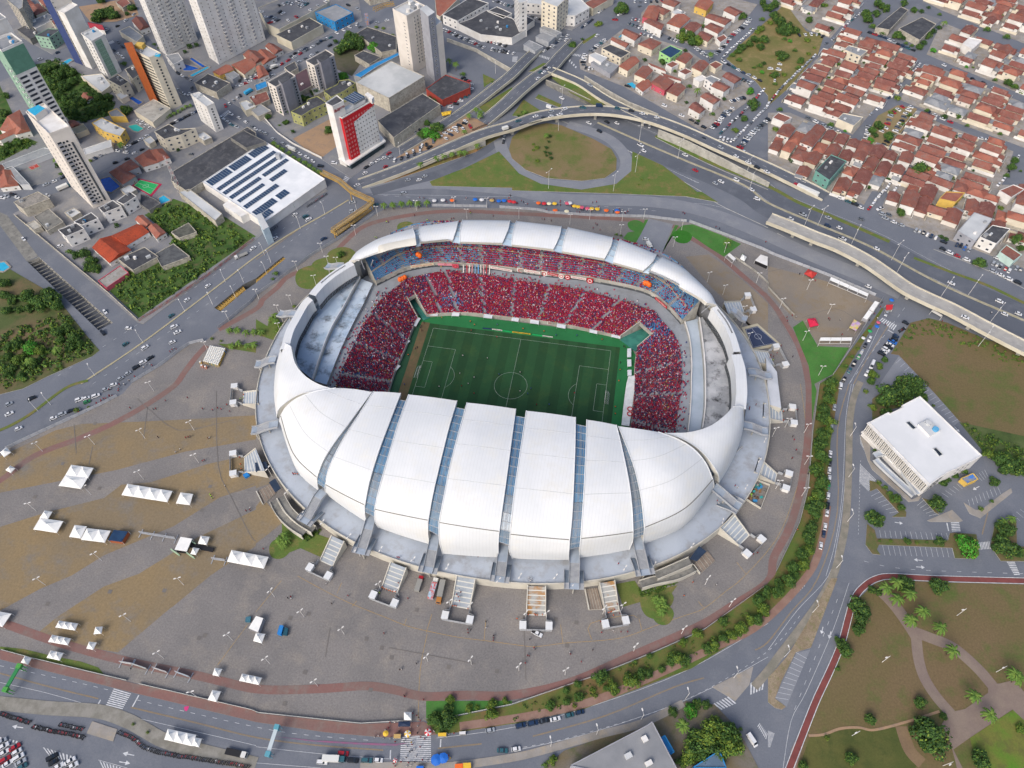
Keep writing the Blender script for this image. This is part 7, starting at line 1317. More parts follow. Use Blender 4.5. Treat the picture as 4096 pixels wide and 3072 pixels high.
crow('10 1630,260 1780,330 1970,415',16,'in the long row before the white dealership','X'); crow('10 1990,355 2160,400',8,'in the upper row before the white dealership','X'); crow('10 2040,430 2180,460',7,'in the lower row before the white dealership','X'); crow('10 1050,200 1135,180',2,'on the top avenue'); crow('10 720,20 880,80',3,'at the top avenue edge',fill=.7); crow('10 2060,10 2212,60',6,'at the top edge above the dealership','X')
crow('20 610,240 690,180',4,'beside the clinic wall',mix=[5,2,0,1,2,1,0]); crow('20 170,150 290,190',4,'between dealership and clinic'); crow('20 740,110 820,50',5,'by the long red shed','X'); crow('20 630,480 615,550 630,590',6,'on the inner side of the corner shop','X'); crow('20 640,590 700,600',3,'before the grey shop','X'); crow('20 680,450 740,400 800,350',8,'in the slanted row by the corner shop','X'); crow('20 1010,210 1120,245 1230,290 1290,300',10,'under the pink house','X'); crow('20 1040,170 1100,180',3,'left of the pink house','X'); crow('20 1110,300 1210,320',4,'behind the small pool house','X'); crow('20 1360,335 1430,360',4,'under the tall street trees','X')
crow('20 1060,20 1200,20 1290,10',6,'at the top of the avenue','X'); crow('20 930,130 1100,60',5,'behind the street trees of the avenue',fill=.7); crow('20 1590,420 1660,470 1720,500',7,'at the edge of the park, left','X'); crow('20 1760,470 1830,400 1900,310 1990,240 2050,170',16,'along the left kerb of the park street','X'); crow('20 1820,500 1880,440 1980,350 2080,260',11,'along the right kerb of the park street'); crow('20 1830,540 1900,580 1990,630 2100,680 2140,700',8,'on the curved kerb below the park'); crow('20 1990,690 2060,720',4,'beyond the curved kerb','X'); crow('20 2170,780 2120,840',3,'at the corner of the two lawns'); crow('20 1890,880 2000,850',5,'beside the blue wall lot','X'); crow('20 1860,990 1900,940',3,'in the blue wall lot','X')
crow('20 1730,1110 1800,1040 1850,970',9,'in the side-by-side row above the highway','X'); crow('20 1810,1150 1900,1060 1970,1000 2030,940',11,'on the left kerb of the park avenue'); crow('20 1920,1210 2000,1130 2100,1030 2200,930',11,'on the right kerb of the park avenue'); crow('20 1970,1280 2050,1180 2150,1090 2212,1040',15,'before the solar-roofed court house','X'); crow('20 1800,1200 1890,1220',4,'at the low end of the park avenue','X'); crow('20 2010,1320 2130,1380 30 40,1450 250,1560',10,'in the frontage lane before the tiled houses',fill=.8)
crow('30 0,910 90,790 200,680 330,560 400,490',20,'along the left kerb of the park street, upper part'); crow('30 160,870 210,760 300,670 420,560 500,510',12,'along the right kerb beside the tiled block',fill=.8); crow('30 640,260 700,200 820,100',7,'on the street towards the school'); crow('30 880,290 1000,330 1130,390 1250,440',10,'along the shady school wall',mix=[1,1,1,5,2,2,1]); crow('30 1240,640 1310,560',6,'below the wide street crossing'); crow('30 890,990 960,930 1070,820 1140,750',6,'on the left of the pocket park',fill=.8); crow('30 870,1100 850,1200 860,1260',6,'under the pocket park trees','X'); crow('30 1160,930 1060,1000 1030,1080 980,1140',8,'in the pocket park, inner row','X'); crow('30 1230,930 1180,1000 1140,1080 1000,1260',12,'in the pocket park, outer row','X')
crow('30 350,1030 470,1085 570,1130 670,1180',6,'before the beige grey-roofed house'); crow('30 1170,1410 1120,1480 1060,1580 1020,1640',8,'on the lower left side street'); crow('30 1220,1500 1170,1560 1100,1640',4,'on the lower right side street'); crow('30 900,1320 960,1340',2,'at the foot of the pocket park'); crow('30 1380,970 1500,1030 1570,1060',4,'on the street right of the pocket park',fill=.9); crow('30 1830,1200 1960,1220 2030,1240',4,'in front of the striped roofs'); crow('30 1440,530 1500,560 1680,650 1890,740 2030,810',8,'on the far cross street',fill=.8); crow('30 2160,1360 2060,1520 1990,1600',6,'on the right edge street'); crow('30 20,600 60,700 100,560',6,'inside the park edge','X'); crow('30 0,1460 60,1450 180,1510 300,1570 360,1590',6,'in the highway frontage, left part'); crow('30 440,1560 490,1600',3,'under the mint shop','X',mix=[1,0,0,2,2,2,0]); crow('30 270,310 400,300 470,320',5,'at the top corner of the park','X'); crow('30 500,380 560,345',2,'by the walled corner garden')
crow('00 990,440 1060,500',3,'between the mid-rise and the brown fin tower'); crow('00 920,265 1000,240 1060,200 1160,130',4,'on the street above the towers'); crow('00 350,520 500,460',2,'beside the walled pool'); crow('00 1020,370 1060,410',2,'at the small zebra in the upper left'); crow('00 1540,640 1650,700',4,'under the tower terrace'); crow('00 1540,780 1620,830 1660,770',4,'on the cross street by the patched garage'); crow('00 1910,660 2080,700 2212,660',8,'in the car lot of the grey carport','X'); crow('00 1860,830 1940,790 2060,750 2160,710',9,'along the top of the wide crossing'); crow('00 1950,920 2010,880 2080,830',5,'at the right of the wide crossing','D'); crow('00 1460,1090 1540,1050 1640,1000 1700,970',8,'under the beige podium deck',mix=[2,2,1,4,1,1,1]); crow('00 1920,1020 2000,1080 2050,1100',5,'by the small white block'); crow('00 2000,990 2110,1050 2180,1100',4,'past the small white block')
crow('00 1200,1050 1300,1110',4,'beside the teal pool','X',mix=[1,0,0,0,0,0,0]); crow('00 1110,1270 1220,1210 1270,1180',4,'on the motel street, far kerb',mix=[3,0,0,1,0,0,1]); crow('00 1020,1310 1180,1330 1230,1300 1290,1270 1370,1220',6,'on the motel street, near kerb'); crow('00 820,1370 890,1330 960,1300',4,'under the roof pool wall','X'); crow('00 1000,1410 1100,1380',2,'above the red hipped houses'); crow('00 400,1600 480,1570 550,1540',3,'on the street by the ball court',mix=[1,2,0,1,0,0,0]); crow('00 1650,1340 1670,1330',1,'in the yard of the dark warehouse')
CARS.sort(key=lambda c: (c[0]-CP[0])**2+(c[1]-CP[1])**2+(c[2]-CP[2])**2); seen = {}; wcount = {}
keep = []
for c in CARS:
 if all((c[0]-k[0])**2+(c[1]-k[1])**2 > 4.2 or abs(c[2]-k[2]) > 2 for k in keep): keep.append(c)
for c in keep[:300]: k = (c[5],c[4],c[6]); seen[k] = seen.get(k,0)+1
print('cars',len(keep))
for c in keep[:300]:
 x,y,z,h,kind,col,where = c; bm_,gm,(L,w) = cm(kind,col); moving = any(t in where for t in ('driving','flyover','lane of','crossing the','coming','ramp')); o = put('car' if moving else 'parked_car',bm_,None,(x,y,z+.05),h)
 k = (col,kind,where); i = wcount.get(k,0); wcount[k] = i+1; lab = '%s %s %s' % (col,kind,where) if seen[k] == 1 else '%s %s %s, %s nearest such' % (col,kind,where,ordn(i)); lab = lab.replace(', first nearest such',', nearest such')
 tag(o,lab,{'van': 'van','pickup': 'pickup'}.get(kind,'car'),where.replace(',','')+' cars'); put('window_band',gm,o)
 d = math.hypot(x-CP[0],y-CP[1])
 for sx in (-1,1):
  for sy in (-1,1): put('wheel',WHEEL,o,(sx*L*.31,sy*(w-.08),.32))
mb = MB()
for c in keep[300:]:
 bm_,gm,_ = cm(c[4],c[5]); M_ = Matrix.Translation((c[0],c[1],c[2]+.05)) @ Matrix.Rotation(c[3],4,'Z')
 for me in (bm_,gm):
  for p in me.polygons: mb.add([M_ @ me.vertices[k].co for k in p.vertices],[tuple(range(len(p.vertices)))],me.materials[p.material_index])
if mb.v: o = mb.build('distant_cars'); tag(o,'farther cars parked along the streets at the top of the picture','cars',kind='stuff')
def truck(s1,s2,L,W,H,cargo,cab,label,z=0,name='truck',flat=False,cat='truck',cabf=.24):
 a,b = g1(s1,z),g1(s2,z); h = math.atan2(b.y-a.y,b.x-a.x); r = empty(name,((a.x+b.x)/2,(a.y+b.y)/2,z+.05),label,cat,None,h); cl_ = L*cabf
 mb = MB(); mb.box((-cl_/2,0,.9),(L-cl_-.4,W,.3 if flat else H-1),cargo); put('cargo_bed' if flat else 'cargo_box',mb.mesh('cargo'),r); mb = MB(); x0 = L/2-cl_
 mb.grid([[V((x0,y,.5)) for y in (-W/2+.1,W/2-.1)],[V((x0,y,H*.78)) for y in (-W/2+.15,W/2-.15)],[V((L/2-.35,y,H*.78)) for y in (-W/2+.15,W/2-.15)],[V((L/2,y,H*.45)) for y in (-W/2+.1,W/2-.1)],[V((L/2,y,.5)) for y in (-W/2+.1,W/2-.1)]],cab,True)
 for sg in (-1,1): y = sg*(W/2-.12); mb.add([(x0,y,.5),(x0,y,H*.78),(L/2-.35,y,H*.78),(L/2,y,H*.45),(L/2,y,.5)],[(0,1,2,3,4) if sg > 0 else (4,3,2,1,0)],cab)
 put('cab',mb.mesh('cab'),r); mb = MB(); mb.add([(L/2-.3,-W/2+.3,H*.74),(L/2+.02,-W/2+.3,H*.47),(L/2+.02,W/2-.3,H*.47),(L/2-.3,W/2-.3,H*.74)],[(0,1,2,3)],GLASS); put('windscreen',mb.mesh('windscreen'),r)
 for x in (-L*.36,-L*.24,L*.36):
  for sg in (-1,1): put('wheel',WHEEL,r,(x,sg*(W/2-.2),.45),0,(1.4,1.6,1.4))
BXW = solid('cargo_white','cfd0cc'); BXG = solid('cargo_grey','8c8c88'); CRT = mat('crate_load','a9c4cc','c2563c','3f6fb8',scale=.8)
truck('13 560,1582 ','13 800,1590',9.5,2.4,3.2,BXW,PAINT['teal'],'white box truck with a teal cab on the bottom avenue'); truck('13 1395,135','13 1432,20',8,2.3,2.9,BXG,PAINT['red'],'grey box truck with a red cab below the near stairs'); truck('13 1510,205','13 1560,35',10.5,2.5,3.3,CRT,BXW,'crate-loaded truck with a white cab, middle one of the three parked'); truck('13 1620,50','13 1578,245',11,2.5,3.2,BXG,solid('cab_rust','a8733c'),'long grey box truck with a rust-orange cab beside the crate truck')
truck('03 1935,1510','03 2160,1560',9.5,2.5,2.8,BLK,BXW,'black open-bed lorry with a white cab at the kerb',flat=True); truck('01 2140,535','01 2035,580',9,2.4,2.6,BXG,BXW,'flatbed lorry driving on the left avenue',flat=True); truck('31 430,50','30 210,1610',19,2.6,3.8,BXW,PAINT['red'],'long white semi-trailer with a red cab on the frontage road',cabf=.15); truck('00 510,1650','00 600,1610',9,2.5,3.0,BXW,PAINT['teal'],'white-roofed bus beside the cream tower',name='bus',cat='bus',cabf=.12); truck('00 2110,830','00 2190,780',8,2.4,2.8,solid('bus_cyan','3a9cc8'),solid('bus_cyan2','2f8cb8'),'cyan bus at the wide crossing',name='bus',cat='bus',cabf=.12)
truck('10 120,600','10 200,570',6,2.1,2.6,BXW,BXW,'white delivery van parked on the olive flats street',name='van',cat='van',cabf=.2); truck('10 285,1290','10 350,1315',7,2.2,2.8,BXW,BXW,'white minibus on the solar store street',name='minibus',cat='bus',cabf=.15); truck('21 1165,445','21 1205,500',6,2.2,2.8,BXW,BXW,'small white truck on the pale driveway behind the stadium',cabf=.3); truck('10 2130,1130','10 2200,1110',7,2.3,2.8,BXW,DROOF,'white service truck at the start of the flyover crown',z=7,cabf=.3)
for s,hh,m,lab,nm in (('13 183,500 205,425 235,430 215,508',2.2,solid('container_blue','2a7cc0'),'bright blue container on the plaza, left of the pair','container'),('13 230,505 245,445 275,450 265,510',1.6,solid('container_teal','1f4f60'),'dark teal skip right beside the blue container','skip'),('02 2098,785 2130,765 2155,785 2115,808',1.8,MATS['container_blue'],'small blue tank beside the west gate forecourt','tank'),('03 2125,355 2165,350 2160,398 2120,395',1.2,solid('bin_teal','3f6f80'),'small teal skip left of the big box tent','skip')):
 P = G(s,hh); c = sum(P,V())/4; r = empty(nm,(c.x,c.y,.05),lab,nm); mb = MB(); mb.prism([p.xy for p in P],.25,hh,m); mb.build('box',r); mb = MB(); parapet(mb,P,hh,.12,m,.2); mb.build('lid_rim',r)
def bikemesh(c):
 mb = MB(); 
 mb.tube([(-.5,0,.55),(.1,0,.62),(.5,0,.85),(.62,0,.32)],[.12,.16,.07,.04],c,5); mb.add([(-.75,-.13,.78),(-.05,-.14,.8),(-.05,.14,.8),(-.75,.13,.78)],[(0,1,2,3)],BLK); mb.tube([(.42,-.34,1.02),(.5,0,.92),(.42,.34,1.02)],.03,STEELD,4); mb.tube([(0,0,.5),(.1,0,.8)],[.16,.2],c,6); return mb.mesh('motorbike')
BM = [bikemesh(PAINT[c]) for c in ('black','red','grey','dark blue','white')]; BC = ['black','red','grey','dark blue','white']; nb = 0
def bikes(s,n,where,ang=1.2):
 global nb
 P = rs(G(s),n)
 for i,p in enumerate(P):
  t = P[min(i+1,n-1)]-P[max(i-1,0)]; k = crr.choices(range(5),[8,4,2,2,1])[0]; o = put('motorbike',BM[k],None,(p.x+crr.uniform(-.1,.1),p.y+crr.uniform(-.2,.2),.05),math.atan2(t.y,t.x)+ang+crr.uniform(-.08,.08),1.15); tag(o,'%s motorbike, %s in the row %s' % (BC[k],ordn(i),where),'motorbike','motorbikes '+where)
  for x in (-.6,.62): put('wheel',WHEEL,o,(x,0,.3),0,(.9,.45,.9))
  nb += 1
bikes('03 0,1185 120,1225 265,1270',24,'at the lower left pavement'); bikes('03 290,1300 450,1340 600,1365 730,1400',36,'left of the concrete platform'); bikes('03 520,1285 600,1300 720,1325',14,'in the short second row'); bikes('03 1030,1350 1150,1400 1250,1480 1400,1530',30,'right of the concrete platform, first part'); bikes('03 1420,1535 1700,1580 2000,1625 2160,1650',52,'along the white rail at the bottom'); bikes('31 1130,1210 1180,1180',8,'beside the zebra at the dry field'); bikes('10 1870,1130 1960,1090 2010,1070',14,'on the red earth by the flyover'); bikes('11 440,130 520,80 610,20',16,'under the palms of the solar store'); bikes('11 130,340 185,300',5,'at the sign tower'); bikes('20 60,1095 240,1050',16,'of police at the flyover edge') if 0 else None
P = rs(G('20 70,1085 160,1072 250,1050',7),14)
for i,p in enumerate(P): o = put('motorbike',BM[0],None,(p.x,p.y,7.1),.6+crr.uniform(-.2,.2),1.15); tag(o,'black motorbike standing on the flyover, %s in its row' % ordn(i),'motorbike','motorbikes on the flyover')
# tents, umbrellas, stalls
TM = {}
def tent(s,n,label,m=TENT,z=2.6,rise=1.9,m2=None,name='tent',solidside=None):
 a,b,c,d = G(s,z); ctr = (a+b+c+d)/4; r = empty(name,(ctr.x,ctr.y,.05),label,'tent'); mb = MB()
 for i in range(n):
  p,q,u,v = a.lerp(b,i/n),a.lerp(b,(i+1)/n),d.lerp(c,(i+1)/n),d.lerp(c,i/n); k = (p+q+u+v)/4+V((0,0,rise)); mid = []
  R1 = [p,q,u,v]; R2 = [(k+(w_-k)*.45)+V((0,0,-rise*.13)) for w_ in R1]
  for j in range(4): mb.quad(R1[j],R1[(j+1) % 4],R2[(j+1) % 4],R2[j],m); mb.add([R2[j],R2[(j+1) % 4],k],[(0,1,2)],m)
 mb.build('canopy',r); mb = MB()
 for e,f in ((a,b),(b,c),(c,d),(d,a)): mb.quad(e,f,f-V((0,0,.35)),e-V((0,0,.35)),m); mb.quad(e-V((0,0,.35)),f-V((0,0,.35)),f,e,m)
 mb.build('valance',r)
 for e in [a,b,c,d]: mb = MB(); mb.tube([(e.x,e.y,.05),(e.x,e.y,z)],.06,WHITEW,4); mb.build('pole',r)
 return r
TT = [('02 615,698 808,725 760,812 565,786',2,'double-peaked white tent on the upper left, behind the hipped one'),('02 565,786 757,810 700,906 505,878',1,'wide hipped white tent joined below the double-peaked one'),('02 1100,862 1490,925 1445,1020 1050,958',4,'row of four white peaked tents on the tan paving'),('02 1560,937 1667,950 1640,1046 1520,1030',1,'single white tent right of the row of four'),
 ('02 385,1092 452,1103 415,1165 342,1155',1,'small white tent leaning on the wide one at the left'),('02 345,1157 546,1185 490,1286 287,1255',1,'wide white tent with a small tent behind it at the left'),('02 645,1218 750,1230 698,1334 597,1320',1,'single white tent joined to a double one, left of the solar canopy'),('02 750,1245 956,1268 905,1370 698,1344',2,'double white tent left of the solar canopy'),
 ('O 500,1188 580,1203 570,1228 490,1213',3,'triple white tent alone on the grey paving near the west ramp'),('02 1735,1310 1811,1320 1785,1390 1710,1378',1,'small white tent behind the black stage ramp'),('02 1668,1412 1722,1420 1692,1476 1645,1468',1,'small white tent in front of the black stage ramp'),('02 0,590 55,545 95,590 35,632',1,'white tent at the left edge by the fence'),('02 88,704 132,727 92,768 47,742',1,'small white tent beside the red path at the far left'),
 ('03 510,385 673,410 648,470 478,443',3,'upper one of two triple tents at the lower left'),('03 450,507 612,540 585,598 415,568',3,'lower one of two triple tents at the lower left'),('03 437,643 548,665 515,730 403,705',2,'double white tent on the grass edge'),('03 825,440 886,436 875,497 808,503',1,'small white tent right of the upper triple tent'),('03 770,567 834,575 805,638 746,625',1,'small white tent right of the lower triple tent'),('03 215,690 271,710 240,766 179,745',1,'white tent above the green arch'),('03 -60,297 98,325 20,440 -100,400',1,'big white tent cut by the left edge'),
 ('03 1855,793 1919,803 1890,868 1835,855',1,'small white tent beside the red path, bottom centre'),('03 2092,842 2262,878 2237,941 2066,905',3,'triple white tent beside the red path, bottom centre'),('03 1835,985 1908,997 1870,1088 1794,1070',1,'white tent against the plaza fence at the bottom'),('03 1450,1320 1695,1372 1658,1470 1418,1412',3,'triple cream tent on the avenue pavement'),('03 1685,1395 1743,1405 1718,1480 1655,1464',1,'small white tent stuck to the triple cream one'),('13 1278,1175 1343,1175 1343,1246 1278,1243',1,'white tent at the plaza gate above the zebra'),('13 0,490 78,500 50,582 -25,560',1,'white tent below the big box tent'),
 ('21 1990,535 2028,560 2008,598 1970,575',1,'small grey-white tent beside the open white box frame')]
for s,n,l in TT: tent(s,n,l)
tent('31 347,665 427,700 385,746 312,705',1,'red tent on the tan paving beside the fence',solid('tent_red','b53a34')); tent('31 340,1095 410,1088 440,1150 362,1168',1,'crimson tent at the tip of the green lawn',solid('tent_crimson','c82848'))
tent('31 745,1100 806,1136 762,1197 702,1172',1,'patchwork canopy in pastel colours by the street wall',mat('patchwork','b8a0c8','c8c050','c87888',scale=.35),rise=.4); tent('10 1600,970 1690,955 1680,985 1610,1000',3,'yellow market awnings by the brick shops',YELC,rise=.5); tent('13 1230,1255 1335,1255 1330,1300 1228,1300',1,'dark blue-black tent under the gate tent',solid('tent_black','20304a'),rise=.4)
def shelter(s,n,label,z=3.0,m=TENT,wallm=None,name='shelter',cat='shelter',slats=True):
 a,b,c,d = G(s,z); ctr = (a+b+c+d)/4; r = empty(name,(ctr.x,ctr.y,.05),label,cat)
 for i in range(n):
  p,q,u,v = a.lerp(b,i/n),a.lerp(b,(i+.96)/n),d.lerp(c,(i+.96)/n),d.lerp(c,i/n); mb = MB(); mb.prism([w_.xy for w_ in (p,q,q.lerp(u,.5) if slats else u,p.lerp(v,.5) if slats else v)],z-.15,z,m,bottom=True); mb.build('roof_panel',r)
  if slats: mb = MB(); [mb.beam(x,y,.15,.15,WHITEW) for x,y in ((p,v),(v,u),(u,q),(q,p))]; mb.build('frame',r)
 for e in (a,b,c,d): mb = MB(); mb.tube([(e.x,e.y,0),(e.x,e.y,z)],.08,WHITEW,4); mb.build('pole',r)
 if wallm: mb = MB(); mb.prism([p.xy for p in [ctr+(x-ctr)*.93 for x in (a,b,c,d)]],.1,z-.2,wallm); mb.build('wall',r)
shelter('31 545,735 872,880 852,925 522,785',4,'long white four-bay shelter frame along the fence, right'); shelter('31 455,1258 731,1258 718,1310 440,1310',3,'white three-bay shelter at the top of the bright lawn'); shelter('31 925,940 962,955 912,1032 873,1012',1,'white box kiosk by the street gate, upper one',slats=False,wallm=WHITEW,name='kiosk',cat='kiosk'); shelter('31 870,1018 906,1040 860,1103 820,1086',1,'white box kiosk by the street gate, lower one',slats=False,wallm=GREYW,name='kiosk',cat='kiosk')
shelter('21 1878,528 1936,577 1903,617 1843,562',1,'open white box frame at the end of the right lawn',m=WHITEW); shelter('21 2150,540 2212,560 2212,640 2100,590',1,'large white-roofed shelter with dark side by the right lawn',m=WHITEW,wallm=BLK,slats=False); shelter('13 0,345 65,365 20,485 -65,450',1,'big white box tent with a dark end on the plaza',z=3.4,wallm=GREYW,slats=False); shelter('02 985,1260 1110,1275 1055,1365 932,1350',1,'canopy roofed with blue solar panels over a red floor',m=SOLAR,slats=False,wallm=solid('brick_floor','9c5638'))
shelter('31 1425,1015 1512,1065 1500,1080 1412,1030',1,'narrow white canopy under the pale flyover',m=WHITEW,slats=False)
sr = empty('stage',g1('02 1600,1400'),'white-roofed stage with steel frames and a black ramp','stage'); P = G('02 1560,1320 1660,1337 1612,1446 1508,1430',4); mb = MB(); mb.prism([p.xy for p in P],3.7,4,TENT,bottom=True); mb.build('roof',sr); mb = MB(); P2 = G('02 1660,1370 1850,1415 1838,1453 1640,1410',1.2); mb.prism([p.xy for p in P2],.8,1.2,BLK); mb.build('ramp_floor',sr); mb = MB(); mb.prism([p.xy for p in G('02 1560,1340 1650,1355 1605,1460 1500,1440',1)],.1,1,BLK); mb.build('stage_floor',sr)
for e in P: mb = MB(); mb.tube([(e.x,e.y,0),(e.x,e.y,4)],.12,STEEL,4); mb.build('pole',sr)
for s in ('02 1475,1425 1545,1475','02 1610,1455 1675,1500','02 1640,1350 1690,1380'): a,b = G(s,1.5); mb = MB(); mb.beam(a,b,.5,.4,mat('truss_green','9fb79a')); mb.beam(a-V((0,0,1.2)),b-V((0,0,1.2)),.5,.3,MATS['truss_green']); mb.build('truss',sr)
def frame(s,label,m=STEEL,panel=None):
 P = G(s,1.8); r = empty('barrier_rack',P[0]-V((0,0,1.8)),label,'frame')
 mb = MB(); [mb.beam(P[0]+V((0,0,z)),P[1]+V((0,0,z)),.25,.25,m) for z in (.9,-.2,-1.2)]; mb.build('rail',r); n = max(2,int((P[1]-P[0]).length/6)+1); d = (P[1]-P[0]).normalized(); q = V((-d.y,d.x,0))
 if panel: mb = MB(); mb.beam(P[0]-V((0,0,.2)),P[1]-V((0,0,.2)),.1,2.0,panel); mb.build('board',r)
 for i in range(n): p = P[0].lerp(P[1],i/(n-1)); mb = MB(); mb.beam((p-q*2.2).xy.to_3d()+V((0,0,.2)),(p+q*2.2).xy.to_3d()+V((0,0,.2)),.35,.3,m); mb.beam((p.x,p.y,.2),(p.x,p.y,2.7),.25,.25,m); mb.build('foot',r)
frame('02 1205,1280 1510,1330','long low steel frame on feet left of the stage'); frame('02 1830,1505 1940,1520','short steel frame on feet right of the stage'); frame('03 1035,740 1130,755','steel banner frame by the gate, leftmost of four',panel=BXW); frame('03 1135,755 1265,800','steel banner frame by the gate with a cream board',panel=mat('board_cream','c8c0a0','8fae8a',scale=1)); frame('03 1320,790 1440,830','steel banner frame by the gate with an orange board',panel=mat('board_orange','c89878','b8c0b8',scale=1)); frame('03 1515,825 1635,870','steel banner frame by the gate with a blue board',panel=mat('board_blue','5aa0c8','88b8d0',scale=1))
tr_ = random.Random(4); A_,B_,C_ = G('01 1815,1330 1960,1365 1900,1520',0)[:3]; tq = G('01 1825,1345 1960,1370 1895,1515 1765,1480',0); k = 0; tm = {}
for nm,m in (('yellow',YELC),('white',BXW),('orange',ORNG),('green',solid('loo_green','2f8f6a')),('blue',MATS['container_blue'])):
 mb = MB(); mb.box((0,0,0),(1.05,1.05,2.1),m); mb.add([(-.55,-.55,2.1),(.55,-.55,2.1),(.55,.55,2.1),(-.55,.55,2.1),(-.3,-.3,2.35),(.3,-.3,2.35),(.3,.3,2.35),(-.3,.3,2.35)],[(0,1,5,4),(1,2,6,5),(2,3,7,6),(3,0,4,7),(4,5,6,7)],BXW); tm[nm] = mb.mesh('portable_toilet')
db = MB(); db.box((0,-.54,.15),(.7,.04,1.8),BXG); DM = db.mesh('door')
for i in range(8):
 for j in range(12):
  p = tq[0].lerp(tq[1],(i+.5)/8).lerp(tq[3].lerp(tq[2],(i+.5)/8),(j+.5)/12); c = 'yellow' if i == 7 or j == 11 else tr_.choice(['white','yellow','white']); c = 'green' if (i,j) in ((5,11),(3,11)) else 'blue' if (i,j) == (7,1) else c
  o = put('portable_toilet',tm[c],None,(p.x,p.y,.06),.5+tr_.uniform(-.05,.05)); tag(o,'%s portable toilet, row %s, %s from the avenue side' % (c,ORD[i],ordn(j)),'toilet','portable toilets packed by the fence'); put('door',DM,o)
for i,(s,c) in enumerate((('01 1740,1485','yellow'),('01 1752,1515','orange'),('01 1783,1525','orange'))): o = put('portable_toilet',tm[c],None,g1(s,.06),.4); tag(o,'%s portable toilet standing apart at the corner, %s one' % (c,('upper','left','lower')[i]),'toilet'); put('door',DM,o)
def umb(s,col,label,r=1.25,m2=None):
 p = g1(s,2.1); e = empty('umbrella',(p.x,p.y,.05),label,'umbrella','umbrellas of the street vendors'); mb = MB(); n = 8
 for i in range(n):
  a,b = 2*math.pi*i/n,2*math.pi*(i+1)/n; mb.add([(r*math.cos(a),r*math.sin(a),1.95),(r*math.cos(b),r*math.sin(b),1.95),(0,0,2.5)],[(0,1,2)],(m2 if m2 and i % 2 else col))
 put('canopy',mb.mesh('canopy'),e); mb = MB(); mb.tube([(0,0,0),(0,0,2.5)],.04,STEEL,4); put('pole',mb.mesh('pole'),e)
UC = {'w': WHT,'o': ORNG,'b': solid('umb_blue','2468c0'),'t': solid('umb_tan','b89a60'),'r': solid('umb_red','c03038'),'y': YELC,'p': solid('umb_pink','c85a70'),'g': solid('umb_green','2f9a58'),'c': solid('umb_cream','d8d0b0')}; UN = dict(w='white',o='orange',b='blue',t='tan',r='red',y='yellow',p='pink',g='green',c='cream')
for i,t in enumerate('11:1540,72:w 11:1615,68:w 11:1695,70:o 11:1893,62:b 11:1950,65:w 11:2038,70:t 11:2097,75:b 11:2143,72:b 11:2193,78:r 21:15,85:r 21:228,93:o 21:277,97:r 21:320,98:c 21:368,98:y 21:500,93:w 21:478,96:p 21:540,120:y 21:573,125:y 21:603,131:p 21:652,140:p 21:690,142:y 21:737,145:y 21:815,157:o 21:907,158:b 21:911,172:o 21:373,157:o 21:472,165:c'.split()):
 f,q,c = t.split(':'); umb(f+' '+q,UC[c],'%s vendor umbrella behind the far fence, %s from the left' % (UN[c],ordn(i)),1.7)
umb('13 1310,1362',YELC,'yellow and white umbrella left of the zebra',1.4,WHT); umb('13 1485,1350',UC['r'],'red and white umbrella at the top right of the zebra',1.5,WHT); umb('13 1558,1588',UC['b'],'big blue umbrella, left one of the pair at the bottom',2.3); umb('13 1618,1572',UC['b'],'big blue umbrella, right one of the pair at the bottom',2.1); umb('13 1120,1360',YELC,'yellow folded umbrella at the avenue kerb',1.2); umb('13 1202,1592',UC['r'],'red umbrella below the zebra',.9,WHT); umb('31 1070,932',UC['b'],'blue umbrella by the street vendors at the flyover',1.4); umb('31 955,1125',UC['p'],'magenta umbrella at the street gate',1.2); umb('31 943,1160',UC['b'],'light blue umbrella under the magenta one',1.3); umb('31 883,1200',UC['g'],'green umbrella beside the street wall',1.3); umb('31 825,1260',WHT,'white umbrella on the street pavement',1.2)
for s,m,l in (('13 1190,1365 1252,1365 1252,1402 1188,1402',UC['t'],'tan-roofed food cart left of the zebra'),('13 1573,1355 1648,1353 1646,1385 1573,1385',YELC,'yellow-roofed food cart right of the zebra'),('13 1757,1345 1812,1340 1812,1366 1757,1368',WHT,'white-roofed food cart right of the yellow one'),('13 1385,1640 1450,1640 1450,1665 1385,1665',UC['b'],'blue-roofed cart under the zebra'),('13 1718,1625 1790,1618 1790,1670 1718,1670',ORNG,'orange-roofed stall at the bottom edge'),('13 1790,1615 1858,1612 1862,1665 1790,1668',YELC,'yellow-roofed stall at the bottom edge'),('31 1020,975 1085,972 1075,1015 1020,1020',UC['r'],'red-topped vendor car at the flyover')): shelter(s,1,l,2.2,m,BXG,'food_stall','stall',False)
def gantry(a,b,m,m2,label,h=5.5,txt=None,up=.0):
 p,q = g1(a),g1(b); r = empty('gantry',(p+q)/2,label,'gantry'); u = V((0,0,h)); mb = MB(); mb.beam(p+u,q+u,1.6,.5,m); mb.build('crossbeam',r)
 for e in (p,q): mb = MB(); [mb.tube([e+V((dx,dy,0)),e+V((dx,dy,h))],.12,m2,4) for dx,dy in ((-.6,-.6),(.6,-.6),(.6,.6),(-.6,.6))]; mb.box((e.x,e.y,h-1),(2,2,1.6),m2); mb.build('leg',r)
 mb = MB(); mb.beam(p.lerp(q,.15)+u*.97+V((0,0,.32)),p.lerp(q,.85)+u*.97+V((0,0,.32)),1.1,.1,m2); mb.build('board',r)
gantry('03 225,810','03 110,1010',solid('arch_green','2f8049'),mat('arch_mesh','3a8f4c','5a9f44',scale=2),'bright green arch over the left end of the avenue'); gantry('13 210,1330','13 135,1560',solid('gantry_white','b8c4c8'),solid('gantry_blue','5a98a8'),'white and turquoise gantry over the bottom avenue')
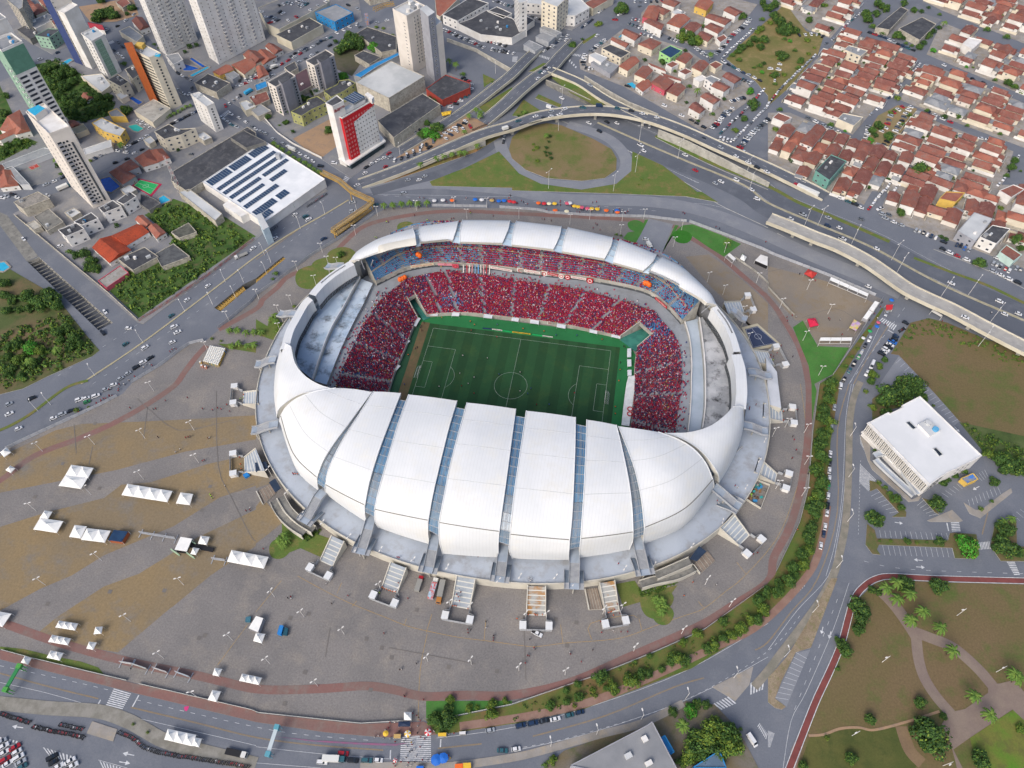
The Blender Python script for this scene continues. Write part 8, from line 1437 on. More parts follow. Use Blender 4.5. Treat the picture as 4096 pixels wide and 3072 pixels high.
r = empty('steel_bridge',g1('10 1100,80'),'rust-yellow lattice footbridge over the top avenue','footbridge'); P = G('10 1020,95 1110,55 1195,40',7); mb = MB()
for e in (offs(P,1.6),offs(P,-1.6)):
 for p,q in zip(e,e[1:]):
  for k in range(5): mb.beam(p.lerp(q,k/5),p.lerp(q,(k+.5)/5)+V((0,0,2)),.2,.2,YEL); mb.beam(p.lerp(q,(k+.5)/5)+V((0,0,2)),p.lerp(q,(k+1)/5),.2,.2,YEL)
  mb.beam(p,q,.3,.3,YEL); mb.beam(p+V((0,0,2)),q+V((0,0,2)),.3,.3,YEL)
mb.build('truss',r); mb = MB(); a = g1('10 965,210'); mb.box((a.x,a.y,0),(3,3,9),mat('mural','a88a70','5a90b8','b03a40',scale=.8),.4); mb.build('lift_tower',r)
# trees, palms, undergrowth
def leaves(mb,c,rad,n,size,rr,mats,w):
 for _ in range(n):
  v = V((rr.gauss(0,1),rr.gauss(0,1),rr.gauss(0,1))).normalized(); p = c+V((v.x*rad[0],v.y*rad[0],v.z*rad[1]))*rr.uniform(.7,1.05); a = (v+V((rr.uniform(-.8,.8),rr.uniform(-.8,.8),rr.uniform(-.3,.9)))).normalized()
  t = a.cross(V((rr.random(),rr.random(),.3))).normalized(); b = a.cross(t); s = size*rr.uniform(.6,1.3); mb.add([p-t*s,p+b*s*.6,p+t*s,p-b*s*.6],[(0,1,2,3)],rr.choices(mats,w)[0])
def crownmesh(k,seed):
 rr = random.Random(seed); mb = MB(); mats = {0: LEAFS[:3],1: [LEAFS[1],LEAFS[0],LEAFS[2]],2: [LEAFS[2],LEAFS[1],LEAFS[0]],3: [LEAFS[3],LEAFS[1],LEAFS[2]]}[k]
 for i in range(15):
  a = rr.uniform(0,6.28); d = rr.uniform(0,.72); z = .78-d*.45+rr.uniform(-.3,.22); q = rr.uniform(.26,.44); leaves(mb,V((d*math.cos(a),d*math.sin(a),z)),(q,q*.8),120,.085,rr,mats,[6,3,1])
 leaves(mb,V((0,0,.6)),(.75,.5),160,.1,rr,mats,[6,3,1]); return mb.mesh('crown')
CRN = {(k,j): crownmesh(k,31*k+j) for k in range(4) for j in range(3)}
tm_ = MB(); tm_.tube([(0,0,0),(.03,0,.25),(0,.03,.5),(.05,0,.8)],[.09,.06,.05,.02],BARK,7)
for a in (0,1.6,3.1,4.6): tm_.tube([(0,0,.32),(.2*math.cos(a),.2*math.sin(a),.5),(.42*math.cos(a),.42*math.sin(a),.72)],[.045,.03,.012],BARK,5)
TRK = tm_.mesh('trunk'); NT = [0]; trr = random.Random(9); TK = {0: 'dark',1: 'mid green',2: 'yellow-green',3: 'bright green'}
TL_ = []
def tree(p,r,k,lab,grp=None,name='tree'): TL_.append((r/((p-V3).length),p,r,k,lab,grp))
V3 = V(CP)
def lowcrown(k):
 rr = random.Random(k); mb = MB()
 for i in range(8): a = rr.uniform(0,6.28); d = rr.uniform(0,.65); leaves(mb,V((d*math.cos(a),d*math.sin(a),.7-d*.3)),(.4,.34),26,.17,rr,[LEAFS[k],LEAFS[(k+1) % 3]],[3,1])
 return mb
def puttrees():
 TL_.sort(key=lambda t: -t[0]); far_ = MB(); LC = [lowcrown(k) for k in range(4)]
 for i,(_,p,r,k,lab,grp) in enumerate(TL_):
  if i < 296:
   e = empty('tree' if r >= 1.6 else 'bush',(p.x,p.y,.1),lab,'bush' if r < 1.6 else 'tree',grp,trr.uniform(0,6.28)); h = r*trr.uniform(.95,1.2); put('crown',CRN[k,trr.randrange(3)],e,(0,0,0),0,(r,r*trr.uniform(.85,1.1),h)); put('trunk',TRK,e,(0,0,0),0,(r,r,h))
  else:
   for f,m in zip(LC[k].f,LC[k].m): far_.add([(p.x+LC[k].v[j][0]*r,p.y+LC[k].v[j][1]*r,LC[k].v[j][2]*r+.2) for j in f],[(0,1,2,3)],LC[k].mats[m])
 for x,y,r,k in NH:
  for f,m in zip(LC[k].f,LC[k].m): far_.add([(x+LC[k].v[j][0]*r,y+LC[k].v[j][1]*r,LC[k].v[j][2]*r+.2) for j in f],[(0,1,2,3)],LC[k].mats[m])
 o = far_.build('small_greenery'); tag(o,'small garden trees and bushes scattered between houses and roads','greenery',kind='stuff')
def trees(where,s):
 """'tile u,v,r,k ...' crown centres"""
 fr = 'O'; c = {}
 for t in s.split():
  if ',' not in t: fr = t; continue
  u,v,r,k = t.split(','); r = float(r); k = int(k); p = unp(_map(fr,float(u),float(v)),r*.7); i = c.get(k,0); c[k] = i+1
  tree(p,r,k,'%s %s %s, %s of its colour' % (TK[k],'bush' if r < 1.6 else 'tree',where,ordn(i)),'trees '+where)
def treeline(where,s,step,r0,r1,ks,jit=2.0):
 P = resample(G(s,2),step); c = {}
 for p in P:
  k = trr.choice(ks); r = trr.uniform(r0,r1); q = p+V((trr.uniform(-jit,jit),trr.uniform(-jit,jit),0)); i = c.get(k,0); c[k] = i+1
  tree(q,r,k,'%s tree %s, %s of its colour' % (TK[k],where,ordn(i)),'trees '+where)
treeline('in the hedge row of the right avenue','32 560,20 500,90 530,160 480,250 520,330 490,400 510,480 470,560 480,640 440,740 450,820 430,900 440,980 400,1060 420,1150 360,1200 380,1280 340,1380 320,1480 290,1540 240,1620 23 2150,230 2160,330',4.0,2.8,4.4,[0,1,1,2],1.8)
trees('on the curved verge','23 2130,380,3.4,1 2060,370,3.2,2 1990,450,3.6,2 1900,510,3,2 1830,540,2.6,1 1750,590,3.6,2 1690,620,3,1 1830,380,2.6,1 1610,490,2.8,2 1480,570,2.4,2 1190,695,2,1 1420,700,4,2 1490,720,3.4,0 1380,740,3,1 1295,800,2.3,1 1180,840,2.6,0 1110,850,3,1 1040,900,4,2 1000,880,2.6,0 870,960,3.6,2 765,865,4,1 820,970,1.8,1 565,935,2.4,1 470,985,2,1 575,1050,2.6,1 470,1090,2.3,1 335,1125,2.5,1 720,1030,1.3,2 540,1120,1.2,2 700,980,1.5,2 1060,740,1.4,1')
trees('on the lawn by the plaza gate','13 1660,1150,2.7,0 1680,1070,2.3,2 1660,1240,4.4,0 1550,1250,3.6,1 1600,1290,3,0 1560,1190,2,1 1840,1145,2.2,2 1910,1130,1.2,2 2040,1110,2.8,2 2030,1195,3.2,2 2155,1080,1.8,2')
trees('around the white office','32 1060,90,7.5,0 1180,60,6.5,0 1290,40,5,0 1340,110,4,0 990,140,3.5,0 845,60,1.7,2 905,195,2.7,2 1030,240,3.5,0 920,570,1.3,1 960,850,1.5,2 1010,890,1.8,1 1050,940,2,1 1100,990,3.3,1 1155,1065,2.4,1 1470,1030,5,0 930,1165,5.2,0 1200,1355,2.2,1 960,1355,1,1 1060,1355,1,2 1285,1370,1.1,2 1370,1365,1,1 1490,1355,3,0 1740,1390,6.3,3 1650,1330,2.4,1 2060,1250,5,0 2050,1400,5.5,0 1990,1340,3,0 2150,1440,4,0 1700,755,2,1 1620,790,2.3,0 1520,850,2.6,0 1560,820,2,0 1840,1075,1.5,2 1930,1010,1.3,1 1430,185,1,2 1960,840,3.2,0')
trees('beside the dry field','31 1015,1445,2.5,1 965,1500,2.6,2 915,1575,3.2,2 895,1635,3,1 725,1420,1.7,1 672,1500,1.7,1 780,1350,1.2,2 550,1640,4,1 1190,1640,6.5,0 1290,1640,5,0 32 1990,640,4,0 1900,600,3.5,2 2100,690,6.5,0 2050,640,5,1 2180,720,4.5,0')
trees('in the park at the lower right','33 1200,70,5,0 1480,75,5,0 770,240,4,0 820,300,4.6,0 800,380,4,0 780,460,3.4,0 650,590,3.2,0 680,660,3.6,1 600,550,2,1 600,800,1.4,1 1320,1100,3.5,1 880,1240,3.2,1 1400,1350,7.5,0 1450,1450,6,0 1330,1300,4,0 1245,1330,1.8,2 510,1395,1.2,2 730,1570,3,1 1520,1210,2,0 1840,1590,4.5,0 2190,1320,2.4,2 300,1640,2.5,1 900,120,2.5,0 960,140,2,0')
trees('in the grove at the bottom','23 1745,1290,6,2 1850,1340,6,1 1880,1440,6.3,2 1700,1400,6.5,2 1600,1450,6,0 1530,1530,5,2 1780,1500,5,0 1900,1400,4,2 1650,1570,4,1 1540,1160,3.6,3 1390,1170,2.6,0 1600,1100,2.6,0 1680,1110,2.2,0 1970,1320,1.2,1 1860,1490,3.5,2 1480,1600,3,1 350,1590,2.4,2 280,1630,1.6,1')
trees('in the left wood','01 240,900,6,1 330,950,7,1 430,920,7,0 500,980,5,1 400,860,5,0 240,1000,4,0 160,1010,3,0 30,780,4.5,0 40,880,4,1 100,920,4,0 60,1020,3.5,0 150,1300,4,1 260,1330,5.5,3 330,1360,4.5,2 80,1330,4,1 150,1440,4,2 60,1420,3.5,0 270,1480,4,0 500,1200,4.5,0 580,1170,4,0 640,1260,4.5,1 600,1330,4,0 520,1280,3.5,1 690,1310,3.2,1 100,1520,3,0 60,1580,3,1 180,1580,2.6,1 280,1610,1.6,2 480,1530,1.5,2 530,1520,1.3,2 650,540,3.5,0 720,520,4.5,0 790,590,4.5,1 830,650,4,1 760,640,4,0 590,510,2.5,1 1010,280,2.5,0 1100,400,1,1')
trees('in the wild wood behind the cream tower','00 380,600,6,0 450,570,5,0 500,640,6.5,0 560,590,5,0 620,620,5,0 450,720,6.5,0 540,740,6,0 620,700,5,1 400,680,5,0 500,820,5,0 570,870,5.5,1 640,880,5,0 560,950,5,0 640,960,5,1 720,880,4,1 780,830,4,1 850,830,5,1 860,910,5,0 780,960,5,0 900,900,4,1 930,830,4,0 720,1020,4,0 720,720,3.5,1 1090,950,5.2,1 1060,930,3.5,2 40,820,4,1 30,970,4,0 20,1040,3,0 60,1250,3.5,1 150,1220,4,1 220,1210,3,2 30,1310,4,0 90,1300,3,1 780,1385,1.7,2 1065,545,3,1 1330,380,2,1 1380,410,2.4,1 1540,375,3.5,1 1640,390,3.5,0 1700,380,3,0 1600,440,2.5,0 860,110,8,0 930,90,7,0 980,120,6,0 830,160,5,0 1140,60,4.5,0 1100,110,3,0 870,-10,5,0 500,1420,3,0 520,1500,1.8,1 1540,1290,2,0')
trees('around the flats left of the hotel','10 245,950,4,1 330,900,3.4,1 300,930,2.5,1 400,850,4,1 450,840,3,0 530,800,4,1 490,790,3,0 620,740,3.8,0 750,650,5,3 700,640,3,1 100,1000,3.3,0 260,1050,3,0 320,1130,2.2,0 620,1120,3.8,1 800,370,8.5,0 730,420,6,0 870,340,7,0 800,300,5,0 1015,400,5.8,3 690,350,3,0 900,390,5,0 200,1080,1.3,1 230,1060,1.1,1 1785,635,2.7,1 1560,850,3.5,0 1520,830,3,0 1480,1140,6,3 1560,1090,6.2,1 1430,1160,4,1 1550,1170,4,3 1480,1060,3.5,1 1580,970,2,0 2040,705,1.2,2 1160,435,2.5,1 1100,240,2,2 1040,230,2,2 1180,300,2,2')
trees('near the avenue block','20 950,60,7,1 910,90,4.5,1 755,195,3.4,2 730,210,2.5,2 530,385,3.8,1 500,390,2.5,0 610,335,2,0 1480,310,6,2 1540,290,5,1 1600,340,6,2 1480,270,4,1 1560,360,5,1 1640,220,3,1 1665,195,1.6,3 1990,130,5,1 1300,530,3.4,1 1150,510,2.5,0 1400,610,2.4,1 1415,850,2.5,3 1510,880,2,0 1530,740,2.6,1 1500,430,2.4,0 1600,990,2.5,0 1610,1040,2,0 1730,980,2.4,1 2060,780,4,3 2090,890,6,0 2010,1020,3.4,1 1930,1120,3,2 1835,850,2.2,0 2060,250,1,2')
trees('in the long park','20 2150,240,4,2 2120,270,3,2 2180,330,5,1 2100,330,4.5,0 2050,370,4,1 2150,400,4,0 1990,400,4,0 1950,440,3.5,1 1960,510,3,1 1900,470,3,1 2140,560,3,1 2180,540,2.5,0 2160,620,2.5,3 2090,580,2,1 2160,160,3,1 2190,60,4,0 2170,20,4,0 30 20,60,5,0 60,130,5,0 110,180,6,0 180,240,7,0 110,260,5,0 240,260,4,0 60,30,5,0 20,190,3,2 140,330,2.5,1 190,350,2.6,3 130,480,5,0 100,460,4,0 230,430,2.5,1 290,520,3.5,1 260,580,3,1 340,340,3,2 350,460,2.2,2 60,640,4,1 140,640,2.5,2 60,720,2.3,1 100,940,2.7,1 270,740,2.2,2 400,410,1.6,2')
trees('among the tiled blocks','30 360,170,4,1 390,30,3,2 470,40,3,1 500,40,2.5,2 430,265,2.2,1 550,240,3.3,0 720,110,3,0 860,110,5,1 870,160,5,0 900,220,3.5,1 940,110,4,0 960,30,5,0 1020,60,5,0 1180,20,4,0 1260,80,4,1 1330,90,3,0 1390,60,2.2,0 1480,120,2.2,1 990,280,2.8,1 1120,300,4.6,1 1170,320,3,0 1190,370,2.2,1 1240,390,2.2,1 1310,400,4,1 1350,360,3.5,0 1430,430,3.4,3 1390,300,4,0 1430,260,3.6,0 1480,230,3,0 1890,245,3.6,1 2060,310,3.6,1 1715,575,2,3 1960,685,2.3,1 2080,710,4,0 2130,740,3.4,1 2190,790,2.4,2 1120,840,3,2 980,780,3,0 1060,970,2.2,2 1220,990,2.4,1 960,1080,4.5,0 900,1120,4,1 930,1160,3,0 1040,1170,4.6,1 890,1210,3.4,3 1160,1070,2.5,1 540,1070,3,1 665,1130,1.7,3 650,875,1.8,0 440,770,2,1 65,1110,2.7,2 220,1190,1.8,0 360,1250,2.6,0 1530,1000,3,0 1655,995,3.4,1 1720,1080,2,1 1440,1210,2.4,0 1585,1230,1.8,1 1320,1460,7,1 1290,1490,4,0 975,1350,2.6,0 1080,1390,2,1 1090,950,2,1 1620,820,2,1 2010,840,2,0 1490,1150,1.4,1 950,640,1.8,1 2110,1440,4,1 2140,1380,3.5,1 2060,1510,2.5,1 2180,1475,1.4,1 780,1550,1.8,1 31 745,70,1.9,2 1145,170,3.6,1 1600,90,3,1 1840,600,5,1 2160,410,5.2,1 2190,480,3,0 1540,400,2.3,0 1500,380,2,0')
trees('on the loop infield','20 330,1170,1.8,0 215,1270,2.2,2 185,1295,1.4,2 300,1270,2,0 290,1310,1.8,0 330,1320,2,0 340,1360,2,0 300,1340,1.4,0 220,1385,1.9,2 185,1245,1.3,2 320,1220,1.5,0 1120,1550,1,2 1185,1553,.8,2 1095,1595,.8,2 100,970,2.2,0 60,1000,1.6,0 130,980,1.5,0 1940,1480,1,2')
trees('around the stadium plaza','11 730,535,3,1 165,700,2.2,1 140,750,1.5,1 215,1150,2.6,2 190,1190,2,2 330,985,1.4,2 01 1830,1265,1.2,2 1910,1285,1,2 02 660,220,1.8,2 765,200,1.1,2 21 900,365,1.4,1 940,375,1.2,1 21 1990,540,1,1 03 1150,1280,.8,2 1275,1350,.8,2')
puttrees()
def palmmesh(seed):
 rr = random.Random(seed); mb = MB()
 for i in range(15):
  a = i*2*math.pi/15+rr.uniform(-.2,.2); el = rr.uniform(.1,1.0); pts = [V((math.cos(a)*r,math.sin(a)*r,el*r*.9-r*r*.42)) for r in (0,.5,1,1.5,2.0,2.4)]
  for p,q in zip(pts,pts[1:]):
   n = V((-math.sin(a),math.cos(a),0)); w = .34 if p.length < 1.8 else .2; dz = V((0,0,-.16)); mb.add([p,q,q+n*w+dz,p+n*w+dz],[(0,1,2,3)],PALM); mb.add([p,p-n*w+dz,q-n*w+dz,q],[(0,1,2,3)],PALM)
 return mb.mesh('crown')
PLM = [palmmesh(i) for i in range(3)]
def palms(where,s,h=6,sc=1.0):
 fr = 'O'; i = 0
 for t in s.split():
  if ',' not in t: fr = t; continue
  u,v = map(float,t.split(',')[:2]); p = unp(_map(fr,u,v),h*sc); e = empty('palm_tree',(p.x,p.y,.1),'palm tree %s, %s one' % (where,ordn(i)),'palm','palms '+where,trr.uniform(0,6)); i += 1
  put('crown',PLM[i % 3],e,(0,0,h*sc),0,sc*1.15); mb = MB(); mb.tube([(0,0,0),(.15,.1,h*sc*.5),(0,0,h*sc)],[.24,.18,.14],BARK,6); put('trunk',mb.mesh('trunk'),e)
palms('in the lower right park','33 1120,50 1030,95 1235,150 1125,190 1350,300 1245,375 1500,440 1605,640 1790,1030 1930,1195 2140,840 2180,880',6,1.2); palms('behind the far plaza fence','11 1100,105 1180,100 1253,95 1325,85 1397,90 1475,85',5,1.0); palms('beside the solar store','11 210,150 305,95 345,45 395,25 330,60 10 150,1230 185,1260 225,1285 280,1315 320,1355 370,1375 420,1400 460,1425 500,1455 540,1480 470,1630 510,1600',5,.95)
palms('along the flyover foot','10 1415,1410 1555,1360 1625,1340 1690,1325 1760,1310 1805,1310 1910,1250 1840,990 1900,940 1940,960 1935,990 1800,1130',5,.95); palms('on the stadium lawns','12 200,1340 240,1300 230,1380 260,1340 23 1250,195 1300,210 1270,230 1320,250 1295,300 11 130,1090 160,1060 170,1110 40,1200 01 1980,1185 2045,1185 2120,1205 2190,1200 2135,1320 2055,1300 2000,1320 2190,1310',3.5,.9); palms('below the beige podium','00 1430,1005 1465,990 1500,975 1535,955 1570,935 1605,915 1640,905',3,.7); palms('among the houses','20 1605,770 1720,460 30 1530,190 1500,1140 10 1665,515 1725,545 00 480,1370 1040,1240 01 250,1450 480,1350 21 1870,420 23 1480,1290',6,1.1); palms('in the avenue grove','20 110,960 300,1160 32 2110,1160 2040,1180',4,.9)
def scrub(name,label,s,n,r0,r1,ks=(0,1,2),seed=1):
 P = [p.xy for p in G(s)]; rr = random.Random(seed); mb = MB(); xs = [p[0] for p in P]; ys = [p[1] for p in P]; k = 0
 while k < n:
  x,y = rr.uniform(min(xs),max(xs)),rr.uniform(min(ys),max(ys)); k += 1
  if inpoly(x,y,P): r = rr.uniform(r0,r1); leaves(mb,V((x,y,r*.35+.15)),(r,r*.7),26,r*.42,rr,[LEAFS[j] for j in ks],[3]*len(ks))
 o = mb.build(name); tag(o,label,'undergrowth',kind='stuff')
scrub('undergrowth','tangled green undergrowth filling the corner plot','01 1500,80 1900,220 2180,390 1230,1070 960,860 1080,720 1400,640 1500,400 1260,200',900,.8,2.2,seed=2); scrub('undergrowth','low bushes of the left wood by the avenue','01 -60,1250 560,1050 740,1250 840,1370 400,1560 100,1680 -60,1700',620,.8,2.0,seed=3)
scrub('undergrowth','dense green undergrowth behind the cream tower','00 300,560 500,520 700,640 900,800 1000,900 950,1000 780,1040 600,1050 400,760',420,1.2,2.6,(0,0,1),4); scrub('undergrowth','weeds and bushes on the right of the dry field','32 1700,350 2300,600 2300,740 2100,780 1870,600',260,.5,1.5,seed=5); scrub('undergrowth','scrub along the curved verge','23 0,1130 700,900 1650,500 2180,110 2212,330 1650,700 900,1030 0,1260',620,.3,.8,seed=6)
scrub('undergrowth','green weeds beside the villa on the left','00 -100,1180 330,1240 0,1400 -100,1420',200,.6,1.6,seed=7); scrub('hedge_row','flowering hedge along the near right ramp','23 1090,90 1110,180 1250,150 1430,60 1420,40 1250,90 1120,120',500,.35,.7,(2,1,0),8); scrub('hedge_row','yellowish hedge along the near left ramp','12 200,1130 240,1190 330,1280 440,1360 560,1290 570,1250 440,1310 330,1230 250,1140',500,.4,.8,(2,1,0),9)
scrub('weeds','green weeds along the upper edge of the dry field','31 1250,1140 1390,1100 1550,1140 1900,1290 2200,1440 2200,1520 1850,1400 1500,1250 1300,1250 1080,1400 1150,1250',420,.4,1.1,(1,2,1),12)
# lamps
def lampmesh(h,arms,ln):
 mb = MB(); mb.tube([(0,0,0),(0,0,h)],[.13,.08],WHITEW,5); hd = MB()
 for s in arms: mb.tube([(0,0,h-.4),(s*ln,0,h)],.06,WHITEW,4); hd.box((s*(ln+.35),0,h-.05),(1.0,.5,.18),WHITEW)
 return mb.mesh('pole'),hd.mesh('lamp_head')
LM = {1: lampmesh(8.5,(-1,1),.7),2: lampmesh(9,(1,),1.6),3: lampmesh(15,(-1,1),2.4)}
def lamps(kind,where,s,rz=.6):
 fr = 'O'; i = 0
 for t in s.split():
  if ',' not in t: fr = t; continue
  p = unp(_map(fr,*map(float,t.split(',')))); e = empty('street_lamp',(p.x,p.y,.05),'%s lamp %s, %s one' % ({1: 'white twin-head',2: 'slim single-arm',3: 'tall twin-arm'}[kind],where,ordn(i)),'lamp','lamps '+where,rz+trr.uniform(-.2,.2)); put('pole',LM[kind][0],e); put('lamp_head',LM[kind][1],e); i += 1
lamps(1,'on the left plaza','02 370,582 820,525 1255,470 1678,400 1718,683 1242,825 788,955 315,1098 878,1525 1330,62 03 395,80 1590,78 1130,393 1415,710 2010,555 1705,1045'); lamps(1,'on the lower plaza','13 163,183 418,357 765,508 122,760 535,952 1487,742 1862,765 1235,172 1080,120 1860,305 1683,275 23 60,820 458,855 1050,650 1463,500 1875,268 1667,75 120,370 295,370 785,330 945,300',.9)
lamps(1,'on the right plaza','32 310,422 315,697 290,968 145,375 35,455 65,905 31 100,1005 515,1055 335,845 300,1285 435,1585 21 1393,475 1685,780 1820,890 1833,525 2110,785 1137,235 1463,330 1985,1070 2050,1075 2030,1300',.3); lamps(1,'on the far and west plaza','21 950,255 500,280 670,240 60,230 935,370 11 1052,210 862,373 575,528 360,683 25,925 1388,160 1715,130 1823,235 1995,140 630,640 710,650 520,805 205,1060 215,1215 310,975 01 1980,1115 1800,1375',.2)
lamps(1,'on the near podium edge','12 140,800 300,1000 430,1190 605,1260 830,1380 1100,1490 1375,1575 1665,1640 900,1490 13 2100,95 23 70,60 370,65 530,125 22 960,1650 1210,1620 1530,1460 1790,1250 1990,960 2105,730 2150,560',1.2)
lamps(2,'along the left avenue','01 1600,1035 1950,780 1235,1300 1840,975 2105,780 825,1590 2040,920 02 330,235 440,180 11 75,545 130,610 385,320 595,190 870,160 95,710',2.3); lamps(2,'along the lower avenue','23 335,1475 730,1370 1115,1240 1500,1060 1915,880 32 710,450 695,805 685,1190 590,1590 33 385,315 140,700 10 1245,1340 2070,635',1.8); lamps(3,'along the right highway','31 1065,590 1730,890 430,290 315,290 715,460 1110,700 1490,910 1915,1130 1815,1335 20 430,905 1098,1230 1432,1370 400,1130 2020,1520 2050,1640 1065,1490 875,1655 315,1630',1.0); lamps(2,'in the lower right park','33 1632,342 985,745 1970,830 725,1380 1510,1640',3.8)
# plaza fence
PF = mat('fence_panel','a9adb3','9b9fa6',scale=.3)
def fence(label,s,h=2.3,step=4.2,m=PF,base=None):
 P = resample(G(s),step); r = empty('panel_fence',P[len(P)//2],label,'fence',None)
 for p,q in zip(P,P[1:]): mb = MB(); mb.beam(p+V((0,0,h/2+.1)),p.lerp(q,.97)+V((0,0,h/2+.1)),.08,h-.1,m); mb.build('panel',r)
 if base: mb = MB(); [mb.beam(p+V((0,0,.25)),q+V((0,0,.25)),.4,.5,base) for p,q in zip(P,P[1:])]; mb.build('base_wall',r)
fence('grey panel fence along the left avenue, far left part','02 60,565 200,495 480,365 700,265 870,185 1060,85'); fence('grey panel fence curving past the toilets','01 1140,1650 1400,1495 1560,1370 1650,1310 1780,1285'); fence('grey panel fence along the avenue beside the grass circles','01 1890,1180 2190,940 11 0,895 160,790 490,545 700,420 850,315 1050,180'); fence('grey panel fence behind the stadium, left of the gates','11 1520,125 1800,130 2030,135'); fence('grey panel fence behind the umbrellas','11 2105,140 2212,145 21 250,165 300,185 680,210 900,215 1170,220 1400,250 1530,262'); fence('grey panel fence beside the right driveway and lawn','21 1530,262 1900,400 2212,520 31 0,530 500,720 985,925',step=4.6)
fence('wall and fence along the street with the vendors','31 985,925 850,1130 700,1370 560,1580',step=3.6,base=CONC); WF = mat('wall_panel_white','b9bcba','a9adab',scale=.3)
fence('white low wall along the hedge row','32 440,0 385,400 345,900 270,1200 50,1659',1.3,3.6,WF); fence('white low wall above the curved verge','23 2180,90 1650,470 1200,670 700,870 0,1110 13 2212,1110 1700,1215',1.3,4.0,WF); fence('white low wall along the lower avenue, right part','13 1330,1250 900,1275 0,1180 03 2212,1165 1190,930',1.3,4.0,WF); fence('white low wall along the lower avenue, left part','03 1100,905 700,810 280,710 0,635',1.3,3.6,WF); fence('diagonal grey wall dividing the right plaza','21 1920,570 2100,690 2212,790 31 0,830 240,1090',1.6,3.6,CONC)
fence('weathered boundary wall of the corner plot along the avenue','01 1200,1120 1500,930 1850,690 2212,400',2.2,3.6,mat('graffiti_wall','a89f94','b07068','6f8aa0',scale=.4)); fence('pale boundary wall of the corner plot along the trench','01 1190,1110 930,870 600,600 110,190',2.0,3.8,STW); fence('long white wall beside the bare earth lot','10 0,940 180,1150 320,1250 600,1390',2.0,3.6,WHITEW)
# people
def person_mesh(shirt,legs,pose,hairm=None):
 sk = {'p': (0,0,.92),'c': (0,0,1.3),'n': (0,0,1.5),'h': (0,.02,1.66),'ht': (0,.01,1.76)}; st = .22 if pose else .03
 sk.update({'hl': (.1,0,.88),'hr': (-.1,0,.88),'kl': (.11,st*.8,.48),'kr': (-.11,-st*.3,.48),'al': (.11,st*.7,.07),'ar': (-.11,-st*1.3,.1),'tl': (.11,st*.7+.16,.04),'tr': (-.11,-st*1.3+.15,.05),'sl': (.2,0,1.42),'sr': (-.2,0,1.42),'el': (.27,-.06,1.14),'er': (-.27,.04,1.14),'wl': (.26,.12+st*.3,.93),'wr': (-.27,.16,.92)})
 E_ = 'p-c c-n n-h h-ht p-hl p-hr hl-kl hr-kr kl-al kr-ar al-tl ar-tr c-sl c-sr sl-el sr-er el-wl er-wr'.split(); R_ = dict(p=.15,c=.17,n=.06,h=.105,ht=.08,hl=.1,hr=.1,kl=.065,kr=.065,al=.045,ar=.045,tl=.04,tr=.04,sl=.07,sr=.07,el=.045,er=.045,wl=.035,wr=.035)
 ks = list(sk); me = bpy.data.meshes.new('t'); me.from_pydata([sk[k] for k in ks],[tuple(ks.index(a) for a in e.split('-')) for e in E_],[]); o = bpy.data.objects.new('t',me); COL.objects.link(o); o.modifiers.new('s','SKIN')
 for i,k in enumerate(ks): v = me.skin_vertices[0].data[i]; v.radius = (R_[k]*1.15,R_[k]); v.use_root = k == 'p'
 bpy.context.view_layer.update(); m2 = bpy.data.meshes.new_from_object(o.evaluated_get(bpy.context.evaluated_depsgraph_get())); bpy.data.objects.remove(o); m2.name = 'person'; m2.materials.clear()
 for m in (shirt,legs,SKIN,solid('hair','2c2024')): m2.materials.append(m)
 for p in m2.polygons:
  c = p.center; p.material_index = 1 if c.z < .93 and abs(c.x) < .22 else 2 if c.z < 1.12 and abs(c.x) > .2 else 3 if c.z > 1.7 or (c.z > 1.6 and c.y < -.02) else 2 if c.z > 1.5 else 0
 return m2
PM = {}
for nm,m in (('red',RED),('dark red',RED2),('white',WHT),('black',BLK),('orange',ORNG),('lime',LIME),('blue',solid('shirt_blue','2f5f9f')),('yellow',YELC)):
 for q in (0,1): PM[nm,q] = person_mesh(m,[NAVY,BLK][q],q)
prr = random.Random(77)
def people(where,s,cols='red red red white dark_red black'.split(),n=1,sp=1.5,z=.06):
 fr = 'O'; cnt_ = {}
 for t in s.split():
  if ',' not in t: fr = t; continue
  for j in range(n):
   p = unp(_map(fr,*map(float,t.split(',')[:2])),z); c = prr.choice(cols).replace('_',' '); q = prr.randrange(2); i = cnt_.get((c,q),0); cnt_[c,q] = i+1
   o = put('person',PM[c,q],None,(p.x+(prr.uniform(-sp,sp) if n > 1 else 0),p.y+(prr.uniform(-sp,sp) if n > 1 else 0),z),prr.uniform(0,6.28),1.05); tag(o,'%s person in %s top %s, %s such' % (('standing','walking')[q],c,where,ordn(i)),'person','people '+where)
people('on the upper left plaza','02 1130,213 1435,150 1625,125 1330,225 1350,220 1755,220 1840,230 1885,215 1915,225 1965,185 1990,245 1370,465 1610,470 1632,465 1650,460 1800,475 1815,470 1523,595 1560,570 1755,672 1770,665 1948,885 2130,1100 2165,1075 2165,1095'); people('in vests on the left plaza','02 1820,960 1828,975 1840,990 2110,100 2105,130 2080,140 2075,640 2085,700 2090,740 13 1035,155 1070,150 1835,355 1832,385 23 1483,175 43,375 1560,60',['orange','lime'])
people('on the lower plaza','13 305,185 308,200 278,195 612,70 655,242 797,175 1315,198 1108,500 1388,760 1245,812 1258,810 1283,1035 1288,1048 1450,1072 1390,1208 1408,1225 1830,467 1855,467 1833,495 1988,400 1988,455 2053,520 2052,540 2050,562 12 68,1430'); people('on the near right plaza','23 153,552 190,625 200,640 135,690 148,695 80,755 116,757 498,668 505,680 597,745 697,643 772,493 873,480 940,487 997,487 765,400 1763,82 32 240,577 210,460 222,490 205,648 253,230 22 2080,1475 2117,1465')
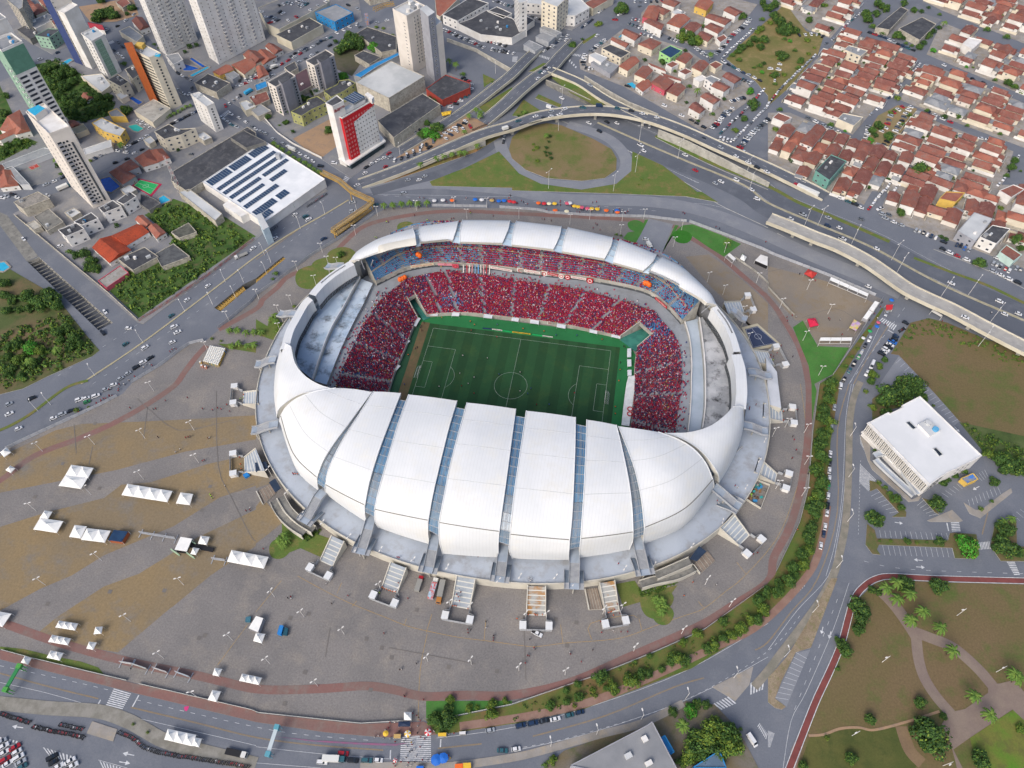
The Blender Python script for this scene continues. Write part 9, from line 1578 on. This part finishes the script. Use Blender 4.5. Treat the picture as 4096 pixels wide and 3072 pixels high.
people('on the near stairs','13 1755,125 1770,145 1735,165 1750,185 1762,190 1730,215 1760,220 1232,65 23 910,250 885,295 930,330 12 535,1010 560,940',z=2.6); people('in orange vests at the stair gates','13 1095,105 1110,115 1130,122 1150,130 1165,135 1185,140 1205,142 1700,265 1715,262 1730,265 1832,288 23 140,340 195,335 205,342 220,345 262,340 830,322 845,318 857,315 875,345 32 130,245 128,320',['orange'],z=.5)
people('on the podium deck','12 320,775 328,785 342,782 362,785 1222,1503 1238,1505 1860,1487 1920,1497 22 1925,885 1947,900 1770,1015 1783,1038 918,1558 23 150,25 160,45 175,35 22 2050,210 2048,225 2105,185','red red white orange'.split(),z=6.1); people('around the wide zebra','13 1118,1335 1145,1315 1205,1435 1300,1480 1320,1400 1345,1440 1350,1515 1370,1500 1240,1345 1395,1360 1425,1395 1500,1375 1540,1345 1400,1300 1320,1615 1305,1645 1340,1640 1375,1610 1440,1590 1255,1610 1160,1410 1105,1405 1060,1385 1025,1395 1190,1625 1205,1645 1490,1275 1420,1250 1355,1170 1357,1190 1665,1555 1680,1575 1160,1270 1200,1270 1672,1370 1712,1362','red white red white black yellow'.split()); people('crossing the wide zebra','13 1280,1430 1330,1520 1420,1480 1460,1410 1385,1560 1300,1570 1480,1600 1350,1460','red white black'.split())
people('among the vendors behind the far fence','11 1430,55 1560,85 1640,90 1820,75 1990,75 2070,85 2180,40 2170,70 21 60,95 90,100 140,100 250,110 300,105 340,110 400,105 430,100 490,130 530,140 560,150 600,160 640,170 700,165 760,150 720,105 860,165 940,175 970,180 1000,185 580,190 300,165',n=2,sp=2.0); people('at the far gates behind the roof','11 1480,250 1500,260 1690,240 1710,235 1030,400 1045,405 1130,265 1145,268 1370,210 1850,180 1855,190 2050,215 21 260,240 280,245 340,255 720,280 735,290 700,320 760,335','red red dark_red lime'.split()); people('by the right street gate','31 915,1060 870,1115 980,965 965,1000 940,1100 1010,1155 875,1190 820,1245 520,1100 530,1110 620,1110 165,1120 160,1090 205,1075 240,1085 635,1240 1500,1125 1925,1050 270,715 405,775 110,1335 105,1345 210,1430 75,1400 45,1430 20,1420 21 1475,185 1490,195 1760,310 1790,325 2190,440')
people('outside the right podium','21 2080,1395 2095,1430 2100,1445 2035,1390 31 15,1440 40,1460 32 165,235 185,230 200,310 210,325 240,230 343,780 250,1265','orange red lime black'.split()); people('on the left avenue edge','01 1265,1510 1310,1500 1495,1375 1515,1370 1165,1600 1120,1640 02 1025,60 1045,20 1080,10 985,95 960,60 940,110 905,130 880,150 845,175 710,240','red white red'.split(),n=2,sp=1.2); people('playing on the pitch','11 2082,1262 1860,1205 2000,1445 1787,1422 1762,1575 1885,1610 2100,1585 12 1583,30 1778,25 1835,5 1885,90 22 70,70 135,90 163,45 213,185 320,185 540,85 21 380,1245 70,1565','white white red blue'.split(),z=.5)
people('as a steward on the pitch edge','11 1607,1095 1853,1127 1888,1155 2085,1155 1317,1415 21 277,1212 560,1247 777,1283 95,1190 932,1545 922,1640 22 892,205 892,265 12 1285,10',['orange','orange','blue'],z=.5); people('on the warm-up side of the pitch','11 1430,1165 1425,1180 1452,1135 1435,1205 1395,1350 1380,1360 21 965,1340 975,1350 935,1480',['black'],z=.5)
